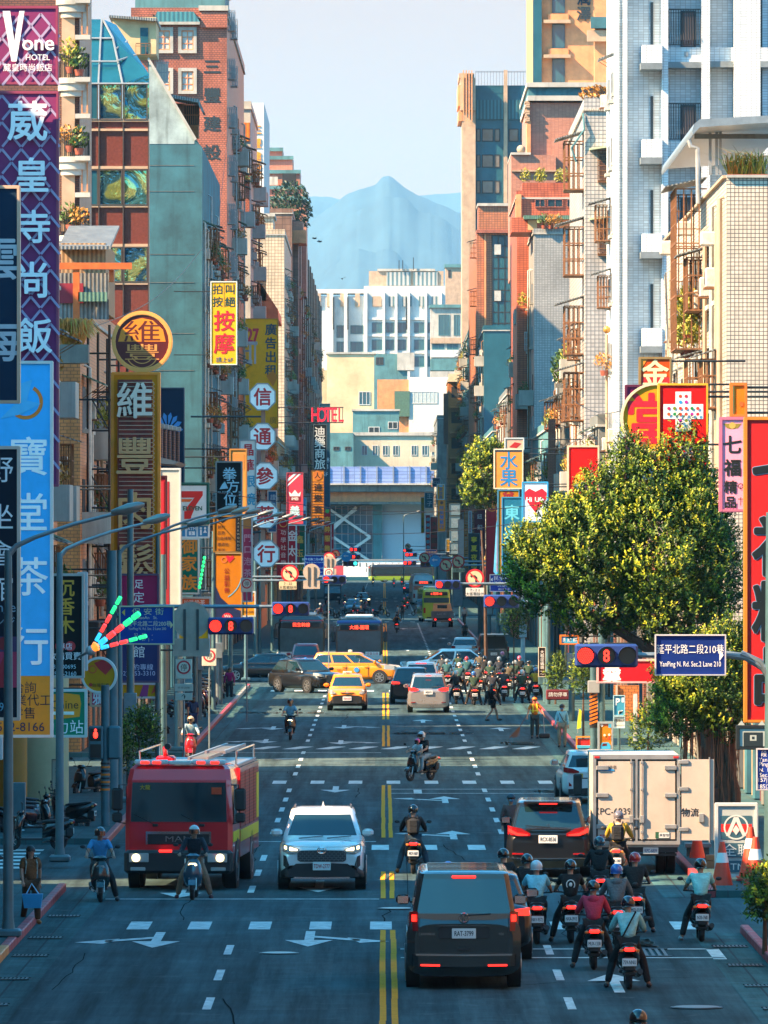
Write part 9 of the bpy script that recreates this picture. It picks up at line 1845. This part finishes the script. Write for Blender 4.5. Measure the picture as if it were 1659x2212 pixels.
r = thing('cleaning_cart', 'red and yellow cleaning cart with a flag and brooms beside the pole', 'cart', (wx(1258, 256), 256, .15)); Y = 256
b = MB(); dbox(b, 1247, 1596, 1274, 1622, Y, .1, C('#c01c14')); dbox(b, 1244, 1592, 1247, 1640, Y-.05, .1, C('#d88010')); dbox(b, 1274, 1592, 1277, 1640, Y-.05, .1, C('#d88010')); dbox(b, 1244, 1590, 1277, 1593, Y-.05, .1, C('#d88010')); L0(r, b, 'frame')
b = MB(); dbox(b, 1248, 1614, 1272, 1636, Y-.2, .4, C('#2880a8')); dbox(b, 1246, 1610, 1274, 1615, Y-.2, .45, C('#3ca0c0')); L0(r, b, 'bin')
b = MB(); b.tube([(wx(1248, Y), Y, .8), (wx(1250, Y), Y, wz(1530, Y))], .012, FRM, 5); b.add([(wx(1246, Y), Y-.02, wz(1575, Y)), (wx(1255, Y), Y-.05, wz(1572, Y)), (wx(1256, Y), Y, wz(1535, Y)), (wx(1250, Y), Y, wz(1530, Y))], [(0, 1, 2, 3)], C('#c8c818')); L0(r, b, 'flag')
for x in (1250, 1270): b = MB(); b.cyl((wx(x, Y), Y-.2, .25), 'x', .1, .05, BLK, 14); L0(r, b, 'wheel')
# supermarket sign on its stand,cones,crates
Y = 160; s_ = [('r', 1557, 1762, 1624, 1813, '#2c5a6c'), ('r', 1557, 1780, 1624, 1797, '#d81c18'), ('c', 1590, 1787, 27, '#c8d0cc', {'ri': .87}), ('p', [(1568, 1806), (1585, 1765), (1595, 1765), (1612, 1806), (1604, 1806), (1590, 1774), (1576, 1806)], '#c8d0cc'), ('p', [(1582, 1793), (1590, 1782), (1598, 1793), (1590, 1804)], '#c8d0cc'), ('r', 1555, 1821, 1626, 1852, '#2c5a6c'), ('h', '全聯', 1592, 1836, 27, '#c8d4d4', {'b': .01, 'sx': 1.15}), ('r', 1555, 1859, 1626, 1884, '#2c5a6c'), ('h', 'ATM', 1585, 1872, 19, '#c8d4d4', {'b': .01, 'sx': 1.2}), ('r', 1610, 1866, 1620, 1878, '#5cb0c0')]
r = sign('supermarket_sign', 'leaning white framed supermarket sign with a red striped emblem on the pavement corner', 1546, 1736, 1636, 1894, Y, '#a8b4b4', s_, frame='#c0c8c8', depth=.25, cat='shop sign')
b = MB(); dbox(b, 1553, 1897, 1631, 1921, Y-.1, .5, STONE); dbox(b, 1590, 1899, 1605, 1906, Y-.62, .02, C('#b01c20')); b.build('sign_plinth', label='low concrete plinth under the supermarket sign', cat='plinth')
CONE = mat('cone_orange', (.75, .05, .015), .45, var=.15)
def cone(lb,x,yb,h,Y,lean=0):
 r = thing('traffic_cone', lb, 'traffic cone', (wx(x, Y), Y, max(.012, wz(yb, Y)))); b = MB(); b.tube([(0, 0, .03), (lean*.5, 0, h*.5), (lean, 0, h)], [h*.24, h*.14, h*.05], CONE, 14); b.bev(-h*.28, h*.28, -h*.28, h*.28, 0, .04, CONE, .01); b.build('cone', r)
 b = MB(); b.tube([(lean*.55, 0, h*.58), (lean*.78, 0, h*.78)], [h*.135, h*.095], PLW, 14); b.build('reflective_band', r)
for a in (('orange cone left of the supermarket sign plinth', 1560, 1925, 1.05, 157.5), ('orange cone right of the plinth at the corner', 1632, 1925, 1.15, 157.3), ('orange cone set on the plinth before the supermarket sign', 1622, 1897, 1.1, 158.9), ('orange cone on the kerb behind the truck door', 1506, 1862, .85, 171)): cone(*a)
b = MB(); dbox(b, 1520, 1858, 1552, 1896, 166, .4, mat('cardboard', (.40, .24, .12), .8)); dbox(b, 1524, 1846, 1548, 1857, 166, .35, mat('cardboard')); b.build('crate_stack', label='stacked cardboard crates behind the cones', cat='crates')
b = MB(); dbox(b, 1482, 1828, 1530, 1862, 172, .5, STEEL); dbox(b, 1478, 1820, 1534, 1828, 172.1, .7, GALV); b.build('utility_cabinet', label='grey metal cabinet on the kerb behind the open truck door', cat='cabinet')
for i, (x0, y0, x1, y1, Y, m_, lb) in enumerate(((978, 1265, 1000, 1310, 560, GALV, 'grey utility cabinet beside the pickup on the right'), (1163, 1440, 1195, 1480, 335, STEEL, 'low grey hut wall behind the waiting scooters'), (1080, 1325, 1100, 1350, 430, STEEL, 'teal cabinet on the right pavement'), (1180, 1490, 1230, 1512, 325, C('#5a1418'), 'dark red no parking barrier board'))):
 b = MB();b.bev(wx(x0,Y),wx(x1,Y),Y,Y+.6,max(.15,wz(y1,Y)),wz(y0,Y),m_,.04)
 if i == 3: b.text('請勿停車', wx(1205, Y), wz(1500, Y), .2, Y-.01, PLW)
 b.build('utility_cabinet' if i != 3 else 'barrier_board', label=lb, cat='cabinet' if i != 3 else 'barrier')
# small no-parking signs on the left pavement
for i, (x, y, Y, lb) in enumerate(((397, 1443, 215, 'no parking sign with white boards below it on the left pavement'), (533, 1262, 300, 'small no parking sign high beside the gold lottery sign'), (452, 1418, 245, 'no parking sign beside the pale sign back'), (710, 1238, 380, 'tiny no parking sign near the red light'))):
 r = thing('no_parking_sign', lb, 'road sign', (wx(x, Y), Y, 0)); b = MB(); X, Z = wx(x, Y), wz(y, Y); b.bev(X-.24, X+.24, Y-.02, Y+.01, Z-.32, Z+.26, C('#c8c4b0'), .02); b.cyl((X, Y-.026, Z+.02), 'y', .2, .006, C('#b8202c'), 20); b.cyl((X, Y-.031, Z+.02), 'y', .15, .004, C('#c8c4b0'), 20); b.text('停', X, Z+.02, .2, Y-.036, BLK, 0, 1, .01); L0(r, b, 'panel')
 b = MB(); b.tube([(X, Y+.03, .1), (X, Y+.03, Z+.3)], .03, GALV, 6); L0(r, b, 'post')
 if i == 0:
  b = MB(); b.bev(X-.27, X+.27, Y-.02, Y+.01, Z-.68, Z-.46, C('#b8b4a4'), .01); b.bev(X-.25, X+.25, Y-.02, Y+.01, Z-.94, Z-.72, C('#b8b4a4'), .01); b.text('07:30-20:00', X, Z-.57, .07, Y-.026, BLK); b.text('↑', X, Z-.83, .2, Y-.026, BLK); L0(r, b, 'text_board')
# utility poles and cables
for i, (X, Y, h, lb) in enumerate(((-7.6, 222, 9, 'tall grey utility pole behind the round lottery sign'), (-7.4, 268, 8, 'thin grey pole beside the clinic sign'), (-7.5, 300, 7.5, 'grey pole on the left pavement near the woman in blue'), (-7.4, 330, 7, 'thin pole by the parked scooter row'), (7.6, 300, 7, 'thin grey pole beside the wharf sign'), (7.5, 400, 8, 'grey pole by the open van'), (7.4, 520, 7.5, 'pole beside the pedestrian with a dark backpack'))):
 b = MB(); b.tube([(X, Y, .1), (X, Y, h)], [.13, .09], GALV if i % 2 else STEEL, 10); b.bev(X-.2, X+.2, Y-.22, Y-.1, 2.2, 2.9, CREAMT if False else GALV, .02); b.build('utility_pole', label=lb, cat='utility pole')
for i, (p0, p1, lb) in enumerate((((-8, 300, 9.6), (8.5, 330, 9.2), 'thin cable sagging over the street above the buses'), ((-8, 310, 8.3), (8.5, 340, 8.6), 'lower thin cable over the street'), ((-9, 420, 9.5), (9, 430, 9.8), 'far cable over the street'), ((-10.3, 262, 15), (-10.3, 420, 24), 'cable climbing along the left row'), ((-10.2, 430, 22), (-10.3, 495, 36), 'cable rising to the brick tower'), ((10.2, 280, 13), (10.2, 400, 15), 'cable along the right row'), ((10.1, 400, 13), (10.2, 520, 13.5), 'second cable along the right row'))):
 b = MB(); a, c_ = Vector(p0), Vector(p1); b.tube([a.lerp(c_, t/10)-Vector((0, 0, 1.2*math.sin(PI*t/10)*.6)) for t in range(11)], .018, BLK, 4); b.build('cable', label=lb, cat='cable')
# things under the left arcade
b = MB(); b.cyl((wx(90, 205), 205, 2.2), 'z', .75, 4.2, YELP, 24); b.build('round_column', label='fat pale round column behind the second lamp pole on the left', cat='column')
b = MB(); b.cyl((wx(14, 196), 196, 2), 'z', .55, 3.8, C('#a8660c'), 20); b.build('round_column', label='orange round column at the left edge of the photo', cat='column')
sign('shop_banner', 'pale vertical banner with dark characters and a rainbow corner under the arcade', 112, 1640, 136, 1800, 200, '#b0a894', [('v', '漏抓清洗', 126, 1645, 1780, 14, '#14181c', {'b': .02}), ('p', [(114, 1799), (114, 1790), (134, 1768), (134, 1776)], '#c02c20'), ('p', [(118, 1799), (114, 1799), (134, 1777), (134, 1783)], '#d8a820'), ('p', [(124, 1799), (118, 1799), (134, 1783), (134, 1789)], '#2c8c40'), ('p', [(130, 1799), (124, 1799), (134, 1789), (134, 1799)], '#2050a0')], frame='#706858', depth=.05, cat='banner', fw=.02)
sign('shop_sign', 'small red sign just above the pavement at the left edge', -20, 1590, 4, 1640, 170, '#b01828', [('h', '宿', -6, 1615, 18, W_)], cat='shop sign', wall=LW)
b = MB(); dbox(b, 30, 1690, 56, 1760, 185, .5, STEEL); b.build('utility_cabinet', label='grey cabinet on the left pavement beside the nearest lamp pole', cat='cabinet')
# left side street zebra
b = MB()
for i in range(6): b.sheet(rect(-13.2,-8.2,168.5+i*1.9,169.4+i*1.9),.012,WHT)
b.build('road_marking', kind='structure')
